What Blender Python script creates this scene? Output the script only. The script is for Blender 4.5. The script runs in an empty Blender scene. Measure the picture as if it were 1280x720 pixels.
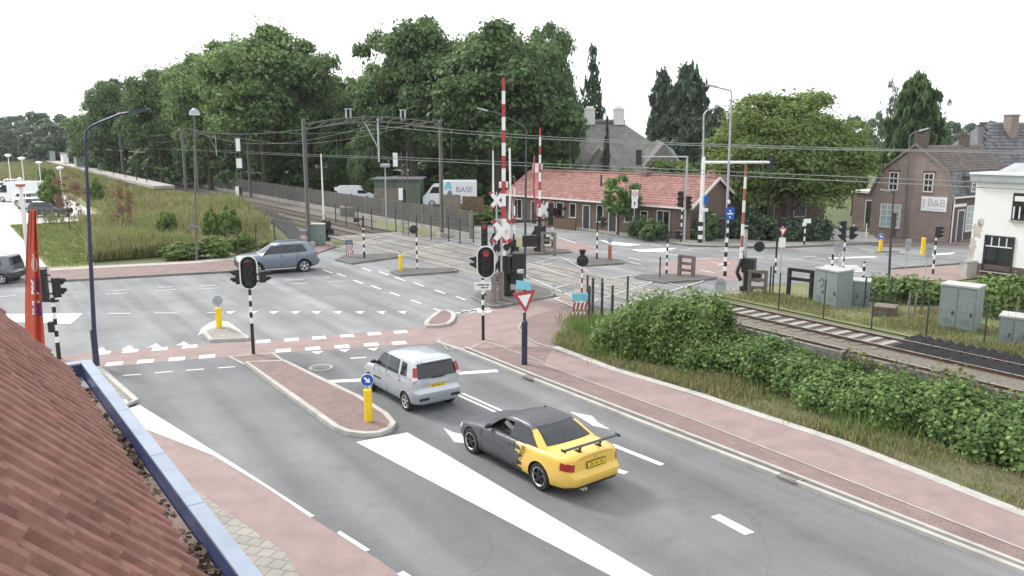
import bpy, bmesh, math, random
import numpy as np
from mathutils import Vector, Matrix
R = math.radians
rnd = random.Random(7)
scene = bpy.context.scene
col = scene.collection

# ------------------------------------------------------------------ camera
CAM_H = 7.8
PITCH = math.atan(0.185)
cp, sp = math.cos(PITCH), math.sin(PITCH)
cam_d = bpy.data.cameras.new('camera')
cam_d.lens = 28.125
cam_d.sensor_width = 36
cam_d.clip_start = 0.1
cam_d.clip_end = 4000
cam = bpy.data.objects.new('camera', cam_d)
col.objects.link(cam)
cam.location = (0, 0, CAM_H)
cam.rotation_euler = (R(90) - PITCH, 0, 0)
scene.camera = cam

# ------------------------------------------------------------------ light
SUN_DIR = Vector((-0.62, 0.448, 0.643)).normalized()
world = bpy.data.worlds.new('World')
scene.world = world
world.use_nodes = True
wn = world.node_tree
wn.nodes.clear()
sky = wn.nodes.new('ShaderNodeTexSky')
sky.sky_type = 'NISHITA'
sky.sun_disc = False
sky.sun_elevation = R(40)
sky.sun_rotation = math.atan2(SUN_DIR.x, SUN_DIR.y)
sky.dust_density = 6.0
sky.air_density = 1.0
sky.ozone_density = 1.0
hs = wn.nodes.new('ShaderNodeHueSaturation')
hs.inputs['Saturation'].default_value = 0.5
# thin bright overcast: broad soft cloud patches in the sky itself
tc = wn.nodes.new('ShaderNodeTexCoord')
mp = wn.nodes.new('ShaderNodeMapping')
mp.inputs['Scale'].default_value = (1.5, 1.5, 5.0)
cn = wn.nodes.new('ShaderNodeTexNoise')
cn.inputs['Scale'].default_value = 1.6
cn.inputs['Detail'].default_value = 5
crp = wn.nodes.new('ShaderNodeMapRange')
crp.inputs['From Min'].default_value = 0.3
crp.inputs['From Max'].default_value = 0.7
crp.inputs['To Min'].default_value = 0.80
crp.inputs['To Max'].default_value = 0.97
cloud = wn.nodes.new('ShaderNodeMix')
cloud.data_type = 'RGBA'
cloud.inputs[7].default_value = (6.3, 6.45, 6.6, 1)
bg = wn.nodes.new('ShaderNodeBackground')
bg.inputs['Strength'].default_value = 0.13
wo = wn.nodes.new('ShaderNodeOutputWorld')
wn.links.new(tc.outputs['Generated'], mp.inputs['Vector'])
wn.links.new(mp.outputs[0], cn.inputs['Vector'])
wn.links.new(cn.outputs['Fac'], crp.inputs['Value'])
wn.links.new(sky.outputs[0], hs.inputs['Color'])
wn.links.new(hs.outputs[0], cloud.inputs[6])
wn.links.new(crp.outputs[0], cloud.inputs[0])
wn.links.new(cloud.outputs[2], bg.inputs['Color'])
wn.links.new(bg.outputs[0], wo.inputs['Surface'])
sl = bpy.data.lights.new('sun', 'SUN')
sl.energy = 1.5
sl.angle = R(10)
sl.color = (1.0, 0.96, 0.9)
so = bpy.data.objects.new('sun', sl)
col.objects.link(so)
so.rotation_euler = (-SUN_DIR).to_track_quat('-Z', 'Y').to_euler()
scene.view_settings.view_transform = 'Standard'
scene.view_settings.look = 'None'
scene.view_settings.gamma = 1
scene.view_settings.use_curve_mapping = False
scene.view_settings.exposure = 1.0
scene.cycles.use_denoising = True
scene.cycles.max_bounces = 6
scene.cycles.transparent_max_bounces = 8

# ------------------------------------------------------------------ geometry of the place
def ray(px, py):
    xc, yc = (px - 640) / 1000.0, (360 - py) / 1000.0
    return (xc, cp + yc * sp, -sp + yc * cp)
def G(px, py, z=0.0):
    """the point on the level plane z seen at a photo pixel"""
    x, y, d = ray(px, py)
    t = (z - CAM_H) / d
    return Vector((t * x, t * y, z))
def AT(px, py, Y):
    x, y, d = ray(px, py)
    t = Y / y
    return Vector((t * x, Y, CAM_H + t * d))
def ZT(b, py):
    """height above the street of photo row py at the distance of b"""
    return AT(640, py, b[1]).z
UD = Vector((-0.5615, 0.8275, 0))      # along the railway
PD = Vector((0.8275, 0.5615, 0))       # across it
URZ = math.atan2(UD.y, UD.x)
PRZ = math.atan2(PD.y, PD.x)
def RS(r, s, z=0.0):
    return PD * r + UD * s + Vector((0, 0, z))
def PX(p):
    """photo pixel of a world point"""
    dz = p[2] - CAM_H
    f = p[1] * cp - dz * sp; u = p[1] * sp + dz * cp
    return 640 + 1000 * p[0] / f, 360 - 1000 * u / f
def sof(p): return p[0] * UD.x + p[1] * UD.y
def rof(p): return p[0] * PD.x + p[1] * PD.y

# ------------------------------------------------------------------ materials
def mat(name, c, rough=0.7, var=0.0, scale=3.0, bump=0.0, metal=0.0, island=0.0, c2=None, detail=6, spec=0.5, hue=0.0, bscale=None, coat=0.0):
    m = bpy.data.materials.new(name)
    m.use_nodes = True
    nt = m.node_tree
    b = nt.nodes['Principled BSDF']
    b.inputs['Roughness'].default_value = rough
    b.inputs['Metallic'].default_value = metal
    b.inputs['Specular IOR Level'].default_value = spec
    if coat: b.inputs['Coat Weight'].default_value = coat; b.inputs['Coat Roughness'].default_value = 0.06
    c4 = (*c, 1)
    if c2 is None:
        c2 = tuple(max(0, x * (1 - var)) for x in c)
        c1 = tuple(min(1, x * (1 + var)) for x in c)
    else:
        c1 = c
    out = None
    if var or c2 != c:
        co = nt.nodes.new('ShaderNodeTexCoord')
        n = nt.nodes.new('ShaderNodeTexNoise')
        n.inputs['Scale'].default_value = scale
        n.inputs['Detail'].default_value = detail
        n.inputs['Roughness'].default_value = 0.65
        nt.links.new(co.outputs['Object'], n.inputs['Vector'])
        mr = nt.nodes.new('ShaderNodeMapRange')
        mr.inputs['From Min'].default_value = 0.3
        mr.inputs['From Max'].default_value = 0.7
        nt.links.new(n.outputs['Fac'], mr.inputs['Value'])
        mx = nt.nodes.new('ShaderNodeMix')
        mx.data_type = 'RGBA'
        mx.inputs[6].default_value = (*c1, 1)
        mx.inputs[7].default_value = (*c2, 1)
        nt.links.new(mr.outputs[0], mx.inputs[0])
        out = mx.outputs[2]
        if bump:
            n2 = n
            if bscale:
                n2 = nt.nodes.new('ShaderNodeTexNoise')
                n2.inputs['Scale'].default_value = bscale
                n2.inputs['Detail'].default_value = 3
                nt.links.new(co.outputs['Object'], n2.inputs['Vector'])
            bp = nt.nodes.new('ShaderNodeBump')
            bp.inputs['Strength'].default_value = bump
            bp.inputs['Distance'].default_value = 0.02
            nt.links.new(n2.outputs['Fac'], bp.inputs['Height'])
            nt.links.new(bp.outputs[0], b.inputs['Normal'])
    if island or hue:
        g = nt.nodes.new('ShaderNodeNewGeometry')
        mr2 = nt.nodes.new('ShaderNodeMapRange')
        mr2.inputs['To Min'].default_value = 1 - island
        mr2.inputs['To Max'].default_value = 1 + island
        nt.links.new(g.outputs['Random Per Island'], mr2.inputs['Value'])
        h = nt.nodes.new('ShaderNodeHueSaturation')
        if out: nt.links.new(out, h.inputs['Color'])
        else: h.inputs['Color'].default_value = c4
        nt.links.new(mr2.outputs[0], h.inputs['Value'])
        if hue:
            mu = nt.nodes.new('ShaderNodeMath'); mu.operation = 'MULTIPLY'; mu.inputs[1].default_value = 7.31
            fr = nt.nodes.new('ShaderNodeMath'); fr.operation = 'FRACT'
            mr3 = nt.nodes.new('ShaderNodeMapRange')
            mr3.inputs['To Min'].default_value = 0.5 - hue
            mr3.inputs['To Max'].default_value = 0.5 + hue
            nt.links.new(g.outputs['Random Per Island'], mu.inputs[0])
            nt.links.new(mu.outputs[0], fr.inputs[0])
            nt.links.new(fr.outputs[0], mr3.inputs['Value'])
            nt.links.new(mr3.outputs[0], h.inputs['Hue'])
        out = h.outputs[0]
    if out: nt.links.new(out, b.inputs['Base Color'])
    else: b.inputs['Base Color'].default_value = c4
    return m

def leafmat(name, c, c2, scale=0.5, island=0.42, trans=0.36, hue=0.02):
    m = mat(name, c, 0.55, c2=c2, scale=scale, island=island, hue=hue, detail=3, spec=0.3)
    nt = m.node_tree
    b = nt.nodes['Principled BSDF']
    src = b.inputs['Base Color'].links[0].from_socket
    tr = nt.nodes.new('ShaderNodeBsdfTranslucent')
    nt.links.new(src, tr.inputs['Color'])
    ms = nt.nodes.new('ShaderNodeMixShader')
    ms.inputs[0].default_value = trans
    nt.links.new(b.outputs[0], ms.inputs[1])
    nt.links.new(tr.outputs[0], ms.inputs[2])
    nt.links.new(ms.outputs[0], nt.nodes['Material Output'].inputs['Surface'])
    return m

def brickmat(name, c1, c2, mortar, bw, bh, gap=0.008, rz=0.0, var=0.25, rough=0.85, vert=False, bump=0.3, msz=None):
    """brick or paver pattern laid in object space; vert: on upright walls (x+y along, z up)"""
    m = bpy.data.materials.new(name)
    m.use_nodes = True
    nt = m.node_tree
    b = nt.nodes['Principled BSDF']
    b.inputs['Roughness'].default_value = rough
    co = nt.nodes.new('ShaderNodeTexCoord')
    vec = co.outputs['Object']
    if vert:
        sx = nt.nodes.new('ShaderNodeSeparateXYZ')
        nt.links.new(vec, sx.inputs[0])
        ad = nt.nodes.new('ShaderNodeMath')
        nt.links.new(sx.outputs['X'], ad.inputs[0]); nt.links.new(sx.outputs['Y'], ad.inputs[1])
        cb = nt.nodes.new('ShaderNodeCombineXYZ')
        nt.links.new(ad.outputs[0], cb.inputs['X']); nt.links.new(sx.outputs['Z'], cb.inputs['Y'])
        vec = cb.outputs[0]
    else:
        mp = nt.nodes.new('ShaderNodeMapping')
        mp.inputs['Rotation'].default_value = (0, 0, rz)
        nt.links.new(vec, mp.inputs['Vector'])
        vec = mp.outputs[0]
    br = nt.nodes.new('ShaderNodeTexBrick')
    br.inputs['Scale'].default_value = 1.0
    br.inputs['Brick Width'].default_value = bw
    br.inputs['Row Height'].default_value = bh
    br.inputs['Mortar Size'].default_value = gap
    br.inputs['Color1'].default_value = (*c1, 1)
    br.inputs['Color2'].default_value = (*c2, 1)
    br.inputs['Mortar'].default_value = (*mortar, 1)
    nt.links.new(vec, br.inputs['Vector'])
    n = nt.nodes.new('ShaderNodeTexNoise')
    n.inputs['Scale'].default_value = 0.8
    n.inputs['Detail'].default_value = 8
    n.inputs['Roughness'].default_value = 0.7
    nt.links.new(co.outputs['Object'], n.inputs['Vector'])
    mr = nt.nodes.new('ShaderNodeMapRange')
    mr.inputs['From Min'].default_value = 0.25; mr.inputs['From Max'].default_value = 0.75
    mr.inputs['To Min'].default_value = 1 - var; mr.inputs['To Max'].default_value = 1 + var
    nt.links.new(n.outputs['Fac'], mr.inputs['Value'])
    vmul = nt.nodes.new('ShaderNodeVectorMath'); vmul.operation = 'SCALE'
    nt.links.new(br.outputs['Color'], vmul.inputs[0]); nt.links.new(mr.outputs[0], vmul.inputs['Scale'])
    nt.links.new(vmul.outputs[0], b.inputs['Base Color'])
    bp = nt.nodes.new('ShaderNodeBump')
    bp.inputs['Strength'].default_value = bump; bp.inputs['Distance'].default_value = 0.01; bp.invert = True
    nt.links.new(br.outputs['Fac'], bp.inputs['Height'])
    nt.links.new(bp.outputs[0], b.inputs['Normal'])
    return m

def asphaltmat(name, c, patch=0.18):
    """worn asphalt: fine aggregate, broad stains and tyre-polished lanes along the road"""
    m = bpy.data.materials.new(name); m.use_nodes = True
    nt = m.node_tree; b = nt.nodes['Principled BSDF']
    b.inputs['Roughness'].default_value = 0.85
    b.inputs['Specular IOR Level'].default_value = 0.3
    co = nt.nodes.new('ShaderNodeTexCoord')
    def noise(sc, det, rough, src=None):
        n = nt.nodes.new('ShaderNodeTexNoise')
        n.inputs['Scale'].default_value = sc; n.inputs['Detail'].default_value = det; n.inputs['Roughness'].default_value = rough
        nt.links.new(src or co.outputs['Object'], n.inputs['Vector'])
        return n.outputs['Fac']
    def rng(s, lo, hi, a=0.3, z=0.7):
        r = nt.nodes.new('ShaderNodeMapRange')
        r.inputs['From Min'].default_value = a; r.inputs['From Max'].default_value = z
        r.inputs['To Min'].default_value = lo; r.inputs['To Max'].default_value = hi
        nt.links.new(s, r.inputs['Value']); return r.outputs[0]
    def mul(a, z):
        k = nt.nodes.new('ShaderNodeMath'); k.operation = 'MULTIPLY'
        nt.links.new(a, k.inputs[0]); nt.links.new(z, k.inputs[1]); return k.outputs[0]
    mp = nt.nodes.new('ShaderNodeMapping')
    mp.inputs['Rotation'].default_value = (0, 0, -URZ)
    mp2 = nt.nodes.new('ShaderNodeMapping'); mp2.inputs['Scale'].default_value = (0.04, 0.9, 1)
    nt.links.new(co.outputs['Object'], mp.inputs['Vector']); nt.links.new(mp.outputs[0], mp2.inputs['Vector'])
    v = mul(rng(noise(35, 2, 0.8), 0.78, 1.22), rng(noise(0.35, 6, 0.6), 1 - patch, 1 + patch))
    v = mul(v, rng(noise(1.0, 3, 0.5, mp2.outputs[0]), 0.85, 1.13))
    v = mul(v, rng(noise(180, 1, 0.5), 0.8, 1.2))
    v = mul(v, rng(noise(0.9, 4, 0.6), 0.86, 1.0, 0.30, 0.42))
    mp3 = nt.nodes.new('ShaderNodeMapping'); mp3.inputs['Scale'].default_value = (0.02, 0.55, 1); mp3.inputs['Location'].default_value = (3, 7, 0)
    nt.links.new(mp.outputs[0], mp3.inputs['Vector'])
    v = mul(v, rng(noise(1.6, 2, 0.5, mp3.outputs[0]), 0.86, 1.10, 0.38, 0.62))
    vo = nt.nodes.new('ShaderNodeTexVoronoi'); vo.feature = 'DISTANCE_TO_EDGE'; vo.inputs['Scale'].default_value = 0.16
    wr = nt.nodes.new('ShaderNodeVectorMath'); wr.operation = 'ADD'
    nz = nt.nodes.new('ShaderNodeTexNoise'); nz.inputs['Scale'].default_value = 0.7; nz.inputs['Detail'].default_value = 6
    nt.links.new(co.outputs['Object'], nz.inputs['Vector'])
    nt.links.new(co.outputs['Object'], wr.inputs[0]); nt.links.new(nz.outputs['Color'], wr.inputs[1])
    nt.links.new(wr.outputs[0], vo.inputs['Vector'])
    v = mul(v, rng(vo.outputs['Distance'], 0.84, 1.0, 0.0, 0.004))
    vs = nt.nodes.new('ShaderNodeVectorMath'); vs.operation = 'SCALE'
    vs.inputs[0].default_value = c
    nt.links.new(v, vs.inputs['Scale'])
    nt.links.new(vs.outputs[0], b.inputs['Base Color'])
    return m

M = {}
M['asphalt'] = asphaltmat('asphalt', (0.215, 0.220, 0.225))
M['asphalt_lane'] = asphaltmat('asphalt_lane', (0.163, 0.166, 0.170), 0.14)
M['red_asphalt'] = mat('red_asphalt', (0.268, 0.200, 0.187), 0.9, 0.17, 1.3, detail=9)
M['red_brick_paving'] = brickmat('red_brick_paving', (0.235, 0.165, 0.15), (0.19, 0.135, 0.125), (0.14, 0.11, 0.10), 0.21, 0.105, 0.008, 0.6)
M['grey_paving'] = brickmat('grey_paving', (0.30, 0.28, 0.25), (0.25, 0.235, 0.215), (0.12, 0.12, 0.1), 0.3, 0.3, 0.01, 0.3)
M['dark_paving'] = brickmat('dark_paving', (0.13, 0.12, 0.11), (0.10, 0.095, 0.09), (0.06, 0.06, 0.055), 0.2, 0.1, 0.008, 0.2)
M['pale_paving'] = brickmat('pale_paving', (0.50, 0.48, 0.46), (0.45, 0.43, 0.41), (0.36, 0.34, 0.32), 0.3, 0.15, 0.006, 0.2, 0.1)
M['concrete'] = mat('concrete', (0.36, 0.34, 0.31), 0.85, 0.22, 1.6, 0.2, detail=9)
M['concrete_dark'] = mat('concrete_dark', (0.17, 0.165, 0.155), 0.9, 0.3, 1.3, 0.2, detail=9)
M['deck'] = mat('deck', (0.235, 0.222, 0.20), 0.85, 0.25, 1.2, 0.2, detail=9)
M['deck_dark'] = mat('deck_dark', (0.175, 0.172, 0.165), 0.85, 0.25, 1.2, 0.2, detail=9)
M['kerb'] = mat('kerb', (0.40, 0.385, 0.36), 0.85, 0.2, 2.2, detail=9)
M['road_paint'] = mat('road_paint', (0.74, 0.74, 0.73), 0.7, 0.0, 4.0, c2=(0.50, 0.50, 0.495), detail=14)
M['worn_paint'] = mat('worn_paint', (0.62, 0.62, 0.61), 0.75, 0.0, 4.0, c2=(0.32, 0.32, 0.32), detail=10)
M['dirt'] = mat('dirt', (0.16, 0.135, 0.09), 0.95, 0.0, 0.9, c2=(0.085, 0.095, 0.04), detail=10)
M['meadow'] = mat('meadow', (0.145, 0.18, 0.065), 0.95, 0.0, 0.35, c2=(0.20, 0.19, 0.10), detail=10)
M['lawn'] = mat('lawn', (0.15, 0.20, 0.06), 0.95, 0.0, 0.8, c2=(0.20, 0.21, 0.085), detail=10)
M['far_ground'] = mat('far_ground', (0.10, 0.12, 0.05), 0.95, 0.25, 0.05)
M['ballast'] = mat('ballast', (0.22, 0.195, 0.165), 0.95, 0.0, 7.0, c2=(0.085, 0.075, 0.06), detail=10, bump=0.8)
M['rail_steel'] = mat('rail_steel', (0.42, 0.40, 0.38), 0.35, 0.2, 2, metal=0.7)
M['rail_rust'] = mat('rail_rust', (0.11, 0.06, 0.04), 0.9, 0.3, 4)
M['sleeper'] = mat('sleeper', (0.155, 0.14, 0.12), 0.9, 0.3, 2)
M['sleeper_white'] = mat('sleeper_white', (0.31, 0.30, 0.275), 0.85, 0.15, 2)
M['rubber'] = mat('rubber', (0.022, 0.022, 0.024), 0.85, 0.4, 3)
M['black'] = mat('black_paint', (0.016, 0.016, 0.018), 0.45)
M['black_matt'] = mat('black_matt', (0.012, 0.012, 0.014), 0.85)
M['dark_metal'] = mat('dark_metal', (0.045, 0.05, 0.055), 0.5, 0.2, 3)
M['navy_pole'] = mat('navy_pole', (0.028, 0.033, 0.075), 0.4, 0.15, 3)
M['white'] = mat('white_paint', (0.78, 0.78, 0.77), 0.5, 0.06, 3)
M['galv'] = mat('galvanised', (0.42, 0.44, 0.46), 0.5, 0.15, 4, metal=0.3)
M['mast'] = mat('mast_steel', (0.13, 0.125, 0.12), 0.75, 0.25, 2)
M['wire'] = mat('wire', (0.19, 0.21, 0.20), 0.5)
M['red'] = mat('red_paint', (0.40, 0.05, 0.055), 0.5, 0.12, 4)
M['faded_red'] = mat('faded_red', (0.34, 0.12, 0.08), 0.6, 0.15, 4)
M['yellow'] = mat('yellow_plastic', (0.80, 0.55, 0.01), 0.45, 0.06, 3)
M['blue'] = mat('sign_blue', (0.01, 0.09, 0.40), 0.4)
M['lightblue'] = mat('light_blue', (0.20, 0.55, 0.68), 0.5, 0.08, 3)
M['sign_back'] = mat('sign_back', (0.33, 0.36, 0.38), 0.5, 0.1, 3, metal=0.2)
M['lens_off'] = mat('lens_off', (0.035, 0.03, 0.03), 0.25)
M['lens_red_off'] = mat('lens_red_off', (0.10, 0.012, 0.012), 0.25)
M['lens_green_off'] = mat('lens_green_off', (0.012, 0.06, 0.05), 0.25)
def emis(name, c, s):
    m = mat(name, tuple(min(1, x) for x in c), 0.4)
    b = m.node_tree.nodes['Principled BSDF']
    b.inputs['Emission Color'].default_value = (*c, 1)
    b.inputs['Emission Strength'].default_value = s
    return m
M['lens_red'] = emis('lens_red', (0.45, 0.03, 0.03), 0.18)
M['cabinet'] = mat('cabinet_green', (0.205, 0.245, 0.24), 0.6, 0.12, 1.3, detail=8)
M['cabinet_dark'] = mat('cabinet_dark', (0.15, 0.21, 0.19), 0.6, 0.12, 1.5)
M['cabinet_top'] = mat('cabinet_top', (0.40, 0.41, 0.39), 0.7, 0.2, 2)
M['wood_grey'] = mat('wood_grey', (0.20, 0.175, 0.15), 0.9, 0.25, 3)
M['wood_brown'] = mat('wood_brown', (0.13, 0.085, 0.055), 0.85, 0.3, 3)
M['wood_post'] = mat('wood_post', (0.16, 0.13, 0.105), 0.9, 0.3, 3)
M['brick_brown'] = brickmat('brick_brown', (0.175, 0.115, 0.09), (0.14, 0.09, 0.07), (0.20, 0.17, 0.15), 0.22, 0.065, 0.008, vert=True)
M['brick_rose'] = brickmat('brick_rose', (0.285, 0.222, 0.198), (0.23, 0.175, 0.155), (0.26, 0.22, 0.20), 0.22, 0.065, 0.008, vert=True)
M['brick_dark'] = brickmat('brick_dark', (0.11, 0.075, 0.07), (0.085, 0.06, 0.055), (0.12, 0.10, 0.09), 0.22, 0.065, 0.008, vert=True)
M['plaster'] = mat('white_plaster', (0.74, 0.74, 0.73), 0.8, 0.05, 0.7, detail=9)
M['plaster_worn'] = mat('plaster_worn', (0.62, 0.60, 0.55), 0.9, 0.0, 1.5, c2=(0.36, 0.31, 0.26), detail=10)
M['roof_grey_sheet'] = mat('roof_grey_sheet', (0.33, 0.37, 0.37), 0.7, 0.15, 1)
M['window_frame'] = mat('window_frame', (0.72, 0.71, 0.68), 0.5)
M['window_dark_frame'] = mat('window_dark_frame', (0.025, 0.03, 0.04), 0.4)
M['glass'] = mat('window_glass', (0.02, 0.024, 0.028), 0.06, 0.3, 0.8, spec=0.8)
M['glass_pale'] = mat('curtained_glass', (0.36, 0.44, 0.44), 0.2, 0.15, 1.5)
M['car_glass'] = mat('car_glass', (0.022, 0.028, 0.034), 0.05, 0.4, 1.2, spec=0.55)
M['thatch'] = mat('thatch', (0.20, 0.188, 0.18), 0.95, 0.25, 1.5, 0.5, detail=10)
M['tyre'] = mat('tyre', (0.018, 0.018, 0.019), 0.85, 0.2, 5)
M['alloy'] = mat('alloy', (0.62, 0.63, 0.64), 0.35, metal=0.55)
M['alloy_dark'] = mat('alloy_dark', (0.05, 0.05, 0.055), 0.35, metal=0.5)
M['silver'] = mat('silver_car_paint', (0.44, 0.47, 0.51), 0.32, metal=0.35, coat=0.6)
M['silver_dark'] = mat('silver_bumper', (0.36, 0.39, 0.44), 0.4, metal=0.3, coat=0.4)
M['car_white'] = mat('white_car_paint', (0.74, 0.76, 0.78), 0.35, coat=0.5)
M['car_yellow'] = mat('yellow_car_paint', (0.72, 0.475, 0.08), 0.38, 0.05, 2, coat=0.4)
M['car_matt'] = mat('matt_charcoal_paint', (0.062, 0.063, 0.075), 0.5, 0.1, 2, coat=0.1)
M['car_bluegrey'] = mat('blue_grey_car_paint', (0.16, 0.20, 0.25), 0.3, metal=0.45, coat=0.7)
M['car_black'] = mat('black_car_paint', (0.014, 0.016, 0.022), 0.25, coat=0.8)
M['car_grey'] = mat('grey_car_paint', (0.13, 0.135, 0.15), 0.3, metal=0.4, coat=0.7)
M['tail_red'] = mat('tail_red', (0.30, 0.012, 0.015), 0.15, coat=0.6)
M['tail_clear'] = mat('tail_clear', (0.65, 0.60, 0.58), 0.15)
M['plate_yellow'] = mat('plate_yellow', (0.78, 0.58, 0.03), 0.5)
M['headlamp'] = mat('headlamp', (0.6, 0.63, 0.65), 0.12)
M['grey_seat'] = mat('grey_seat', (0.28, 0.28, 0.27), 0.9)
M['bark'] = mat('bark', (0.075, 0.062, 0.05), 0.95, 0.35, 3, 0.6)
M['oak_leaf'] = leafmat('oak_leaf', (0.140, 0.218, 0.080), (0.084, 0.152, 0.060), 0.25)
M['oak_leaf_light'] = leafmat('oak_leaf_light', (0.185, 0.280, 0.092), (0.120, 0.205, 0.070), 0.25)
M['linden_leaf'] = leafmat('linden_leaf', (0.225, 0.290, 0.085), (0.140, 0.215, 0.068), 0.3)
M['conifer_leaf'] = leafmat('conifer_leaf', (0.086, 0.132, 0.078), (0.054, 0.094, 0.058), 0.4)
M['cypress_leaf'] = leafmat('cypress_leaf', (0.110, 0.180, 0.064), (0.068, 0.122, 0.050), 0.5)
M['hazed_leaf'] = leafmat('far_leaf_hazed', (0.135, 0.185, 0.12), (0.10, 0.15, 0.105), 0.1)  # distance haze mixed into the leaf colour, paler and bluer
M['hedge_leaf'] = leafmat('hedge_leaf', (0.200, 0.295, 0.078), (0.115, 0.190, 0.056), 1.2)
M['ivy_leaf'] = leafmat('ivy_leaf', (0.165, 0.260, 0.076), (0.078, 0.142, 0.046), 1.5)
M['ivy_pale'] = leafmat('ivy_pale', (0.22, 0.25, 0.09), (0.16, 0.16, 0.07), 1.5)
M['maple_leaf'] = leafmat('maple_leaf', (0.12, 0.035, 0.03), (0.08, 0.03, 0.025), 1.0)
M['dead_leaf'] = leafmat('dead_leaf', (0.24, 0.12, 0.085), (0.17, 0.095, 0.065), 1.0)
M['weed'] = leafmat('weed', (0.190, 0.255, 0.080), (0.275, 0.265, 0.125), 0.35)
M['weed_straw'] = leafmat('weed_straw', (0.38, 0.32, 0.19), (0.28, 0.23, 0.14), 0.5)
M['lawn_blade'] = leafmat('lawn_blade', (0.16, 0.22, 0.065), (0.22, 0.23, 0.09), 0.5)
M['flower_leaf'] = leafmat('flower_leaf', (0.25, 0.28, 0.20), (0.10, 0.16, 0.06), 1.0)
M['litter'] = mat('leaf_litter', (0.095, 0.065, 0.05), 0.95, island=0.5)
M['roof_mineral'] = mat('roof_mineral', (0.30, 0.225, 0.19), 0.95, 0.0, 1.3, c2=(0.17, 0.125, 0.105), detail=10)
M['tile_red'] = mat('roof_tile_red', (0.225, 0.112, 0.088), 0.8, 0.34, 5.0, 0.3, island=0.13, hue=0.008, detail=9)
M['tile_orange'] = mat('roof_tile_orange', (0.42, 0.16, 0.085), 0.8, 0.2, 5, island=0.15)
M['tile_row'] = mat('roof_tile_row', (0.27, 0.138, 0.122), 0.85, 0.15, 2, island=0.22)
M['tile_dark'] = mat('roof_tile_dark', (0.115, 0.095, 0.085), 0.85, 0.2, 2, island=0.25)
M['tile_grey'] = mat('roof_tile_grey', (0.13, 0.13, 0.14), 0.8, 0.2, 2, island=0.3)
M['coping_blue'] = mat('coping_pale_blue', (0.25, 0.30, 0.38), 0.55, 0.12, 2.0, detail=9)
M['fascia_blue'] = mat('fascia_blue', (0.045, 0.06, 0.15), 0.45, 0.15, 2)
M['zinc'] = mat('zinc', (0.22, 0.25, 0.28), 0.55, 0.2, 2, metal=0.3)
M['flag_red'] = mat('flag_red', (0.50, 0.085, 0.05), 0.75, 0.1, 2)
M['flag_shaded'] = mat('flag_red_shaded', (0.27, 0.045, 0.06), 0.75)
M['flag_violet'] = mat('flag_violet', (0.12, 0.05, 0.17), 0.75)
M['flag_pale'] = mat('flag_pale', (0.60, 0.42, 0.36), 0.75)
M['wall_grey'] = brickmat('noise_wall', (0.115, 0.11, 0.10), (0.085, 0.082, 0.078), (0.05, 0.05, 0.045), 2.0, 0.19, 0.02, vert=True, bump=0.6)
M['fence_wire'] = mat('fence_wire', (0.07, 0.085, 0.08), 0.5)
M['green_shed'] = mat('green_shed', (0.10, 0.15, 0.115), 0.7, 0.2, 1.2)
M['bluepanel'] = mat('blue_slate', (0.16, 0.17, 0.24), 0.5, 0.1, 2)

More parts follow.
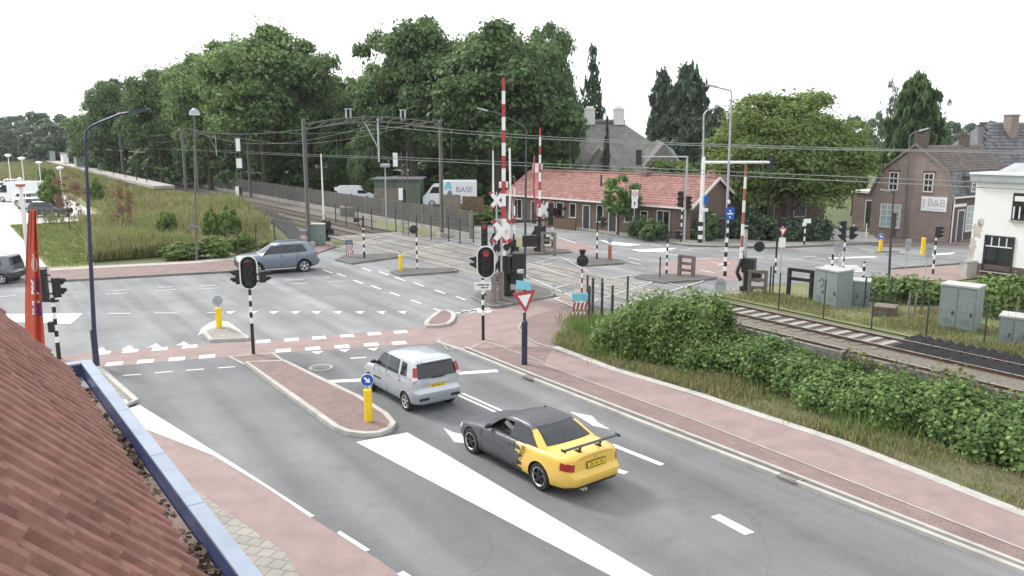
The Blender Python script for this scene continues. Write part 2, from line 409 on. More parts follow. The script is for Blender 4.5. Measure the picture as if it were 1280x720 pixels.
# ------------------------------------------------------------------ mesh builder
class MB:
    def __init__(s): s.v, s.f, s.m, s.sm = [], [], [], []
    def add(s, vs, fs, mi=0, smooth=False):
        o = len(s.v)
        s.v.extend([tuple(x) for x in vs])
        for f in fs:
            s.f.append(tuple(i + o for i in f)); s.m.append(mi); s.sm.append(smooth)
        return s
    def box(s, c, size, rz=0.0, mi=0, rot=None):
        hx, hy, hz = size[0] / 2, size[1] / 2, size[2] / 2
        m = rot or Matrix.Rotation(rz, 3, 'Z')
        c = Vector(c)
        vs = [c + m @ Vector((x, y, z)) for z in (-hz, hz) for x, y in ((-hx, -hy), (hx, -hy), (hx, hy), (-hx, hy))]
        return s.add(vs, [(3, 2, 1, 0), (4, 5, 6, 7), (0, 1, 5, 4), (1, 2, 6, 5), (2, 3, 7, 6), (3, 0, 4, 7)], mi)
    def bar(s, p0, p1, w, h, mi=0, up=(0, 0, 1)):
        p0, p1 = Vector(p0), Vector(p1)
        d = p1 - p0
        a = d.normalized()
        u = Vector(up)
        if abs(a.dot(u)) > 0.98: u = Vector((1, 0, 0))
        side = a.cross(u).normalized(); u2 = side.cross(a)
        rot = Matrix((a, side, u2)).transposed()
        return s.box((p0 + p1) / 2, (d.length, w, h), mi=mi, rot=rot)
    def tube(s, p0, p1, r0, r1=None, n=10, mi=0, cap=True):
        r1 = r0 if r1 is None else r1
        p0, p1 = Vector(p0), Vector(p1)
        a = (p1 - p0).normalized()
        u = Vector((0, 0, 1)) if abs(a.z) < 0.9 else Vector((1, 0, 0))
        e1 = a.cross(u).normalized(); e2 = a.cross(e1)
        vs = []
        for p, r in ((p0, r0), (p1, r1)):
            for i in range(n):
                t = 2 * math.pi * i / n
                vs.append(p + e1 * (r * math.cos(t)) + e2 * (r * math.sin(t)))
        fs = [(i, i + n, (i + 1) % n + n, (i + 1) % n) for i in range(n)]
        s.add(vs, fs, mi, True)
        if cap: s.add(vs, [tuple(range(n)), tuple(range(2 * n - 1, n - 1, -1))], mi)
        return s
    def path(s, pts, r, n=8, mi=0):
        pts = [Vector(p) for p in pts]
        rs = r if isinstance(r, (list, tuple)) else [r] * len(pts)
        vs, fs = [], []
        prev = None
        for k, p in enumerate(pts):
            a = (pts[min(k + 1, len(pts) - 1)] - pts[max(k - 1, 0)]).normalized()
            if prev is None:
                u = Vector((0, 0, 1)) if abs(a.z) < 0.9 else Vector((1, 0, 0))
                e1 = a.cross(u).normalized()
            else:
                e1 = (prev - a * prev.dot(a)).normalized()
            prev = e1
            e2 = a.cross(e1)
            for i in range(n):
                t = 2 * math.pi * i / n
                vs.append(p + (e1 * math.cos(t) + e2 * math.sin(t)) * rs[k])
        for k in range(len(pts) - 1):
            for i in range(n):
                fs.append((k * n + i, (k + 1) * n + i, (k + 1) * n + (i + 1) % n, k * n + (i + 1) % n))
        s.add(vs, fs, mi, True)
        return s.add(vs, [tuple(range(n)), tuple(range(len(vs) - 1, len(vs) - n - 1, -1))], mi)
    def sphere(s, c, r, nu=12, nv=8, mi=0, sc=(1, 1, 1)):
        c = Vector(c); vs = []
        for j in range(nv + 1):
            ph = math.pi * j / nv
            for i in range(nu):
                t = 2 * math.pi * i / nu
                vs.append(c + Vector((math.sin(ph) * math.cos(t) * sc[0], math.sin(ph) * math.sin(t) * sc[1], math.cos(ph) * sc[2])) * r)
        fs = [(j * nu + i, (j + 1) * nu + i, (j + 1) * nu + (i + 1) % nu, j * nu + (i + 1) % nu) for j in range(nv) for i in range(nu)]
        return s.add(vs, fs, mi, True)
    def prism(s, poly, z0, z1, mi=0, mside=None):
        n = len(poly)
        if sum(poly[i][0] * poly[(i + 1) % n][1] - poly[(i + 1) % n][0] * poly[i][1] for i in range(n)) < 0: poly = poly[::-1]
        vs = [(p[0], p[1], z0) for p in poly] + [(p[0], p[1], z1) for p in poly]
        s.add(vs, [tuple(range(n, 2 * n)), tuple(range(n - 1, -1, -1))], mi)
        return s.add(vs, [(i, (i + 1) % n, (i + 1) % n + n, i + n) for i in range(n)], mi if mside is None else mside)
    def plate(s, poly, o, ax, ay, t, mi=0, mside=None):
        """2-D outline poly in the plane (ax, ay) at o, thickness t along ax x ay (outward)"""
        o, ax, ay = Vector(o), Vector(ax).normalized(), Vector(ay).normalized()
        nrm = ax.cross(ay)
        n = len(poly)
        if sum(poly[i][0] * poly[(i + 1) % n][1] - poly[(i + 1) % n][0] * poly[i][1] for i in range(n)) < 0: poly = poly[::-1]
        vs = [o + ax * p[0] + ay * p[1] for p in poly] + [o + ax * p[0] + ay * p[1] + nrm * t for p in poly]
        s.add(vs, [tuple(range(n, 2 * n)), tuple(range(n - 1, -1, -1))], mi)
        return s.add(vs, [(i, (i + 1) % n, (i + 1) % n + n, i + n) for i in range(n)], mi if mside is None else mside)
    def sheet(s, poly, z, mi=0):
        n = len(poly)
        if sum(poly[i][0] * poly[(i + 1) % n][1] - poly[(i + 1) % n][0] * poly[i][1] for i in range(n)) < 0: poly = poly[::-1]
        return s.add([(p[0], p[1], z) for p in poly], [tuple(range(n))], mi)
    def mesh(s, name, mats, sharp=40):
        me = bpy.data.meshes.new(name)
        me.from_pydata(s.v, [], s.f)
        for m in (mats if isinstance(mats, (list, tuple)) else [mats]): me.materials.append(M[m] if isinstance(m, str) else m)
        me.polygons.foreach_set('material_index', s.m)
        me.polygons.foreach_set('use_smooth', s.sm)
        if any(s.sm): me.set_sharp_from_angle(angle=R(sharp))
        me.update()
        return me
    def build(s, name, mats, parent=None, sharp=40, **kw):
        return link(name, s.mesh(name, mats, sharp), parent, **kw)

def link(name, me, parent=None, label=None, cat=None, group=None, kind=None, loc=None):
    o = bpy.data.objects.new(name, me)
    col.objects.link(o)
    if parent: o.parent = parent
    if loc is not None: o.location = loc
    if label: o['label'] = label
    if cat: o['category'] = cat
    if group: o['group'] = group
    if kind: o['kind'] = kind
    return o
def thing(name, label, cat, loc=(0, 0, 0), rz=0.0, group=None):
    o = bpy.data.objects.new(name, None)
    col.objects.link(o)
    o.location = loc; o.rotation_euler = (0, 0, rz)
    o.empty_display_size = 0.2
    o['label'] = label; o['category'] = cat
    if group: o['group'] = group
    return o
def children(o): return [c for c in list(bpy.data.objects) if c.parent == o]
def copy_tree(o, parent=None):
    c = o.copy()
    col.objects.link(c)
    if parent: c.parent = parent
    for ch in children(o): copy_tree(ch, c)
    return c
def struct(name, mb, mats, **kw):
    return mb.build(name, mats, kind='structure', **kw)
def GP(pts, z=0.0): return [G(*p) for p in pts]
def ground_sheet(name, pts, z, m, kind='structure'):
    return MB().sheet(GP(pts), z).build(name, m, kind=kind)
def strip_poly(pts, w, side=0.0):
    """closed outline of a band of width w along a ground polyline"""
    pts = [Vector((p[0], p[1], 0)) for p in pts]
    L, Rr = [], []
    for i, p in enumerate(pts):
        d = (pts[min(i + 1, len(pts) - 1)] - pts[max(i - 1, 0)]).normalized()
        n = Vector((-d.y, d.x, 0))
        L.append(p + n * (w * (0.5 + side))); Rr.append(p - n * (w * (0.5 - side)))
    return L, Rr
def band(mb, pts, w, z, mi=0, side=0.0):
    L, Rr = strip_poly(pts, w, side)
    vs = [(p.x, p.y, z) for p in L + Rr]
    n = len(L)
    return mb.add(vs, [(i, n + i, n + i + 1, i + 1) for i in range(n - 1)], mi)
def kerb_band(mb, pts, w, z0, z1, mi=0, side=0.0):
    L, Rr = strip_poly(pts, w, side)
    for i in range(len(L) - 1):
        mb.prism([L[i], Rr[i], Rr[i + 1], L[i + 1]], z0, z1, mi)
    return mb
def text_mesh(body, size, name='lettering', m='black', extr=0.002, bold=False):
    cu = bpy.data.curves.new(name, 'FONT')
    cu.body = body; cu.size = size; cu.extrude = extr
    cu.align_x = 'CENTER'; cu.align_y = 'CENTER'
    if bold: cu.offset = size * 0.02
    o = bpy.data.objects.new(name, cu)
    col.objects.link(o)
    dg = bpy.context.evaluated_depsgraph_get()
    me = bpy.data.meshes.new_from_object(o.evaluated_get(dg))
    bpy.data.objects.remove(o)
    me.materials.clear(); me.materials.append(M[m])
    return me
def text_on(body, size, parent, o, ax, ay, m='black', name='lettering', extr=0.002):
    me = text_mesh(body, size, name, m, extr)
    ax, ay = Vector(ax).normalized(), Vector(ay).normalized()
    n = ax.cross(ay)
    mat4 = Matrix((ax, ay, n)).transposed().to_4x4()
    mat4.translation = Vector(o)
    me.transform(mat4)
    return link(name, me, parent)
nprng = np.random.default_rng(11)
def leaf_mesh(name, P, N, size, mats, elong=1.5, jit=0.6, vertical=0.0, mi=None):
    """diamond leaf faces at points P facing roughly N"""
    n = len(P)
    N = N + nprng.normal(0, jit, (n, 3))
    N /= np.linalg.norm(N, axis=1)[:, None] + 1e-9
    A = nprng.normal(0, 1, (n, 3))
    A[:, 2] += vertical
    A -= N * np.sum(A * N, axis=1)[:, None]
    A /= np.linalg.norm(A, axis=1)[:, None] + 1e-9
    B = np.cross(N, A)
    s = size * nprng.uniform(0.5, 1.55, n)[:, None]
    A = A * s * elong * 0.5; B = B * s * 0.5
    fold = N * s * 0.12
    V = np.stack([P - A, P + B + fold, P + A, P - B + fold], axis=1).reshape(-1, 3)
    me = bpy.data.meshes.new(name)
    me.vertices.add(4 * n); me.loops.add(4 * n); me.polygons.add(n)
    me.vertices.foreach_set('co', V.astype(np.float32).ravel())
    me.loops.foreach_set('vertex_index', np.arange(4 * n, dtype=np.int32))
    me.polygons.foreach_set('loop_start', np.arange(0, 4 * n, 4, dtype=np.int32))
    for m in (mats if isinstance(mats, (list, tuple)) else [mats]): me.materials.append(M[m])
    if mi is not None: me.polygons.foreach_set('material_index', np.asarray(mi, dtype=np.int32))
    me.update(calc_edges=True)
    return me
# ------------------------------------------------------------------ the ground, roads and markings
gb = MB()
gb.sheet([(2500 * math.cos(i * math.pi / 24), 2500 * math.sin(i * math.pi / 24)) for i in range(48)], -0.03)
struct('ground', gb, 'far_ground')
ground_sheet('road_junction', [(-700, 520), (-700, 366), (72, 352), (297, 340), (345, 333), (395, 318), (430, 306), (475, 296), (560, 284), (600, 282), (640, 277),
    (690, 280), (780, 296), (860, 307), (960, 310), (1100, 303), (1300, 297), (1700, 290), (1700, 349), (1215, 336), (1180, 338), (1050, 352), (960, 356), (900, 372),
    (860, 392), (800, 402), (740, 396), (700, 410), (600, 432), (560, 440), (130, 470)], 0.0, 'asphalt')
ground_sheet('road_far_left', [(590, 283), (640, 276), (690, 280), (690, 270), (560, 255), (430, 240), (430, 246)], 0.0, 'asphalt')
ground_sheet('road_lane', [(126, 460), (290, 447), (545, 430), (560, 430), (590, 436), (690, 472), (985, 590), (1300, 712), (1720, 875), (1500, 1100), (-300, 1100), (172, 504)], 0.004, 'asphalt_lane')
# red cycle crossing over the road, and the red apron beside the tracks
ground_sheet('cycle_crossing', [(30, 452), (118, 440), (332, 426), (500, 411.5), (540, 407), (570, 398), (600, 385), (612, 386), (693, 372), (722, 374), (718, 392),
    (704, 402), (690, 433), (697, 436), (663, 474), (582, 437), (548, 430), (440, 435.5), (287, 446), (132, 459), (30, 470)], 0.008, 'red_asphalt')
ground_sheet('footpath_apron', [(652, 404), (664, 395), (716, 381), (720, 385), (716, 394), (704, 404), (693, 434), (680, 433), (664, 425), (653, 415)], 0.012, 'red_brick_paving')
# far bits of red paving
ground_sheet('cycle_path_far', [(838, 326), (900, 322), (950, 330), (925, 345), (960, 353), (880, 350), (870, 344), (815, 340)], 0.008, 'red_asphalt')
ground_sheet('cycle_path_crossing', [(672, 296), (712, 301), (748, 308), (735, 316), (668, 312)], 0.008, 'red_asphalt')
ground_sheet('cycle_path_right', [(1085, 348), (1120, 337), (1215, 330), (1240, 330), (1240, 345), (1190, 352)], 0.03, 'red_asphalt')
ground_sheet('pavement_bed_breakfast', [(1050, 302), (1090, 292), (1225, 292), (1225, 307), (1110, 309)], 0.03, 'red_brick_paving')
# right-hand pavement with kerb
foot = GP([(582, 437), (667, 472), (985, 595), (1280, 711), (1700, 880), (1700, 800), (1280, 645), (1057, 556), (908, 507.5), (877, 496), (768, 463), (697, 436.5), (680, 434)])
struct('pavement_right', MB().prism([(p.x, p.y) for p in foot], 0.0, 0.05), 'red_brick_paving')
ground_sheet('cycle_path', [(680, 457), (779, 494), (860, 523), (942, 555.6), (1280, 689), (1700, 855), (1700, 806), (1280, 648), (1057, 558), (905, 509), (766, 465), (690, 439)], 0.055, 'red_asphalt')
kb = MB()
kerb_band(kb, GP([(546, 429), (582, 441), (667, 476), (830, 541), (985, 601), (1280, 717), (1700, 886)]), 0.13, 0.0, 0.09)
kerb_band(kb, GP([(582, 436.5), (640, 460), (667, 471), (985, 594), (1280, 710), (1700, 879)]), 0.10, 0.05, 0.10)
kerb_band(kb, GP([(693, 435.5), (768, 464), (877, 496.5), (908, 507.5), (1057, 557), (1280, 646), (1700, 803)]), 0.32, 0.0, 0.075)
struct('kerb_right', kb, 'kerb')
gt = MB(); band(gt, GP([(590, 442.5), (667, 474), (985, 598), (1280, 713.5), (1700, 883)]), 0.16, 0.054)
struct('gutter', gt, 'concrete_dark')
wl = MB()
band(wl, GP([(650, 450), (680, 457.5), (779, 494.5), (860, 524), (942, 556.5), (1280, 690)]), 0.055, 0.06)
band(wl, GP([(548, 426), (560, 439), (590, 436), (606, 428), (630, 436), (652, 444), (680, 455)]), 0.05, 0.06)
band(wl, GP([(653, 403), (648, 411), (655, 421), (670, 430), (690, 436)]), 0.05, 0.06)
struct('path_edge_stones', wl, 'kerb')
# the drain grates let into the gutter are built with the small things
# verge, ballast, lawn, far banks
ground_sheet('verge_right', [(693, 433), (704, 403), (717, 392), (723, 376), (760, 390), (800, 400), (870, 384), (905, 396), (1300, 520), (1900, 700), (1900, 880), (1280, 643), (1057, 553), (908, 504), (768, 459)], 0.016, 'dirt')
def rs_poly(pts, z, name, m): return MB().sheet([RS(r, s)[:2] for r, s in pts], z).build(name, m, kind='structure')
rT1, rT2 = 28.9, 25.75
sL, sR = sof(G(470, 292)), sof(G(880, 376))
print('crossing s', sL, sR)
rs_poly([(23.3, sL + 1), (23.3, 420), (32.6, 420), (32.6, sL - 6)], 0.012, 'ballast_bed', 'ballast')
rs_poly([(23.3, sR - .5), (23.3, -40), (30.4, -40), (30.4, sR - 1.5)], 0.024, 'ballast_bed', 'ballast')
ground_sheet('grass_strip', [(905, 372), (880, 369), (960, 357), (1050, 352), (1140, 352), (1290, 350), (1900, 360), (1900, 620), (1280, 452)], 0.02, 'meadow')
# level crossing deck of concrete panels
dk = MB()
for rc in (rT1, rT2):
    for a, b in ((-0.66, 0.66), (-1.6, -0.82), (0.82, 1.5)):
        s = sR + 0.2
        while s < sL - 0.3:
            e = min(s + 2.4, sL)
            dk.prism([RS(rc + a, s)[:2], RS(rc + b, s)[:2], RS(rc + b, e - .03)[:2], RS(rc + a, e - .03)[:2]], 0.0, 0.035, rnd.choice((0, 0, 1)))
            s += 2.4
struct('crossing_deck', dk, ['deck', 'deck_dark'])
# rails, each its own object
for rc in (rT1, rT2):
    for d in (-0.74, 0.74):
        rb = MB()
        for (a, b, z0) in ((sL, 400, 0.0), (-30, sR, 0.0), (sR, sL, -0.1)):
            p = [(-.08, .0), (.08, .0), (.08, .025), (.02, .045), (.02, .13), (.042, .14), (.042, .17), (-.042, .17), (-.042, .14), (-.02, .13), (-.02, .045), (-.08, .025)]
            o = RS(rc + d, a, z0 - 0.02 if z0 == 0 else -0.125)
            rb.plate([(-x, y) for x, y in p], o, PD, (0, 0, 1), -(b - a), 1)
        for (a, b, z0) in ((sL, 400, 0.152), (-30, sR, 0.152), (sR, sL, 0.047)):
            rb.box(RS(rc + d, (a + b) / 2, z0), (b - a, 0.07, 0.006), URZ, 0)
        rb.build('rail', ['rail_steel', 'rail_rust'], kind='structure')
slb = MB()
for rc in (rT1, rT2):
    s = sL + 0.4
    while s < 190:
        slb.box(RS(rc, s, 0.02), (0.25, 2.5, 0.1), URZ, 0); s += 0.6
    s = sR - 0.5
    while s > 4:
        if s > sof(G(1110, 440)) or rc == rT2:
            slb.box(RS(rc, s, 0.0), (0.25, 2.45, 0.1), URZ, 0)
            if rc == rT1 and s < sR - 1.2: slb.box(RS(rc, s + rnd.uniform(-.03, .03), 0.075), (0.24, 1.08, 0.05), URZ, 1)
        s -= 0.68
slb.build('railway_sleepers', ['sleeper', 'sleeper_white'], kind='structure')

# painted markings
pm = MB()
def blk(px, py, w, d, ang, z=0.013):
    p = G(px, py); pm.box((p.x, p.y, z), (w, d, 0.002), ang)
ca = math.atan2((G(500, 415) - G(130, 441)).y, (G(500, 415) - G(130, 441)).x)
for x, y in [(128, 441.5), (163, 439), (200, 436.5), (237, 433.5), (329, 427), (364.5, 425), (399, 422.5), (434, 420), (468, 417.5), (501, 415.2)]: blk(x, y, .55, .5, ca)
for x, y in [(143, 455), (182, 452), (221, 449), (259, 446), (354, 438.5), (391, 436), (427.5, 433.5), (464, 431), (499, 429)]: blk(x, y, .55, .5, ca)
def tri(px, py, w, h, down=True):
    p = G(px, py); ex = Vector((math.cos(ca), math.sin(ca), 0)); ey = Vector((-ex.y, ex.x, 0)) * (-1 if down else 1)
    pts = [p - ex * w / 2 - ey * h / 2, p + ex * w / 2 - ey * h / 2, p + ey * h / 2]
    pm.sheet(pts, 0.014)
for x in (288, 316, 342.5, 369.5, 396, 422.5, 450.5, 477.5, 504): tri(x, 391.3, .46, .62)
for x, y in [(126, 437), (161, 434.5), (194, 432), (229, 429.5)]: tri(x, y, .5, .62, False)
for x, y in [(431, 438.8), (467, 437.2), (397, 441.5)]: tri(x, y, .46, .45)
def quad(*pts, z=0.014): pm.sheet(GP(pts), z)
def line(a, b, w, z=0.014): band(pm, GP([a, b]), w, z)
for x, y, l in [(149, 392, 29), (207, 391.6, 29), (269, 391.2, 20)]: line((x - l / 2, y), (x + l / 2, y), .12)
quad((0, 393), (104, 392), (88, 405.5), (-10, 402)); quad((-10, 402), (0, 393), (-120, 394), (-120, 399))
for a, b in [((132, 368), (160, 366.5)), ((193, 364), (220, 362)), ((197, 359.5), (216, 358.8)), ((252, 361), (275, 360.2)), ((142, 363.5), (160, 362.5)), ((250, 358), (270, 357)),
             ((355, 350.5), (379, 349.5)), ((364, 355), (385, 354)), ((411, 352.3), (432, 351.5)), ((405, 347.6), (412, 347)), ((421, 342), (432, 346)), ((0, 371), (20, 370))]: line(a, b, .12)
for c in [(409.5, 339.5), (458, 337), (448, 352.5), (470, 359.5), (494, 368), (520, 377.5), (548, 388), (480, 342), (500, 349), (524, 356), (550, 365), (576, 373)]:
    line((c[0] - 6, c[1] - 2.2), (c[0] + 6, c[1] + 2.2), .14)
# lane lines on the near road
for x, y in [(165, 469), (205, 465.5), (243.5, 462.5), (283, 459.5)]: line((x - 11, y + .8), (x + 11, y - .8), .1, .012)
line((405, 477.5), (456, 475.2), .32, .012); line((573, 467), (622, 463.8), .32, .012)
line((438, 448.2), (458, 447), .14, .012)
line((572, 494), (624, 517.5), .10, .012); line((578, 492), (632, 516), .10, .012)
line((764, 556), (828, 581.5), .17, .012); line((632, 516), (700, 535), .1, .012)
line((770, 588), (783, 592), .2, .012)
quad((888, 646.5), (899, 643), (943.5, 666), (931, 669.5), z=.012)
line((1090, 728), (1180, 765), .2, .012)
quad((554, 535), (567, 541), (586, 545), (588, 556), (568, 553), z=.012)
quad((712, 515), (740, 520.5), (747, 528), (763, 537.5), (741, 532.5), (728, 524), z=.012)
quad((445, 553), (509, 541), (560, 570), (653, 625), (764, 690), (953, 802), (915, 800), (706, 690), (582, 625), z=.012)
quad((160, 511), (175, 507), (230, 541), (300, 585), (393.5, 645.5), (388, 647), (330, 608), (266, 569.5), (181, 536.5), z=.012)
quad((421, 667), (425, 664), (463, 688), (457, 690), z=.012); line((500, 716), (560, 755), .15, .012)
# crossing and far road
road_pm = pm; pm = MB()
for a, b in [((487, 300), (560, 291)), ((420, 312), (520, 297)), ((500, 318), (580, 300)), ((610, 357), (640, 352)), ((585, 303), (690, 340)), ((690, 372), (640, 352)),
             ((656, 345), (722, 375)), ((694, 375), (725, 388)), ((690, 340), (760, 362)), ((690, 362), (712, 356)), ((712, 356), (790, 345)),
             ((740, 378), (815, 354)), ((768, 386), (880, 352)), ((735, 360), (830, 352)), ((700, 366), (800, 385)), ((800, 385), (890, 378)), ((765, 352), (880, 380)), ((835, 355), (905, 372)),
             ((668, 330), (700, 322)), ((700, 322), (735, 340)), ((620, 345), (690, 330)), ((560, 330), (600, 340)), ((535, 296), (600, 306)), ((445, 305), (500, 290)), ((560, 300), (640, 292))]:
    line(a, b, .11, .05)
struct('crossing_markings', pm, 'worn_paint'); pm = road_pm
for a, b in [((600, 386), (560, 394)), ((585, 390), (700, 372))]: line(a, b, .16, .016)
for x in (578, 588, 598, 608): line((x, 391), (x + 5, 388), .25, .016)
quad((748, 300), (803, 306), (785, 308), (765, 306)); quad((788, 312), (847, 310), (830, 315), (800, 315))
quad((1035, 322), (1092, 320.5), (1098, 322), (1040, 324)); quad((1160, 318), (1195, 315.5), (1190, 318), (1162, 320))
for a, b in [((768, 299), (780, 299.5)), ((815, 306), (828, 308)), ((850, 313), (864, 312)), ((872, 308), (890, 308.5)), ((893, 309), (908, 310)), ((934, 322), (955, 321.5)), ((860, 311), (880, 311.5)), ((988, 324), (1004, 323.5)),
             ((1004, 321), (1020, 320.6)), ((1018, 324), (1032, 323.6)), ((1075, 311), (1110, 317)), ((868, 324), (888, 323)), ((785, 322), (800, 325)), ((787, 328), (802, 331)), ((735, 315), (770, 316)), ((820, 315), (850, 320)),
             ((690, 293), (748, 294)), ((698, 297), (720, 304)), ((722, 303), (735, 303)), ((890, 328), (905, 330)), ((876, 338), (892, 341)), ((897, 332), (912, 329)), ((1130, 308.5), (1215, 308)), ((900, 314), (930, 313))]:
    line(a, b, .14)
for k in range(6): line((1030 + k * 6, 332 + k * 1.5), (1072 + k * 2, 332 + k * 1.6), .3)
struct('road_markings', pm, 'road_paint')
# patches and repairs in the asphalt
rp = MB()
for a in [[(655, 352), (690, 362), (668, 371), (640, 361)], [(690, 356), (720, 362), (705, 368), (690, 361)]]: rp.sheet(GP(a), 0.04)
struct('asphalt_patch', rp, 'asphalt_lane')

# red paved wedge and pavement at the foot of the building
ground_sheet('paved_wedge', [(181, 537), (266, 570), (330, 609), (390, 648), (422, 668), (470, 698), (600, 790), (700, 900), (480, 900), (355, 690), (237, 608)], 0.008, 'red_asphalt')
ground_sheet('pavement_left', [(20, 470), (120, 459), (131, 460), (172, 503), (158, 510), (181, 536), (237, 608), (355, 690), (480, 900), (-200, 900)], 0.01, 'grey_paving')
kl = MB(); kerb_band(kl, GP([(122, 461), (134, 471), (152, 487), (170, 503), (160, 508), (154, 503)]), 0.16, 0.0, 0.1)
struct('kerb_left', kl, 'kerb')
# left road: kerb, red pavement, parking apron, lawn
lp = GP([(-700, 366), (72, 352), (297, 340), (345, 333), (395, 318), (420, 309), (410, 300), (385, 305), (345, 314), (300, 322), (240, 327.5), (62, 336), (0, 340), (-700, 352)])
struct('pavement_far', MB().prism([(p.x, p.y) for p in lp], 0.0, 0.08), 'red_brick_paving')
kf = MB(); kerb_band(kf, GP([(-700, 367), (72, 352.6), (200, 345.5), (297, 340.2), (345, 333)]), 0.16, 0.0, 0.12)
struct('kerb_far', kf, 'concrete_dark')
ground_sheet('footpath_far_edge', [(62, 337), (240, 328.5), (300, 323), (300, 325.5), (240, 331), (62, 340)], 0.09, 'concrete')
ground_sheet('parking_apron', [(-400, 352), (60, 334), (12, 281), (80, 279), (135, 272), (95, 246), (40, 226), (-400, 230)], 0.01, 'pale_paving')
ground_sheet('lawn', [(60, 335), (12, 281), (80, 280), (98, 277), (118, 300), (118, 333), (62, 336)], 0.012, 'lawn')
ground_sheet('pavement_houses', [(686, 281), (780, 297), (860, 308), (960, 311), (1100, 304), (1090, 292), (1040, 300), (940, 300), (840, 299), (780, 289), (690, 275)], 0.06, 'grey_paving')
kh = MB(); kerb_band(kh, GP([(686, 281), (780, 297), (860, 308), (960, 311), (1100, 304.5), (1215, 301)]), 0.18, 0.0, 0.13)
kerb_band(kh, GP([(1115, 337), (1215, 329.5)]), 0.2, 0.0, 0.12)
struct('kerb_houses', kh, 'concrete_dark')
ground_sheet('yard', [(1020, 285), (1090, 292), (1100, 304), (1040, 301), (1015, 300)], 0.07, 'pale_paving')
ground_sheet('grass_patch', [(640, 296), (668, 300), (655, 312), (640, 311)], 0.02, 'meadow')
ground_sheet('grass_behind_tracks', [(470, 285), (560, 297), (600, 290), (590, 283), (470, 262)], 0.03, 'meadow')

# traffic islands
def island(name, pts, h, top, kerb='kerb', w=0.16):
    p = GP(pts)
    if sum(p[i].x * p[(i + 1) % len(p)].y - p[(i + 1) % len(p)].x * p[i].y for i in range(len(p))) < 0: p.reverse()
    c = [(q.x, q.y) for q in p]
    cen = sum((Vector((q.x, q.y, 0)) for q in p), Vector()) / len(p)
    mb = MB().prism(c, 0.0, h, 1)
    inner = []
    n = len(p)
    for i in range(n):
        a = (p[i] - p[i - 1]).normalized(); b = (p[(i + 1) % n] - p[i]).normalized()
        nn = Vector((-(a + b).y, (a + b).x, 0)).normalized()
        inner.append(Vector((p[i].x, p[i].y, 0)) + nn * w)
    mb.sheet([(q.x, q.y) for q in inner], h + 0.004, 0)
    return struct(name, mb, [top, kerb])
island('traffic_island', [(306, 456), (357, 454), (400, 475), (450, 499), (485, 521), (495, 533), (490, 540), (476, 546), (456, 547.5), (434, 545), (418, 539), (360, 497)], 0.13, 'red_brick_paving')
ground_sheet('median_apron', [(288, 446), (342, 442), (357, 453), (306, 456)], 0.016, 'red_brick_paving')
ml = MB()
for a, b in (((286, 446), (307, 456.5)), ((341, 442), (358, 454)), ((306, 456), (357, 454)), ((287, 446), (344, 441.5))): band(ml, GP([a, b]), 0.09, 0.02)
struct('median_edge_stones', ml, 'kerb')
island('traffic_island', [(529.5, 407), (533, 402), (542, 395), (551, 390), (561, 390.5), (567, 392.5), (570, 397), (568, 403), (561, 408), (546, 410), (533, 410)], 0.12, 'red_brick_paving', w=0.2)
island('traffic_island', [(253, 418), (270, 411), (290, 411), (312, 424), (310, 426), (262, 428)], 0.12, 'grey_paving')
wa = MB(); wa.sheet(GP([(247.5, 419.5), (252, 411), (262, 404), (272, 400), (286, 403), (300, 413), (312, 423), (291, 411), (270, 410), (254, 417)]), 0.014)
struct('island_marking', wa, 'road_paint')
island('traffic_island', [(589, 374), (600, 363), (612, 357), (650, 352), (690, 365), (694, 370), (690, 373), (622, 386), (612, 385.5)], 0.13, 'dark_paving', 'concrete_dark')
island('traffic_island', [(719, 331), (732, 324), (767, 325), (780, 327.5), (779, 330.5), (733, 333.5)], 0.12, 'dark_paving', 'concrete_dark')
island('traffic_island', [(793, 348), (800, 345), (872, 345), (897, 349), (880, 351.5), (830, 355), (815, 353)], 0.13, 'dark_paving', 'concrete_dark')
island('traffic_island', [(419, 326), (430, 320), (497, 318.5), (502, 322), (440, 331)], 0.12, 'dark_paving', 'concrete_dark')
island('traffic_island', [(488, 341.5), (500, 337), (572, 337), (571, 341), (500, 346)], 0.12, 'dark_paving', 'concrete_dark')
island('traffic_island', [(638, 316), (655, 312), (712, 313.5), (714, 316.5), (672, 319), (645, 319)], 0.12, 'dark_paving', 'concrete_dark')
island('traffic_island', [(1085, 317), (1100, 314.5), (1125, 315), (1130, 317.5), (1105, 319)], 0.1, 'dark_paving', 'kerb')
ground_sheet('cabinet_plinth_paving', [(912, 366), (925, 372), (962, 373), (960, 366)], 0.03, 'concrete')
# ------------------------------------------------------------------ cars
def pchip(tab):
    xs = np.array([t[0] for t in tab], float); ys = np.array([t[1] for t in tab], float)
    o = np.argsort(xs); xs, ys = xs[o], ys[o]
    h = np.diff(xs); dl = np.diff(ys) / h
    m = np.zeros(len(xs))
    m[0], m[-1] = dl[0], dl[-1]
    for i in range(1, len(xs) - 1):
        if dl[i - 1] * dl[i] > 0:
            w1, w2 = 2 * h[i] + h[i - 1], h[i] + 2 * h[i - 1]
            m[i] = (w1 + w2) / (w1 / dl[i - 1] + w2 / dl[i])
    def f(x):
        x = min(max(x, xs[0]), xs[-1])
        i = min(max(int(np.searchsorted(xs, x)) - 1, 0), len(xs) - 2)
        t = (x - xs[i]) / h[i]
        return float((2 * t**3 - 3 * t**2 + 1) * ys[i] + (t**3 - 2 * t**2 + t) * h[i] * m[i] + (-2 * t**3 + 3 * t**2) * ys[i + 1] + (t**3 - t**2) * h[i] * m[i + 1])
    return f
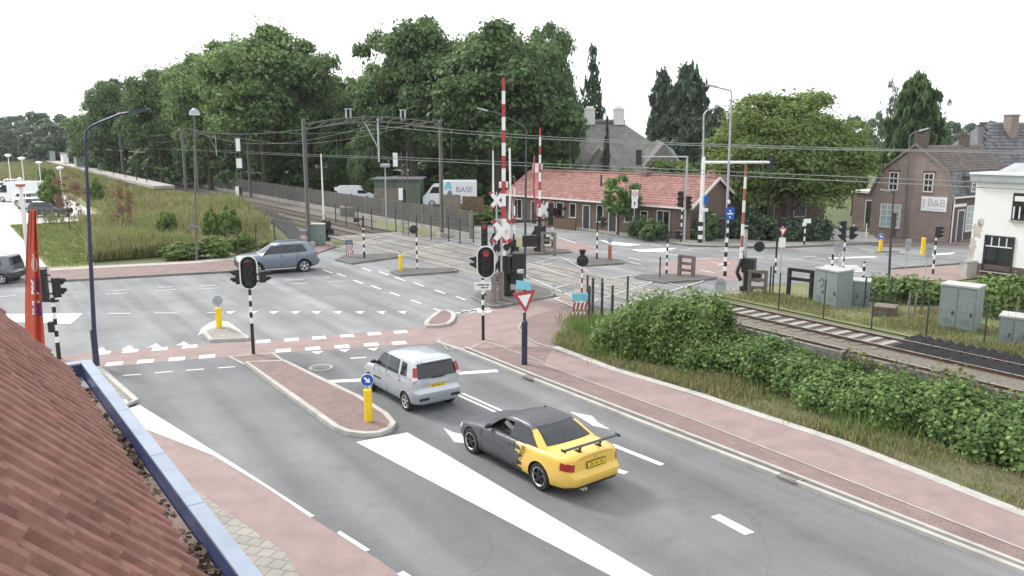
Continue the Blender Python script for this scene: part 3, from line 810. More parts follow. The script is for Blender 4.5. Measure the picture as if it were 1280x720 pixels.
def car_mesh_boolean(ob, cutters):
    for c in cutters + [ob]:
        bm_ = bmesh.new(); bm_.from_mesh(c.data); bmesh.ops.remove_doubles(bm_, verts=bm_.verts, dist=.0008); bmesh.ops.recalc_face_normals(bm_, faces=bm_.faces); bm_.to_mesh(c.data); bm_.free()
    for c in cutters:
        c.parent = ob.parent
        md = ob.modifiers.new('cut', 'BOOLEAN'); md.operation = 'DIFFERENCE'; md.object = c; md.solver = 'EXACT'
    bpy.context.view_layer.update()
    dg = bpy.context.evaluated_depsgraph_get()
    me = bpy.data.meshes.new_from_object(ob.evaluated_get(dg))
    ob.modifiers.clear()
    ob.data = me
    for c in cutters: bpy.data.objects.remove(c)
    me.polygons.foreach_set('use_smooth', [True] * len(me.polygons))
    me.set_sharp_from_angle(angle=R(38))
def wheel_mesh(r, w, spokes=5, rim='alloy', lip='alloy'):
    """tyre mesh and rim mesh, axle along y, outer face towards +y"""
    t = MB()
    prof = [(r * .68, -w / 2), (r * .93, -w / 2), (r, -w * .36), (r, w * .36), (r * .93, w / 2), (r * .68, w / 2 * .96)]
    n = 28
    vs = [(rr * math.cos(2 * math.pi * i / n), y, rr * math.sin(2 * math.pi * i / n)) for i in range(n) for rr, y in prof]
    k = len(prof)
    t.add(vs, [(i * k + j, i * k + (j + 1) % k, ((i + 1) % n) * k + (j + 1) % k, ((i + 1) % n) * k + j) for i in range(n) for j in range(k)], 0, True)
    b = MB()
    prof = [(r * .70, w * .46), (r * .665, w * .49), (r * .60, w * .40), (r * .56, w * .12), (0.001, w * .10)]
    k = len(prof)
    vs = [(rr * math.cos(2 * math.pi * i / n), y, rr * math.sin(2 * math.pi * i / n)) for i in range(n) for rr, y in prof]
    for j in range(k - 1):
        b.add(vs, [(i * k + j, i * k + j + 1, ((i + 1) % n) * k + j + 1, ((i + 1) % n) * k + j) for i in range(n)], 1 if j < 2 else 2, True)
    for s in range(spokes):
        a = 2 * math.pi * s / spokes + .3
        e = Vector((math.cos(a), 0, math.sin(a)))
        b.bar(e * r * .06 + Vector((0, w * .40, 0)), e * r * .64 + Vector((0, w * .41, 0)), r * .17, w * .10, 0, up=(0, 1, 0))
    b.tube((0, w * .1, 0), (0, w * .47, 0), r * .15, r * .11, 12, 0)
    return t.mesh('tyre', 'tyre'), b.mesh('rim', [rim, lip, 'black'])
def make_car(name, label, cat, P, loc, heading, group=None):
    """P: dimension tables. x forward from mid-wheelbase, y left, z up"""
    root = thing(name, label, cat, loc, heading, group)
    xf, xr = P['xf'], P['xr']
    hw, zb, zs, zt = pchip(P['hw']), pchip(P['zb']), pchip(P['zs']), pchip(P['zt'])
    dr, df = pchip(P['dr']), pchip(P['df'])
    xs = []
    nst = P.get('n', 64)
    for i in range(nst + 1):
        f = i / nst
        f = .5 - .5 * math.cos(math.pi * f) * (.6 + .4 * abs(math.cos(math.pi * f)))
        xs.append(xr + (xf - xr) * f)
    def section(x):
        w, b, s, t = hw(x), zb(x), zs(x), zt(x)
        ctl = [(0, b), (w * .75, b), (w * .93, b + .03), (w * .985, b + .14), (w * 1.0, b + (s - b) * .5), (w * .995, b + (s - b) * .72), (w * .975, s - .07), (w * .95, s - .015), (w * .89, s + (t - s) * .30), (w * .70, s + (t - s) * .72), (w * .35, s + (t - s) * .95), (0, t)]
        out = []
        for i in range(len(ctl) - 1):
            p0 = ctl[max(i - 1, 0)]; p1 = ctl[i]; p2 = ctl[i + 1]; p3 = ctl[min(i + 2, len(ctl) - 1)]
            for q in range(3):
                u = q / 3
                y = .5 * (2 * p1[0] + (p2[0] - p0[0]) * u + (2 * p0[0] - 5 * p1[0] + 4 * p2[0] - p3[0]) * u * u + (-p0[0] + 3 * p1[0] - 3 * p2[0] + p3[0]) * u**3)
                z = .5 * (2 * p1[1] + (p2[1] - p0[1]) * u + (2 * p0[1] - 5 * p1[1] + 4 * p2[1] - p3[1]) * u * u + (-p0[1] + 3 * p1[1] - 3 * p2[1] + p3[1]) * u**3)
                out.append((max(0, y), z))
        out.append(ctl[-1])
        return out
    V, F, k = [], [], None
    for x in xs:
        sec = section(x)
        full = sec + [(-y, z) for y, z in sec[-2:0:-1]]
        k = len(full)
        wr = max(0, min(1, (xr + .55 - x) / .55)); wf = max(0, min(1, (x - xf + .6) / .6))
        V += [(x + dr(z) * wr * wr + df(z) * wf * wf, y, z) for y, z in full]
    n = len(xs)
    for i in range(n - 1):
        for j in range(k):
            F.append((i * k + j, (i + 1) * k + j, (i + 1) * k + (j + 1) % k, i * k + (j + 1) % k))
    # end caps as a grid of strips between left and right
    h = k // 2
    for base, flip in ((0, True), ((n - 1) * k, False)):
        for j in range(h):
            a, b = base + j, base + j + 1
            c, d = base + (k - j - 1) % k, base + (k - j) % k
            if j == 0: f = (a, b, base + k - 1)
            elif j == h - 1: f = (a, b, d)
            else: f = (a, b, c, d)
            F.append(f if flip else f[::-1])
    Vn = np.array(V)
    fm = []
    for f in F:
        c = Vn[list(f)].mean(0)
        fm.append(P['paint'](c))
    mats = P['mats']
    me = bpy.data.meshes.new('body'); me.from_pydata(V, [], F)
    for m in mats: me.materials.append(M[m])
    me.polygons.foreach_set('material_index', fm)
    bmx = bmesh.new(); bmx.from_mesh(me); bmesh.ops.recalc_face_normals(bmx, faces=bmx.faces); bmx.to_mesh(me)
    norms = [f.normal.copy() for f in bmx.faces]; bmx.free()
    body = link('body', me, root)
    # wheel arches
    cut = []
    r = P['wr']
    for wx in (P['wb'] / 2, -P['wb'] / 2):
        for sd in (1, -1):
            mb = MB().tube((wx, sd * (P['track'] / 2 - .17), r), (wx, sd * 1.6, r), r * 1.13, n=28, mi=len(mats) - 1)
            cut.append(mb.build('cutter', mats))
    car_mesh_boolean(body, cut)
    # patches lifted off the body skin: lamps, trims, plates
    def patch(nm, pred, m, off=.004, parent=root, lb=None):
        vs, fs = [], []
        for f, nr in zip(F, norms):
            q = Vn[list(f)]
            if pred(q.mean(0), nr):
                o = len(vs)
                vs += [tuple(np.array(p) + np.array(nr) * off) for p in q]
                fs.append(tuple(range(o, o + len(f))))
        if not fs: print('empty patch', name, nm); return None
        mm = bpy.data.meshes.new(nm); mm.from_pydata(vs, [], fs)
        bm2 = bmesh.new(); bm2.from_mesh(mm); bmesh.ops.remove_doubles(bm2, verts=bm2.verts, dist=.003); bm2.to_mesh(mm); bm2.free()
        mm.materials.append(M[m]); mm.polygons.foreach_set('use_smooth', [True] * len(mm.polygons))
        return link(nm, mm, parent, label=lb)
    # cabin: stacked level outlines
    lv = P['levels']
    zf = [pchip([(l[0], l[i]) for l in lv]) for i in (1, 2, 3)]
    def outline(z, m=10):
        a, b, w = zf[0](z), zf[1](z), zf[2](z)
        bowf, bowr = [q * min(1, (a - b) / .9) for q in P.get('bow', (.16, .10))]
        cr = .12
        pts = []
        ys = [w * math.sin(math.pi / 2 * (i / m * 2 - 1)) for i in range(m + 1)]
        front = [(a - bowf * (abs(y / w) ** 2.2), y) for y in ys]
        rear = [(b + bowr * (abs(y / w) ** 2.2), y) for y in reversed(ys)]
        mid = 10
        l = [(front[-1][0] + (rear[0][0] - front[-1][0]) * q / mid, w * (1 + .018 * math.sin(math.pi * q / mid))) for q in range(1, mid)]
        return front + l + rear + [(x, -y) for x, y in reversed(l)]
    zz = []
    z0, z1 = lv[0][0], lv[-1][0]
    for i in range(25): zz.append(z0 + (z1 - z0) * math.sin(math.pi / 2 * i / 24))
    cv, cf = [], []
    for z in zz:
        o = outline(z); kk = len(o)
        cv += [(x, y, z) for x, y in o]
    for i in range(len(zz) - 1):
        for j in range(kk): cf.append((i * kk + j, i * kk + (j + 1) % kk, (i + 1) * kk + (j + 1) % kk, (i + 1) * kk + j))
    cf.append(tuple(range((len(zz) - 1) * kk, len(zz) * kk))); cf.append(tuple(range(kk - 1, -1, -1)))
    cm = []
    for f in cf: cm.append(P['roof'](np.array([cv[t] for t in f]).mean(0)))
    me = bpy.data.meshes.new('cabin'); me.from_pydata(cv, [], cf)
    for m in mats: me.materials.append(M[m])
    me.polygons.foreach_set('material_index', cm)
    cab = link('cabin', me, root)
    def yside(x, z):
        a, b, w = zf[0](z), zf[1](z), zf[2](z)
        bowf, bowr = P.get('bow', (.16, .10))
        q = (a - bowf - x) / max(.01, (a - bowf - b - bowr))
        return w * (1 + .018 * math.sin(math.pi * min(1, max(0, q))))
    if P.get('open'):
        pl = P['open']
        mb = MB()
        vs = [(x, .22, z - (.07 if z > 1.1 else 0)) for x, z in pl] + [(x, 1.2, z) for x, z in pl]
        m2 = len(pl); mi = len(mats) - 1
        mb.add(vs, [tuple(range(m2)), tuple(range(2 * m2 - 1, m2 - 1, -1))] + [(i, i + m2, (i + 1) % m2 + m2, (i + 1) % m2) for i in range(m2)], mi)
        c = mb.build('cutter', mats)
        car_mesh_boolean(cab, [c])
    else:
        me.polygons.foreach_set('use_smooth', [True] * len(me.polygons)); me.set_sharp_from_angle(angle=R(38))
    def pane(nm, quad4, surf, m, off, nu=10, nv=6, parent=root):
        (a, b, c, d) = [Vector((q[0], q[1], 0)) for q in quad4]
        vs = []
        for i in range(nu + 1):
            for j in range(nv + 1):
                u, v = i / nu, j / nv
                q = a.lerp(b, u).lerp(d.lerp(c, u), v)
                vs.append(surf(q.x, q.y, off))
        fs = [(i * (nv + 1) + j, (i + 1) * (nv + 1) + j, (i + 1) * (nv + 1) + j + 1, i * (nv + 1) + j + 1) for i in range(nu) for j in range(nv)]
        me = bpy.data.meshes.new(nm); me.from_pydata(vs, [], fs)
        me.materials.append(M[m]); me.polygons.foreach_set('use_smooth', [True] * len(fs))
        return link(nm, me, parent)
    for sd in (1, -1):
        sf = lambda x, z, o, sd=sd: (x, sd * (yside(x, z) + o), z)
        for q in P['side_windows']:
            if P.get('open') and sd == 1 and q is P['side_windows'][0]: continue
            cx = sum(p[0] for p in q) / 4; cz = sum(p[1] for p in q) / 4
            big = [(cx + (p[0] - cx) * P.get('trimx', 1.05), cz + (p[1] - cz) * 1.13) for p in q]
            w = pane('side_window', q, sf, 'car_glass', .007)
            pane('window_trim', big, sf, P.get('trim', 'black'), .004, parent=w)
    def sfr(y, z, o):
        w = zf[2](z); return (zf[0](z) - P.get('bow', (.16, .1))[0] * (abs(y / w) ** 2.2) + o, y, z + o * .6)
    def srr(y, z, o):
        w = zf[2](z); return (zf[1](z) + P.get('bow', (.16, .1))[1] * (abs(y / w) ** 2.2) - o, y, z + o * .4)
    w = pane('windscreen', P['front_glass'], sfr, 'car_glass', .006)
    g = P['rear_glass']
    cy = 0; cz = sum(p[1] for p in g) / 4
    w = pane('rear_window', g, srr, 'car_glass', .008)
    pane('window_trim', [(p[0] * 1.06, cz + (p[1] - cz) * 1.12) for p in g], srr, 'black', .004, parent=w)
    # wheels
    tm, rm = P.get('wheel') or wheel_mesh(r, P.get('ww', .2), rim=P.get('rim', 'alloy'), lip=P.get('lip', 'alloy'))
    for wx in (P['wb'] / 2, -P['wb'] / 2):
        for sd in (1, -1):
            w = bpy.data.objects.new('wheel', tm); col.objects.link(w); w.parent = root
            w.location = (wx, sd * P['track'] / 2, r); w.rotation_euler = (0, 0, 0 if sd > 0 else math.pi)
            link('rim', rm, w)
    # mirrors
    for sd in (1, -1):
        mx, mz = P['mirror']
        MB().sphere((mx, sd * (yside(mx, mz) + .12), mz), .1, 10, 8, 0, (.75, 1.0, .65)).bar((mx, sd * (yside(mx, mz) - .02), mz - .02), (mx, sd * (yside(mx, mz) + .1), mz - .02), .05, .04, 0).build('wing_mirror', P.get('mirror_mat', 'black'), root)
    return root, patch, pane, dict(zf=zf, yside=yside, dr=dr, xr=xr, srr=srr)

def plate_on(root, x, z, txt, tilt=0.12, w=.52, h=.11):
    ax = Vector((0, -1, 0)); ay = Vector((math.sin(tilt), 0, math.cos(tilt)))
    pl = MB().plate([(-w / 2, -h / 2), (w / 2, -h / 2), (w / 2, h / 2), (-w / 2, h / 2)], (x, 0, z), ax, ay, .008).build('number_plate', 'plate_yellow', root)
    fr = MB().plate([(-w / 2 - .02, -h / 2 - .02), (w / 2 + .02, -h / 2 - .02), (w / 2 + .02, h / 2 + .02), (-w / 2 - .02, h / 2 + .02)], (x + .004, 0, z), ax, ay, .006).build('plate_holder', 'black', pl)
    text_on(txt, .10, pl, Vector((x, 0, z)) + ax.cross(ay) * .012, ax, ay)
    return pl

# --- two-tone coupe
def coupe_paint(c):
    x, y, z = c
    return 0 if x > -.66 + .10 * math.sin(z * 38) + .16 * (z - .6) else 1
CP = dict(xf=2.13, xr=-2.36, wb=2.725, track=1.50, wr=.325, ww=.225, n=96, mats=['car_matt', 'car_yellow', 'black'],
    hw=[(2.13, .50), (2.06, .66), (1.9, .77), (1.6, .835), (1.2, .865), (.4, .878), (-.6, .878), (-1.4, .875), (-1.9, .835), (-2.2, .765), (-2.31, .70), (-2.36, .62)],
    zb=[(2.13, .26), (1.8, .20), (1.0, .19), (-1.4, .20), (-2.0, .24), (-2.36, .30)],
    zs=[(2.13, .58), (1.9, .66), (1.3, .78), (.9, .84), (0, .87), (-1.0, .90), (-1.6, .93), (-2.1, .93), (-2.36, .90)],
    zt=[(2.13, .62), (1.9, .72), (1.4, .84), (.95, .92), (.4, .95), (-.8, .97), (-1.6, 1.02), (-2.1, 1.03), (-2.33, 1.035), (-2.36, 1.02)],
    dr=[(.2, .10), (.32, .0), (.5, -.05), (.58, -.045), (.63, .035), (.8, .05), (.95, .04), (1.05, .0)], df=[(.2, -.12), (.35, .02), (.55, .02), (.7, -.1)],
    paint=coupe_paint, roof=lambda c: 0 if (c[2] > 1.27 or c[0] > -.9) else 1,
    levels=[(.84, 1.02, -1.72, .80), (.93, .92, -1.62, .775), (1.1, .62, -1.33, .70), (1.25, .34, -1.03, .63), (1.31, .14, -.84, .585), (1.35, -.06, -.62, .50), (1.372, -.25, -.42, .32)],
    side_windows=[[(-.20, .935), (.60, .935), (.22, 1.255), (-.22, 1.275)], [(-1.22, .97), (-.26, .945), (-.28, 1.272), (-.80, 1.235)]],
    open=[(-.22, .93), (.62, .92), (.20, 1.265), (-.24, 1.285)],
    front_glass=[(.66, .97), (-.66, .97), (-.52, 1.28), (.52, 1.28)], rear_glass=[(-.62, 1.03), (.62, 1.03), (.50, 1.275), (-.50, 1.275)],
    mirror=(.55, .97), bow=(.16, .09), rim='alloy_dark', lip='alloy')
uh = (G(592, 567) - G(673, 611)); uh.z = 0
hd = math.atan2(uh.y, uh.x)
mid = (G(592, 567) + G(673, 611)) / 2
nrm = Vector((math.sin(hd), -math.cos(hd), 0))
cpos = mid + nrm * .80
print('coupe wheelbase px', uh.length, 'heading', math.degrees(hd), 'road', math.degrees(URZ))
car, patch, pane, X = make_car('coupe', 'two tone coupe, matt charcoal front and yellow tail, with thin rear wing', 'car', CP, (cpos.x, cpos.y, .005), hd)
for sd in (1, -1):
    tl = patch('tail_light', lambda c, n, sd=sd: c[0] < -2.02 and .70 < c[2] < .86 and .36 < c[1] * sd and (c[2] - .70) > (.04 if abs(c[1]) < .5 else 0), 'tail_red', .006)
    hl = patch('headlight', lambda c, n, sd=sd: c[0] > 1.85 and .52 < c[2] < .64 and .30 < c[1] * sd, 'headlamp', .005)
patch('bumper_strip', lambda c, n: c[0] < -1.75 and .545 < c[2] < .575, 'car_yellow', .012)
patch('bumper_slot', lambda c, n: c[0] < -2.1 and .30 < c[2] < .345 and abs(c[1]) < .72, 'black', .006)
for sd in (1, -1): patch('side_strip', lambda c, n, sd=sd: -.95 < c[0] < .95 and .58 < c[2] < .61 and n[1] * sd > .7, 'car_matt', .014)
patch('sill', lambda c, n: -.95 < c[0] < .95 and c[2] < .27 and abs(n[1]) > .4, 'car_matt', .012)
plate_on(car, -2.345, .78, 'ZK-SX-SD')
for sd in (1, -1):   # wing stays
    st = MB()
    st.bar((-2.12, sd * .30, 1.02), (-2.16, sd * .30, 1.16), .05, .015); st.bar((-2.02, sd * .30, 1.02), (-2.16, sd * .30, 1.14), .03, .015); st.box((-2.07, sd * .30, 1.03), (.16, .08, .02))
    st.build('wing_stay', 'black', car)
wg = MB()
wg.plate([(-.06, 0), (-.03, .016), (.04, .012), (.065, 0), (.03, -.006)], (-2.17, -.80, 1.18), (-1, 0, 0), (0, 0, 1), 1.60)
wgo = wg.build('rear_wing', 'black', car)
for sd in (1, -1): MB().box((-2.17, sd * .81, 1.18), (.16, .014, .06)).build('end_plate', 'black', wgo)
# steering wheel, seats and door handle
sw = MB()
c0 = Vector((.38, .36, .98)); e1 = Vector((0, 1, 0)); e2 = Vector((.45, 0, .9)).normalized()
sw.path([c0 + (e1 * math.cos(i * .3307) + e2 * math.sin(i * .3307)) * .19 for i in range(20)], .018, 6)
sw.bar(c0 - e1 * .18, c0 + e1 * .18, .03, .02); sw.bar(c0 - e2 * .18, c0, .03, .02)
sw.build('steering_wheel', 'dark_metal', car)
seat = MB()
seat.bar((.16, .62, 1.15), (-.14, .55, .96), .05, .12)
seat.sphere((-.18, .40, 1.10), .14, 12, 8, 0, (.5, 1.1, .9)).box((-.16, .42, .98), (.14, .42, .22))
seat.build('seat', 'grey_seat', car)
for sd in (1, -1): MB().box((-.22, sd * .872, .80), (.17, .022, .03)).build('door_handle', 'car_matt', car)
ol = MB()
def yb(x, z): return .885
for pts in ([(.86, .26), (.86, .84)], [(-.46, .27), (-.46, .86)], [(.86, .26), (-.46, .27)]):
    for sd in (1, -1):
        ol.bar((pts[0][0], sd * .872, pts[0][1]), (pts[1][0], sd * .868, pts[1][1]), .006, .012)
ol.build('door_seam', 'black_matt', car)
# jagged lettering where the two colours meet
me = text_mesh('METEOR', .17, 'lettering', 'black', .004)
ax, ay = Vector((-.42, 0, .9)).normalized(), Vector((.9, 0, .42)).normalized()
mt = Matrix((ax, ay, ax.cross(ay))).transposed().to_4x4(); mt.translation = (-.74, .883, .62); me.transform(mt)
lt = link('lettering', me, car)
ex = MB()
for y in (.34, .42): ex.tube((-2.2, y, .27), (-2.40, y, .27), .03, n=10)
ex.build('exhaust', 'alloy', car)
MB().tube((-2.318, 0, .925), (-2.328, 0, .925), .035, n=14).build('badge', 'galv', car)

# --- silver hatchback
HP = dict(xf=1.80, xr=-1.815, wb=2.36, track=1.41, wr=.285, ww=.17, n=80, mats=['silver', 'silver_dark', 'black'],
    hw=[(1.80, .52), (1.70, .68), (1.5, .76), (1.1, .795), (0, .80), (-1.2, .80), (-1.6, .78), (-1.76, .72), (-1.815, .66)],
    zb=[(1.80, .30), (1.5, .24), (0, .22), (-1.3, .23), (-1.815, .30)],
    zs=[(1.80, .70), (1.6, .78), (1.1, .88), (.6, .93), (0, .95), (-1.0, .97), (-1.6, .98), (-1.815, .97)],
    zt=[(1.80, .74), (1.6, .84), (1.2, .96), (.8, 1.02), (0, 1.05), (-1.0, 1.06), (-1.7, 1.05), (-1.815, 1.03)],
    dr=[(.2, .08), (.35, -.02), (.62, -.06), (.68, .0), (.72, .05), (1.0, .07), (1.1, .08)], df=[(.2, -.08), (.35, .02), (.6, .02), (.8, -.1)],
    paint=lambda c: 1 if (c[2] < .40 or (c[0] < -1.5 and c[2] < .64)) else 0, roof=lambda c: 0,
    levels=[(.90, 1.06, -1.74, .765), (1.0, .98, -1.735, .755), (1.2, .68, -1.70, .70), (1.42, .36, -1.64, .635), (1.49, .22, -1.58, .605), (1.545, .05, -1.48, .53), (1.57, -.15, -1.30, .38)],
    side_windows=[[(.04, 1.02), (.74, 1.02), (.36, 1.39), (.04, 1.40)], [(-.72, 1.03), (-.04, 1.02), (-.04, 1.40), (-.68, 1.395)], [(-1.22, 1.06), (-.88, 1.05), (-.86, 1.39), (-1.14, 1.375)]],
    front_glass=[(.64, 1.05), (-.64, 1.05), (-.54, 1.44), (.54, 1.44)], rear_glass=[(-.63, 1.06), (.63, 1.06), (.555, 1.43), (-.555, 1.43)],
    mirror=(.70, 1.08), bow=(.18, .07), trimx=1.08)
rl, rr_ = G(509, 513), G(568, 507)
fl = G(468, 488)
hh_ = (fl - rl); hh_.z = 0
hd2 = URZ + R(1.5)
print('hatch heading from wheels', math.degrees(math.atan2(hh_.y, hh_.x)), hh_.length, (rl - rr_).length)
fwd = Vector((math.cos(hd2), math.sin(hd2), 0)); lft = Vector((-fwd.y, fwd.x, 0))
hpos = rl + fwd * 1.18 - lft * .72
car, patch, pane, X = make_car('hatchback', 'small silver hatchback waiting behind the stop line', 'car', HP, (hpos.x, hpos.y, .005), hd2)
for sd in (1, -1):
    tl = MB().bar((-1.665, sd * .70, 1.10), (-1.60, sd * .655, 1.36), .10, .11, 0, up=(0, sd, .2)).bar((-1.70, sd * .715, 1.00), (-1.668, sd * .702, 1.095), .10, .11, 1, up=(0, sd, .2)).build('tail_light', ['tail_red', 'tail_clear'], car)
    patch('headlight', lambda c, n, sd=sd: c[0] > 1.5 and .62 < c[2] < .76 and c[1] * sd > .36, 'headlamp', .005)
    MB().box((-1.868, sd * .52, .47), (.03, .30, .07)).build('fog_slot', 'black', car)
patch('bumper_lip', lambda c, n: c[0] < -1.55 and .385 < c[2] < .425, 'silver', .014)
for sd in (1, -1): patch('side_strip', lambda c, n, sd=sd: -.82 < c[0] < .82 and .56 < c[2] < .61 and n[1] * sd > .7, 'dark_metal', .012)
plate_on(car, -1.752, .80, 'SP-DN-XT', tilt=.05)
MB().box((-1.765, 0, .90), (.03, .66, .06)).build('tailgate_trim', 'alloy', car)
MB().box((-1.78, 0, 1.045), (.02, .42, .02)).build('wiper', 'black', car)
for x in (-.10, -.80):
    for sd in (1, -1): MB().box((x, sd * .80, .87), (.16, .025, .035)).build('door_handle', 'silver', car)
sm = MB()
for sd in (1, -1):
    for a, b in (((.82, .28), (.80, .98)), ((0, .27), (0, 1.0)), ((-.80, .52), (-.84, 1.0)), ((.82, .28), (-.72, .28))):
        sm.bar((a[0], sd * .797, a[1]), (b[0], sd * .785, b[1]), .006, .012)
sm.build('door_seam', 'black_matt', car)
MB().box((-1.66, 0, 1.515), (.14, .9, .03)).build('roof_spoiler', 'silver', car)

# --- blue grey SUV turning on the far road
VP = dict(xf=2.09, xr=-2.09, wb=2.50, track=1.54, wr=.335, ww=.21, n=72, mats=['car_bluegrey', 'dark_metal', 'black'],
    hw=[(2.09, .56), (2.0, .72), (1.75, .83), (1.2, .88), (0, .885), (-1.3, .88), (-1.8, .85), (-2.03, .78), (-2.09, .70)],
    zb=[(2.09, .32), (1.8, .24), (0, .22), (-1.4, .23), (-2.09, .36)],
    zs=[(2.09, .86), (1.8, .92), (1.2, .99), (.8, 1.02), (0, 1.03), (-1.0, 1.06), (-1.7, 1.09), (-2.09, 1.06)],
    zt=[(2.09, .92), (1.9, .99), (1.3, 1.07), (.9, 1.10), (0, 1.12), (-1.2, 1.14), (-1.9, 1.14), (-2.09, 1.12)],
    dr=[(.3, .12), (.4, .02), (.65, -.04), (.75, .05), (1.1, .12)], df=[(.3, -.12), (.45, .02), (.75, .02), (.95, -.08)],
    paint=lambda c: 1 if c[2] < .36 else 0, roof=lambda c: 0,
    levels=[(.98, 1.18, -2.0, .84), (1.08, 1.06, -1.96, .82), (1.3, .66, -1.84, .755), (1.48, .36, -1.72, .70), (1.55, .20, -1.66, .66), (1.60, .0, -1.55, .57), (1.615, -.2, -1.4, .4)],
    side_windows=[[(-.02, 1.10), (.82, 1.09), (.40, 1.45), (-.02, 1.475)], [(-.80, 1.11), (-.10, 1.10), (-.10, 1.475), (-.80, 1.48)], [(-1.42, 1.14), (-.87, 1.115), (-.87, 1.478), (-1.22, 1.47)]],
    front_glass=[(.70, 1.12), (-.70, 1.12), (-.60, 1.50), (.60, 1.50)], rear_glass=[(-.66, 1.14), (.66, 1.14), (.58, 1.50), (-.58, 1.50)],
    mirror=(.74, 1.14), bow=(.2, .08), trimx=1.10)
rw = G(380.5, 340); fw = G(314, 345)
print('suv wb', (rw - fw).length, math.degrees(math.atan2((fw - rw).y, (fw - rw).x)))
hd3 = math.atan2((fw - rw).y, (fw - rw).x)
f3 = Vector((math.cos(hd3), math.sin(hd3), 0)); l3 = Vector((-f3.y, f3.x, 0))
sp_ = rw + f3 * 1.25 * 1.12 - l3 * .80 * 1.12
suv, patch, pane, X = make_car('compact_suv', 'blue grey compact SUV turning on the far side of the junction', 'car', VP, (sp_.x, sp_.y, .005), hd3)
suv.scale = (1.12, 1.12, 1.12)
for sd in (1, -1):
    patch('tail_light', lambda c, n, sd=sd: c[0] < -1.78 and .90 < c[2] < 1.04 and c[1] * sd > .42, 'tail_red', .008)
    patch('headlight', lambda c, n, sd=sd: c[0] > 1.65 and .74 < c[2] < .88 and c[1] * sd > .40, 'headlamp', .006)
    MB().bar((-.1, sd * .58, 1.59), (-1.3, sd * .58, 1.585), .04, .04).build('roof_rail', 'alloy', suv)
    MB().bar((.80, sd * .885, .285), (-.80, sd * .885, .285), .05, .05).build('sill_trim', 'alloy', suv)
    for x in (-.15, -.95): MB().box((x, sd * .885, .93), (.18, .025, .035)).build('door_handle', 'car_bluegrey', suv)
for s in (1, -1):
    for sd in (1, -1): MB().path([(s * 1.25 + .40 * math.cos(t * math.pi / 16), sd * .872, .335 + .40 * math.sin(t * math.pi / 16)) for t in range(17)], .028, 6).build('arch_trim', 'dark_metal', suv)
patch('grille', lambda c, n: c[0] > 1.9 and .45 < c[2] < .72 and abs(c[1]) < .5, 'black', .006)
sm = MB()
for sd in (1, -1):
    for a_, b_ in (((.92, .34), (.90, 1.05)), ((-.05, .32), (-.05, 1.08)), ((-.86, .60), (-.90, 1.08))):
        sm.bar((a_[0], sd * .886, a_[1]), (b_[0], sd * .868, b_[1]), .006, .012)
sm.build('door_seam', 'black_matt', suv)

# --- parked cars, simpler forms of the same builder
def simple(P, **kw):
    q = dict(P); q.update(kw); q['n'] = 40; return q
def park(name, label, P, px, py, heading, grp='cars in the car park'):
    p = G(px, py)
    return make_car(name, label, 'car', P, (p.x, p.y, .01), heading, grp)[0]
def solid(*m): return dict(mats=[m[0], 'dark_metal', 'black'])
dirp = R(-8)
park('estate_car', 'glossy black estate car nearest in the car park', simple(VP, **solid('car_black')), 64, 271, dirp)
park('parked_car', 'pale silver hatchback parked behind the black estate', simple(HP, **solid('silver')), 47, 264.5, dirp)
park('parked_car', 'white car parked between the silver hatchback and the tall van', simple(VP, **solid('car_white')), 40, 257, dirp)
park('parked_car', 'silver car half hidden at the far left of the car park', simple(HP, **solid('silver')), 4, 240, dirp)
park('parked_car', 'white car in the second row of the car park beside the lamp', simple(VP, **solid('car_white')), 12, 247, dirp)
park('parked_car', 'blue grey car far left in the car park, behind the silver one', simple(HP, **solid('car_bluegrey')), -6, 235, dirp)
park('parked_car', 'small silver car in the back row of the car park behind the van', simple(HP, **solid('silver')), 20, 236, dirp)
park('grey_car', 'dark grey car cut off by the left edge, on the far lane', simple(HP, **solid('car_grey')), -16, 353, math.atan2(-.1, -1), 'cars on the far road')
park('parked_car', 'pale car just behind the wall at the foot of the wood', simple(HP, **solid('silver')), 462, 262, R(170), 'cars behind the railway wall') if False else None
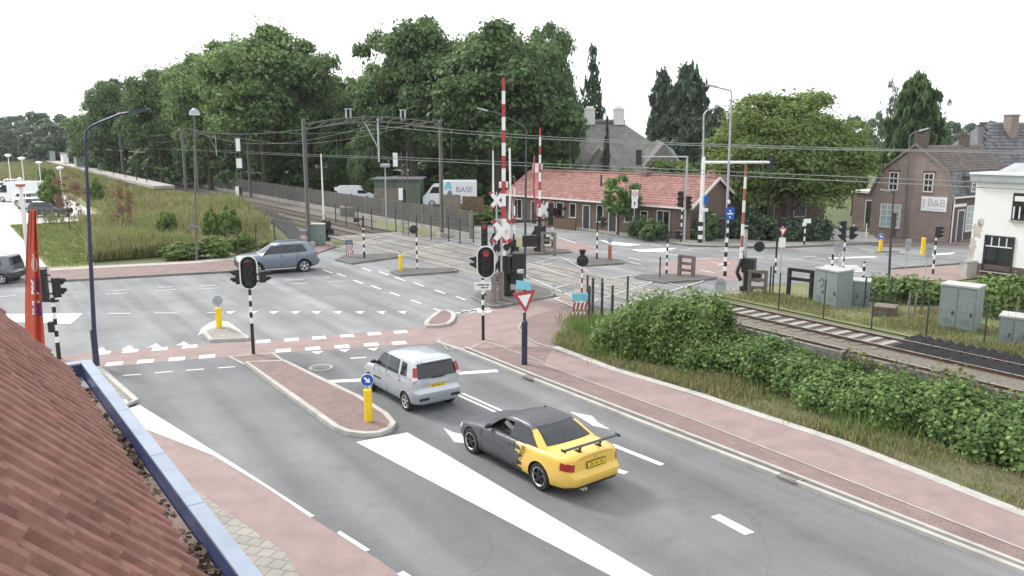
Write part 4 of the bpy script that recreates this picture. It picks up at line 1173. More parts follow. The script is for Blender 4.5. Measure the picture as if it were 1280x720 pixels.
# vans
def make_van(name, label, px, py, heading, L, W, Hh, zfac, cab_m='car_white', grp=None, marks=False, box=False):
    p = G(px, py) if not isinstance(px, Vector) else px
    root = thing(name, label, 'van', (p.x, p.y, .01), heading, grp)
    b = MB()
    prof = [(-L / 2, .35), (L / 2 - .1, .30), (L / 2, .55), (L / 2 - .02, .95), (L / 2 - .75, 1.25), (L / 2 - 1.45, Hh - .12), (L / 2 - 1.8, Hh), (-L / 2 + .08, Hh), (-L / 2, Hh - .12)]
    if box: prof = [(-L / 2, .45), (L / 2 - .1, .30), (L / 2, .55), (L / 2 - .02, 1.05), (L / 2 - .35, 1.35), (L / 2 - .9, 2.1), (L / 2 - 1.1, 2.3), (L / 2 - 1.75, 2.3), (L / 2 - 1.75, 2.2), (-L / 2, 2.2)]
    b.plate(prof, (0, W / 2, 0), (1, 0, 0), (0, 0, 1), W)
    body = b.build('body', cab_m, root)
    md = body.modifiers.new('bevel', 'BEVEL'); md.width = .07; md.segments = 3; md.limit_method = 'ANGLE'
    if box:
        bx = MB().box((-.9, 0, 1.75), (L - 1.8, W + .12, 1.9)).build('box_body', 'car_white', root)
        md = bx.modifiers.new('bevel', 'BEVEL'); md.width = .12; md.segments = 4
        if marks:
            s = W / 2 + .062
            for (x0, z0, w, h, m) in ((L / 2 - 2.6, 2.2, .9, .75, 'lightblue'), (L / 2 - 2.75, 1.35, .75, .65, 'bluepanel')):
                pts = [(-w / 2, -h / 2), (w / 2, -h / 2), (w * .3, h / 2), (-w * .1, h / 2)]
                MB().plate(pts, (x0, s, z0), (-1, 0, 0), (0, 0, 1), .01).build('panel_mark', m, bx)
            text_on('BASE', .8, bx, (-1.5, s + .004, 1.75), (-1, 0, 0), (0, 0, 1), 'bluepanel')
    for sd in (1, -1):
        x1 = L / 2 - .95
        z0 = 1.2 if not box else 1.4; z1 = Hh - .45 if not box else 2.05
        MB().plate([(x1 - .75, z0), (x1 + .25, z0), (x1 - .12, z1), (x1 - .75, z1)], (0, sd * (W / 2 + (.004 if sd < 0 else .012)), 0), (1, 0, 0), (0, 0, 1), .008).build('side_window', 'car_glass', root)
    MB().add([(L / 2 - .72, -W * .42, 1.30), (L / 2 - .72, W * .42, 1.30), (L / 2 - 1.36, W * .38, Hh - .2), (L / 2 - 1.36, -W * .38, Hh - .2)], [(0, 1, 2, 3)]).build('windscreen', 'car_glass', root) if not box else None
    tm, rm = wheel_mesh(.34, .22)
    for wx in (L / 2 - .95, -L / 2 + 1.0):
        for sd in (1, -1):
            w = bpy.data.objects.new('wheel', tm); col.objects.link(w); w.parent = root
            w.location = (wx, sd * (W / 2 - .09), .34); w.rotation_euler = (0, 0, 0 if sd > 0 else math.pi)
            link('rim', rm, w)
    return root
make_van('white_van', 'tall white van with long roof in the car park', 28, 252, R(176), 5.8, 2.0, 2.6, 0, grp='vans by the railway')
# ------------------------------------------------------------------ buildings
Z = Vector((0, 0, 1))
def tiled_slope(mb, o, ax, up, L, S, tw, th, mi=0, amp=.02, lip=.03, seg=4, jit=.004, clip=None, rg=None, roll=None):
    """pantile courses on a roof plane: o lower corner, ax along the eave, up along the slope"""
    rg = rg or random.Random(1)
    o, ax, up = Vector(o), Vector(ax).normalized(), Vector(up).normalized()
    n = ax.cross(up)
    if n.z < 0: n = -n
    nc, nr = max(1, round(L / tw)), max(1, round(S / th))
    tw, th = L / nc, S / nr
    for j in range(nr):
        for i in range(nc):
            u0 = i * tw
            if clip and not clip(u0 + tw / 2, (j + .5) * th): continue
            dj = rg.uniform(-jit, jit); tl = rg.uniform(-jit, jit)
            vs = []
            for q in range(seg + 1):
                f = q / seg
                w = amp * (math.sin(f * 2 * math.pi - .6) * .8 + .25 * math.sin(4 * math.pi * f))
                u = u0 + f * tw * 1.03
                if roll: u, w = u0 + roll[q][0] * tw, roll[q][1]
                a = o + ax * u + up * (j * th - .02 + dj)
                b = o + ax * u + up * ((j + 1) * th + .01)
                vs += [a + n * (w + tl), a + n * (w + lip + tl), b + n * (w + .004)]
            fs = []
            for q in range(seg):
                k = q * 3
                fs += [(k, k + 3, k + 4, k + 1), (k + 1, k + 4, k + 5, k + 2)]
            fs += [(0, 1, 2), (seg * 3, seg * 3 + 2, seg * 3 + 1)]
            mb.add(vs, fs, mi, False)
    return mb
def window(parent, o, ax, x, z, w, h, nrm, fm='window_frame', gm='glass', bars=(0, 0), fw=.07, sill=True, name='window', depth=.06):
    """framed window whose centre lies x along and z up from o on a wall facing nrm"""
    o, ax, nrm = Vector(o), Vector(ax).normalized(), Vector(nrm).normalized()
    c = o + ax * x + Z * z + nrm * (depth * .5)
    rot = Matrix((ax, nrm, Z)).transposed()
    mb = MB()
    for sx in (-1, 1): mb.box(c + ax * sx * (w / 2 - fw / 2), (fw, depth, h), rot=rot)
    for sz in (-1, 1): mb.box(c + Z * sz * (h / 2 - fw / 2), (w - 2 * fw - .002, depth, fw), rot=rot)
    for k in range(bars[0]):
        mb.box(c + ax * (-w / 2 + w * (k + 1) / (bars[0] + 1)), (.04, depth * .8, h - 2 * fw), rot=rot)
    for k in range(bars[1]):
        mb.box(c + Z * (-h / 2 + h * (k + 1) / (bars[1] + 1)), (w - 2 * fw - .004, depth * .7, .04), rot=rot)
    wo_ = mb.build(name, fm, parent)
    MB().box(c - nrm * (depth * .22), (w - 2 * fw, .02, h - 2 * fw), rot=rot).build('pane', gm, wo_)
    if sill: MB().box(c - Z * (h / 2 + .035) + nrm * .05, (w + .16, .16, .06), rot=rot).build('sill', 'concrete', wo_)
    return wo_
def door(parent, o, ax, x, w, h, nrm, m='dark_metal', fm='window_frame'):
    o, ax, nrm = Vector(o), Vector(ax).normalized(), Vector(nrm).normalized()
    rot = Matrix((ax, nrm, Z)).transposed()
    c = o + ax * x
    mb = MB()
    for sx in (-1, 1): mb.box(c + ax * sx * (w / 2 - .04) + Z * h / 2 + nrm * .03, (.08, .06, h), rot=rot)
    mb.box(c + Z * (h - .04) + nrm * .03, (w - .164, .06, .08), rot=rot)
    f = mb.build('door_frame', fm, parent)
    d = MB().box(c + Z * (h / 2 - .04) + nrm * .012, (w - .16, .03, h - .09), rot=rot).build('door', m, f)
    MB().box(c + ax * (w * .3) + Z * 1.0 + nrm * .05, (.10, .05, .03), rot=rot).build('handle', 'galv', d)
    return f
# --- red roofed row house
C = G(862, 300.5); Lf = G(634, 275.5)
C.z = Lf.z = 0
a = (Lf - C).normalized(); LEN = (Lf - C).length
b = Vector((-a.y, a.x, 0));  b = b if b.y > 0 else -b
W_, EH, RH = 6.6, 2.75, 2.0
row = thing('row_house', 'long low brick row house with orange red tiled roof', 'house', C)
wl_ = MB()
q = lambda u, v, z=0: a * u + b * v + Z * z
wl_.prism([q(0, 0)[:2], q(LEN, 0)[:2], q(LEN, W_)[:2], q(0, W_)[:2]], 0, EH)
for u in (0, LEN - .2):
    wl_.add([q(u, 0, EH), q(u, W_, EH), q(u, W_ / 2, EH + RH), q(u + .2, 0, EH), q(u + .2, W_, EH), q(u + .2, W_ / 2, EH + RH)], [(0, 1, 2), (5, 4, 3), (0, 2, 5, 3), (1, 4, 5, 2)])
wl_.build('wall', 'brick_brown', row)
sl_ = math.hypot(W_ / 2, RH); ov = .45
upv = (b * (W_ / 2) + Z * RH).normalized(); upv2 = (-b * (W_ / 2) + Z * RH).normalized()
rf = MB()
tiled_slope(rf, q(-.3, 0, EH + .06) - upv * ov, a, upv, LEN + .6, sl_ + ov, .30, .36, 0, .022, .035, 4, .008)
tiled_slope(rf, q(-.3, W_, EH + .06) - upv2 * ov, a, upv2, LEN + .6, sl_ + ov, .30, .36, 0, .022, .035, 2, .006)
for (o_, u_) in ((q(-.3, 0, EH + .03) - upv * ov, upv), (q(-.3, W_, EH + .03) - upv2 * ov, upv2)):
    rf.add([o_, o_ + a * (LEN + .6), o_ + a * (LEN + .6) + u_ * (sl_ + ov), o_ + u_ * (sl_ + ov)], [(0, 1, 2, 3)], 1)
n_ = int(LEN / .38)
for i in range(n_):
    rf.tube(q(i * LEN / n_, W_ / 2, EH + RH + .10), q((i + 1) * LEN / n_ - .01, W_ / 2, EH + RH + .10), .11, .12, 8, 0)
rfo = rf.build('roof', ['tile_row', 'wood_brown'], row)
vent = MB().tube(q(LEN * .50, W_ * .24, EH + RH * .5), q(LEN * .50, W_ * .24, EH + RH * .5 + 1.0), .09, n=8).build('vent_pipe', 'dark_metal', rfo)
MB().box(q(LEN * .33, W_ / 2, EH + RH + .25), (.6, .6, .9), math.atan2(a.y, a.x)).build('chimney', 'brick_brown', rfo)
MB().box(q(LEN * .96, W_ / 2, EH + RH + .3), (.7, .7, .9), math.atan2(a.y, a.x)).build('chimney', 'plaster', rfo)
gu = MB(); gu.bar(q(-.3, -.52, EH - .22), q(LEN + .3, -.52, EH - .22), .13, .12); gu.build('gutter', 'window_frame', row)
bg_ = MB()
for s_, u_ in ((0, upv), (W_, upv2)):
    o_ = q(-.36, s_, EH + .03) - u_ * ov
    bg_.bar(o_, o_ + u_ * (sl_ + ov), .06, .22)
bg_.build('bargeboard', 'window_frame', row)
def row_u(px):   # distance along the facade seen at a photo column
    d = ray(px, 280); t = (d[0] / d[1])
    # C + a*u lies on the column: (C.x + a.x u) = t (C.y + a.y u)
    return (t * C.y - C.x) / (a.x - t * a.y)
fn = -b
for px, w, h, z, kind in [(647, 1.3, 1.9, 1.25, 'w'), (668, .9, 2.2, 1.1, 'd'), (688, 1.1, 1.4, 1.5, 'w'), (700, .9, 1.2, 1.6, 'w'), (716, .8, 1.3, 1.55, 'w'), (733, .9, 2.2, 0, 'd'), (750, .8, 1.5, 1.5, 'w'), (766, .95, 2.15, 0, 'd'), (786, .9, 1.1, 1.5, 'w'), (805, .8, .9, 1.6, 'w'), (829, 1.3, 2.1, 1.15, 'w')]:
    u = row_u(px)
    if kind == 'w': window(row, (0, 0, 0), a, u, z, w, h, fn, bars=(1 if w > 1 else 0, 0))
    else: door(row, (0, 0, 0), a, u, w, 2.15, fn)
window(row, (0, 0, 0), b, W_ * .45, 1.5, .7, .8, -a)
bx = MB()
for u0, u1 in ((row_u(735), row_u(690)),):
    bx.box(q((u0 + u1) / 2, -1.6, .45), (u1 - u0, .12, .9), math.atan2(a.y, a.x))
tg = bx.build('garden_fence', 'wood_brown'); tg.location = C
tg['label'] = 'low dark brown garden fence in front of the row house'; tg['category'] = 'fence'
# --- second low house behind the linden
h2 = thing('brick_house', 'dark brick house half hidden behind the linden and the hedge', 'house', G(910, 291))
b2 = MB()
ax2 = Vector((.98, .2, 0)).normalized(); ay2 = Vector((-ax2.y, ax2.x, 0))
b2.prism([(0, 0), (ax2 * 9)[:2], (ax2 * 9 + ay2 * 7)[:2], (ay2 * 7)[:2]], 0, 3.4)
b2.build('wall', 'brick_brown', h2)
MB().add([ax2 * -.3 - ay2 * .4 + Z * 3.4, ax2 * 9.3 - ay2 * .4 + Z * 3.4, ax2 * 9.3 + ay2 * 3.5 + Z * 5.2, ax2 * -.3 + ay2 * 3.5 + Z * 5.2, ax2 * 9.3 + ay2 * 7.4 + Z * 3.4, ax2 * -.3 + ay2 * 7.4 + Z * 3.4], [(0, 1, 2, 3), (3, 2, 4, 5), (0, 3, 5), (1, 4, 2)]).build('roof', 'tile_row', h2)
window(h2, (0, 0, 0), ax2, 3.2, 1.9, 2.0, 1.5, -ay2, bars=(1, 0)); window(h2, (0, 0, 0), ax2, 6.6, 1.9, 1.2, 1.3, -ay2)
# --- thatched villa
vY = 104
vc = AT(785, 200, vY); vc.z = 0
vl = thing('thatched_villa', 'large villa with steep grey thatched roof and two white chimneys', 'house', vc, R(0))
mb = MB(); mb.prism([(-6.5, -4), (6.0, -4), (6.0, 5), (-6.5, 5)], 0, 4.2); mb.build('wall', 'plaster', vl)
zr = AT(640, 152, vY).z
ru = MB()
base = [(-8.0, -5.5, 3.6), (7.4, -5.5, 3.6), (7.4, 6.5, 3.6), (-8.0, 6.5, 3.6)]
top = [(-5.2, .4, zr - .1), (-.8, .4, zr - .1)]
mid_ = [(-7.0, -3.9, 5.6), (5.1, -3.7, 5.7), (5.1, 4.7, 5.7), (-7.0, 4.7, 5.6)]
ru.add(base + mid_ + top, [(0, 1, 5, 4), (1, 2, 6, 5), (2, 3, 7, 6), (3, 0, 4, 7), (4, 5, 9, 8), (5, 6, 9), (6, 7, 8, 9), (7, 4, 8), (3, 2, 1, 0)])
# front gable wing sweeping down towards the road
ru.add([(-7.2, -7.0, 2.0), (-1.6, -7.0, 2.2), (-4.2, -6.2, 6.6), (-4.2, .2, 7.6), (-7.6, .2, 3.6), (-.2, .2, 4.8)], [(0, 2, 3, 4), (2, 1, 5, 3), (0, 1, 2)], 0)
ro = ru.build('roof', 'thatch', vl)
ridge = MB().tube((-5.5, .4, zr), (-.5, .4, zr), .30, n=10).build('ridge_cap', 'thatch', ro)
for x in (-5.0, -1.3):
    MB().box((x, .4, zr + .55), (1.3, 1.0, 1.9)).box((x, .4, zr + 1.55), (1.45, 1.15, .18)).box((x, .4, zr + 1.78), (.9, .6, .3)).build('chimney', 'plaster', ro)
dm = MB().add([(1.0, -6.0, 4.6), (5.8, -6.0, 4.6), (5.2, -3.0, 6.6), (1.6, -3.0, 6.6), (3.4, -6.3, 7.4), (3.4, -1.5, 7.9)], [(0, 4, 5, 3), (4, 1, 2, 5), (0, 1, 4)]).build('dormer_roof', 'thatch', ro)
window(vl, (0, -6.02, 0), (1, 0, 0), 2.4, 3.9, 1.5, 1.2, (0, -1, 0), bars=(1, 0)); window(vl, (0, -6.02, 0), (1, 0, 0), 4.4, 3.9, 1.5, 1.2, (0, -1, 0), bars=(1, 0))
MB().box((3.4, -5.0, 3.6), (4.4, 1.9, 2.6)).build('dormer_wall', 'plaster', vl)
# --- gambrel house with the B&B board
g0 = G(1086, 294); g0.z = 0
ra = R(36)
ga = Vector((math.sin(ra), -math.cos(ra), 0)); gb = Vector((math.cos(ra), math.sin(ra), 0))   # along the gable, along the ridge
GW, GL = 6.5, 10.5
gz = lambda px, py, v: (ZT(g0 + ga * v, py))
bb = thing('guest_house', 'brown brick gambrel roofed house with a lettered board on its gable', 'house', g0)
eL, eR = 3.75, 3.6
zb_, zt_ = 5.75, 7.35
prof = [(0, 0), (GW, 0), (GW, 3.5), (GW * .90, 5.45), (GW * .52, zt_), (GW * .14, 5.45), (0, 3.5)]
w_ = MB()
pts0 = [ga * u + Z * z for u, z in prof]; n_ = len(prof)
vs = pts0 + [p + gb * GL for p in pts0]
fs = [tuple(range(n_)), tuple(range(2 * n_ - 1, n_ - 1, -1))]
w_.add(vs, fs + [(0, n_, n_ + 1, 1)], 0)
w_.add([ga * GW, ga * GW + gb * GL, ga * GW + gb * GL + Z * 3.5, ga * GW + Z * 3.5], [(0, 1, 2, 3)], 1)
w_.add([Vector((0, 0, 0)), gb * GL, gb * GL + Z * 3.5, Z * 3.5], [(3, 2, 1, 0)], 0)
w_.build('wall', ['brick_rose', 'brick_dark'], bb)
rf = MB()
def slope2(p0, p1, mi_, off):
    A, B = ga * p0[0] + Z * p0[1], ga * p1[0] + Z * p1[1]
    u = (B - A).normalized(); nn_ = gb.cross(u)
    if nn_.z < 0: nn_ = -nn_
    tiled_slope(rf, A - gb * .25 - u * .06 + nn_ * .05, gb, u, GL + .3, (B - A).length + .06, .28, .33, mi_, .018, .03, 3, .007)
    rf.add([A - gb * .2 + nn_ * .02, A + gb * GL + nn_ * .02, B + gb * GL + nn_ * .02, B - gb * .2 + nn_ * .02], [(0, 1, 2, 3)], 2)
slope2(prof[3], prof[4], 0, 0); slope2(prof[2], prof[3], 1, 0); slope2(prof[5], prof[4], 0, 0); slope2(prof[6], prof[5], 1, 0)
rfo = rf.build('roof', ['tile_dark', 'tile_grey', 'wood_brown'], bb)
ch = MB().box(ga * GW * .52 + gb * .7 + Z * (zt_ + .45), (.75, .75, 1.3), ra); ch.box(ga * GW * .52 + gb * .7 + Z * (zt_ + 1.13), (.85, .85, .1), ra); ch.build('chimney', 'brick_dark', rfo)
ch = MB().box(ga * GW * .52 + gb * 7.6 + Z * (zt_ + .4), (.6, .6, 1.0), ra); ch.box(ga * GW * .52 + gb * 7.6 + Z * (zt_ + 1.05), (.9, .6, .06), ra); ch.build('chimney', 'brick_dark', rfo)
bt = MB()
ed = [(GW + .15, 3.35), (GW * .90 + .12, 5.5), (GW * .52, zt_ + .12), (GW * .14 - .12, 5.5), (-.15, 3.35)]
for i in range(4): bt.bar(ga * ed[i][0] + Z * ed[i][1] - gb * .22, ga * ed[i + 1][0] + Z * ed[i + 1][1] - gb * .22, .08, .16)
bt.build('bargeboard', 'wood_grey', bb)
fn = -gb
for u, z, w, h in ((1.75, 4.55, .75, 1.45), (4.55, 4.55, .75, 1.45)):
    window(bb, (0, 0, 0), ga, u, z, w, h, fn, bars=(1, 2), gm='glass'); MB().box(ga * u + Z * (z + .82) - gb * .03, (.95, .06, .16), ra - math.pi / 2).build('lintel', 'wood_brown', bb)
window(bb, (0, 0, 0), ga, 1.7, 1.75, 1.7, 1.9, fn, gm='glass_pale', bars=(2, 3))
window(bb, ga * GW, gb, 3.3, 1.75, 1.9, 2.0, ga, gm='glass_pale', bars=(2, 3))
door(bb, ga * GW, gb, 1.5, 1.1, 2.5, ga)
MB().bar(ga * (GW + .02) + Z * 2.85 + gb * .2, ga * (GW + .02) + Z * 2.85 + gb * 2.2, .06, .22).build('door_lintel', 'plaster', bb)
MB().tube(ga * (GW + .08) + gb * .12, ga * (GW + .08) + gb * .12 + Z * 3.4, .05, n=8).build('downpipe', 'plaster', bb)
MB().bar(ga * (GW + .22) + Z * 3.48 - gb * .2, ga * (GW + .22) + Z * 3.48 + gb * GL, .14, .12).build('gutter', 'window_frame', bb)
# dormer in the steep lower roof
dmr = MB(); dc = ga * (GW - .1) + gb * 2.7 + Z * 4.35
dmr.box(dc, (1.1, .55, 1.25), ra); dmr.box(dc + Z * .68 + ga * .08, (1.35, .8, .08), ra); dmo = dmr.build('dormer', 'tile_grey', bb)
window(bb, ga * (GW + .18) , gb, 2.7, 4.33, .7, 1.05, ga, bars=(1, 2), sill=False)
bd = MB(); bc = ga * 5.15 + Z * 2.92 - gb * .06
ax_ = ga; bd.plate([(-.98, -.56), (.98, -.56), (.98, .56), (-.98, .56)], bc, ga, Z, .05)
bdo = bd.build('name_board', 'white', bb)
text_on('B&B', .78, bdo, bc - gb * .056 + ga * .20 + Z * .06, ga, Z, 'galv')
sq = MB()
sq.path([bc - gb * .06 + ga * x + Z * z for x, z in ((-.86, .30), (-.72, .34), (-.74, .12), (-.88, -.02), (-.72, -.08), (-.74, -.28), (-.88, -.30))], .03, 6); sq.build('lettering', 'galv', bdo)
MB().box(bc - gb * .056 + ga * .2 - Z * .40, (.012, 1.2, .035), ra).build('lettering', 'galv', bdo)
# low flat wing at its left
wg_ = thing('brick_annex', 'low flat roofed brick annex at the left of the gambrel house', 'shed', G(1064, 283))
m_ = MB(); m_.prism([(0, 0), (ga * 2.6)[:2], (ga * 2.6 + gb * 4)[:2], (gb * 4)[:2]], 0, 3.1); m_.build('wall', 'brick_rose', wg_)
MB().prism([(-ga * .15 - gb * .15)[:2], (ga * 2.7 - gb * .15)[:2], (ga * 2.7 + gb * 4.1)[:2], (-ga * .15 + gb * 4.1)[:2]], 3.1, 3.3).build('roof', 'plaster', wg_)
door(wg_, (0, 0, 0), ga, 1.7, .9, 2.5, -gb)
cn_ = thing('glass_lean_to', 'pale glazed lean-to roof between the annex and the gambrel house', 'conservatory', G(1078, 283) + gb * 3)
m_ = MB(); m_.prism([(0, 0), (ga * 1.6)[:2], (ga * 1.6 + gb * 3)[:2], (gb * 3)[:2]], 0, 3.6); m_.add([Z * 3.6, ga * 1.6 + Z * 3.6, ga * 1.6 + Z * 5.0, gb * 3 + Z * 3.6, ga * 1.6 + gb * 3 + Z * 3.6, ga * 1.6 + gb * 3 + Z * 5], [(0, 1, 2), (0, 2, 5, 3), (3, 5, 4)]); m_.build('shell', 'glass_pale', cn_)
# --- white house at the right edge
w0 = G(1209, 343); w0.z = 0
wa_ = -UD; wb_ = PD
wh = thing('white_house', 'white plastered house with a dark shop window and a flat roof', 'house', w0)
ZW = ZT(w0, 226)
m_ = MB(); m_.prism([(0, 0), (wa_ * 9)[:2], (wa_ * 9 + wb_ * 9)[:2], (wb_ * 9)[:2]], 0, ZW); m_.build('wall', 'plaster', wh)
m_ = MB(); m_.prism([(-wa_ * .02 - wb_ * .04)[:2], (wa_ * 9.02 - wb_ * .04)[:2], (wa_ * 9.02 + wb_ * .02)[:2], (-wa_ * .02 + wb_ * .02)[:2]], 0, .75); m_.build('plinth', 'brick_dark', wh)
m_ = MB()
m_.prism([(-wa_ * .25 - wb_ * .3)[:2], (wa_ * 9.2 - wb_ * .3)[:2], (wa_ * 9.2 + wb_ * 9.2)[:2], (-wa_ * .25 + wb_ * 9.2)[:2]], ZW, ZW + .38)
ro = m_.build('roof', 'roof_grey_sheet', wh)
m_ = MB(); m_.prism([(-wa_ * .3 - wb_ * .36)[:2], (wa_ * 9.3 - wb_ * .36)[:2], (wa_ * 9.3 + wb_ * 9.3)[:2], (-wa_ * .3 + wb_ * 9.3)[:2]], ZW + .38, ZW + .48); m_.build('roof_edge', 'plaster', ro)
m_ = MB()
for v in (1.2, 3.6, 6.0): m_.add([wa_ * .4 + wb_ * v + Z * (ZW + .48), wa_ * 8 + wb_ * v + Z * (ZW + .48), wa_ * 8 + wb_ * (v + 2.3) + Z * (ZW + .48), wa_ * .4 + wb_ * (v + 2.3) + Z * (ZW + .48), wa_ * .9 + wb_ * (v + 1.15) + Z * (ZW + 1.0), wa_ * 7.5 + wb_ * (v + 1.15) + Z * (ZW + 1.0)], [(0, 1, 5, 4), (1, 2, 5), (2, 3, 4, 5), (3, 0, 4)])
m_.build('rooflight', 'roof_grey_sheet', ro)
wn_ = -wb_
def w_u(px):
    t = ray(px, 300)[0] / ray(px, 300)[1]
    return (t * w0.y - w0.x) / (wa_.x - t * wa_.y)
u0, u1 = w_u(1231), w_u(1269)
um = (u0 + u1) / 2
zt1, zb1 = ZT(w0 + wa_ * um, 295), ZT(w0 + wa_ * um, 340)
print('white house', ZW, u0, u1, zt1, zb1)
sw_ = window(wh, (0, 0, 0), wa_, um, (zt1 + zb1) / 2, u1 - u0, zt1 - zb1, wn_, 'window_dark_frame', 'glass', fw=.10)
tb = MB()
for k in range(1, 4): tb.box(wa_ * (u0 + (u1 - u0) * k / 4) + Z * (zt1 - .35) + wn_ * .03, (.05, .07, .5), math.atan2(wa_.y, wa_.x))
tb.bar(wa_ * (u0 + .1) + Z * (zt1 - .62) + wn_ * .03, wa_ * (u1 - .1) + Z * (zt1 - .62) + wn_ * .03, .06, .06)
tb.build('transom', 'window_frame', sw_)
v0 = w_u(1261)
zt2, zb2 = ZT(w0 + wa_ * v0, 241), ZT(w0 + wa_ * v0, 275)
up_ = window(wh, (0, 0, 0), wa_, v0 + .75, (zt2 + zb2) / 2, 1.5, zt2 - zb2, wn_, 'window_dark_frame', 'glass', fw=.07)
iw = MB()
for k in range(2): iw.box(wa_ * (v0 + .12 + k * .62 + .31) + Z * ((zt2 + zb2) / 2 + .45) + wn_ * .05, (.66, .04, .28), math.atan2(wa_.y, wa_.x))
for x in (.12, .42, .74, 1.34): iw.bar(wa_ * (v0 + x) + Z * (zb2 + .1) + wn_ * .05, wa_ * (v0 + x) + Z * (zt2 - .75) + wn_ * .05, .06, .05)
iw.build('casement', 'window_frame', up_)
# bare worn plaster where the render has flaked
pw_ = MB(); rr = random.Random(5)
def blob(u, z, w, h):
    n = 22; pts = []
    for i in range(n):
        t = 2 * math.pi * i / n; k = rr.uniform(.55, 1.1)
        pts.append((u + math.cos(t) * w * k, z + math.sin(t) * h * k))
    pw_.plate(pts, wn_ * .003, wa_, Z, -.003 if wa_.cross(Z).dot(wn_) < 0 else .003)
blob(w_u(1220), 2.6, .30, .55); blob(w_u(1217), 1.7, .22, .7); blob(w_u(1224), 3.1, .25, .3); blob(w_u(1214), 1.1, .15, .35)
pw_.build('flaked_plaster', 'plaster_worn', wh)
# --- slate roofed house behind it
sY = 78
sc_ = AT(1270, 200, sY); sc_.z = 0
sh = thing('slate_roofed_house', 'tall house with dark stepped tile roof and brick chimney at the right edge', 'house', sc_)
sax = Vector((.95, .31, 0)).normalized(); say = Vector((-sax.y, sax.x, 0))
zA, zB = AT(640, 216, sY).z, AT(640, 170, sY).z
m_ = MB(); m_.prism([(-sax * 4.3)[:2], (sax * 8)[:2], (sax * 8 + say * 9)[:2], (-sax * 4.3 + say * 9)[:2]], 0, zA); m_.build('wall', 'brick_dark', sh)
m_ = MB()
ridge_h = 3.4
upS = (say * 3.6 + Z * (zB - zA + 1.0)).normalized()
Ls = math.hypot(3.6, zB - zA + 1.0)
tiled_slope(m_, -sax * 4.8 - say * .4 + Z * (zA + .05), sax, upS, 13, Ls + .4, .45, .42, 0, .03, .06, 3, .01, clip=lambda u, v: u > v * .75)
tp = -sax * 4.8 + say * 3.4 + Z * (zA + Ls * upS.z)
m_.add([-sax * 4.8 - say * .4 + Z * zA, sax * 8.2 - say * .4 + Z * zA, sax * 8.2 + say * 3.3 + Z * (zB + .9), -sax * 1.6 + say * 3.3 + Z * (zB + .9), -sax * 4.8 + say * 7.5 + Z * zA, sax * 8.2 + say * 7.5 + Z * zA], [(0, 1, 2, 3), (0, 3, 4), (3, 2, 5, 4)], 1)
ro = m_.build('roof', ['tile_grey', 'tile_grey'], sh)
MB().add([-sax * .6 - say * .5 + Z * (zA + .12), sax * 8 - say * .5 + Z * (zA + .12), sax * 8 + upS * 3.2 + Z * (zA + .3), sax * 1.2 + upS * 3.2 + Z * (zA + .3)], [(0, 1, 2, 3)]).build('slate_panel', 'bluepanel', ro)
m_ = MB(); cc = AT(1263, 160, sY + 3) - sc_
m_.box((cc.x, cc.y, cc.z + .1), (1.0, .9, 2.2), .3); m_.box((cc.x, cc.y, cc.z + 1.25), (1.15, 1.05, .12), .3); m_.build('chimney', 'brick_rose', ro)
# --- back yard things behind the railway wall
gs = thing('green_shed', 'green slatted shed behind the railway wall left of the truck', 'shed', AT(500, 250, 84).xy.to_3d())
m_ = MB(); m_.box((0, 0, 1.9), (4.6, 4, 3.8))
m_.build('wall', 'green_shed', gs)
m_ = MB(); m_.prism([(-2.6, -2.3), (2.6, -2.3), (2.6, 2.3), (-2.6, 2.3)], 3.8, 3.95); m_.build('roof', 'tile_grey', gs)
m_ = MB()
for x in np.arange(-2.2, 2.3, .4): m_.box((x, -2.03, 1.9), (.06, .06, 3.6))
m_.build('batten', 'wood_grey', gs)
def plank_fence(name, label, p0, p1, h, m, bw=.16, group=None):
    p0, p1 = Vector(p0), Vector(p1); d = (p1 - p0); L = d.length; d.normalize()
    t = thing(name, label, 'fence', p0, 0, group)
    m_ = MB(); n = int(L / bw)
    for i in range(n): m_.box(d * (bw * (i + .5)) + Z * (h / 2 + rnd.uniform(-.02, .02)), (bw * .92, .03, h), math.atan2(d.y, d.x))
    m_.build('boards', m, t)
    m_ = MB(); nn_ = Vector((-d.y, d.x, 0))
    for z in (.35, h * .8): m_.bar(nn_ * .04 + Z * z, d * L + nn_ * .04 + Z * z, .04, .09)
    m_.build('rail', m, t)
    return t
def AG(px, Y): p = AT(px, 260, Y); p.z = 0; return p
plank_fence('wooden_fence', 'grey board fence below the lettered white truck', AG(550, 76), AG(577, 75), 2.75, 'wood_grey')
plank_fence('wooden_fence', 'brown board fence right of the grey boards at the crossing', AG(578, 75), AG(606, 74), 2.65, 'wood_brown')
plank_fence('wooden_fence', 'grey board fence right of the white van roof', AG(468, 82), AG(500, 81), 3.0, 'wood_grey')
make_van('box_truck', 'white box truck with blue marks and lettering behind the board fence', AG(563, 84), None, R(182), 5.6, 2.1, 3.0, 0, marks=True, box=True, grp='vans by the railway')
for o in bpy.data.objects:
    if o.name.startswith('box_truck'): o.location.z = 1.0
make_van('white_van', 'white van whose roof shows over the railway wall beside the wood', AG(446, 88), None, R(5), 3.9, 1.8, 2.0, 0, grp='vans by the railway')
for o in bpy.data.objects:
    if o.get('label', '').startswith('white van whose'): o.location.z = .9
struct('back_road', MB().prism([AG(425, 83)[:2], AG(600, 79)[:2], AG(600, 90)[:2], AG(425, 93)[:2]], 0.0, .92), 'concrete_dark')
struct('back_yard', MB().prism([AG(544, 81)[:2], AG(592, 79)[:2], AG(592, 88)[:2], AG(544, 90)[:2]], .92, 1.0), 'concrete_dark')

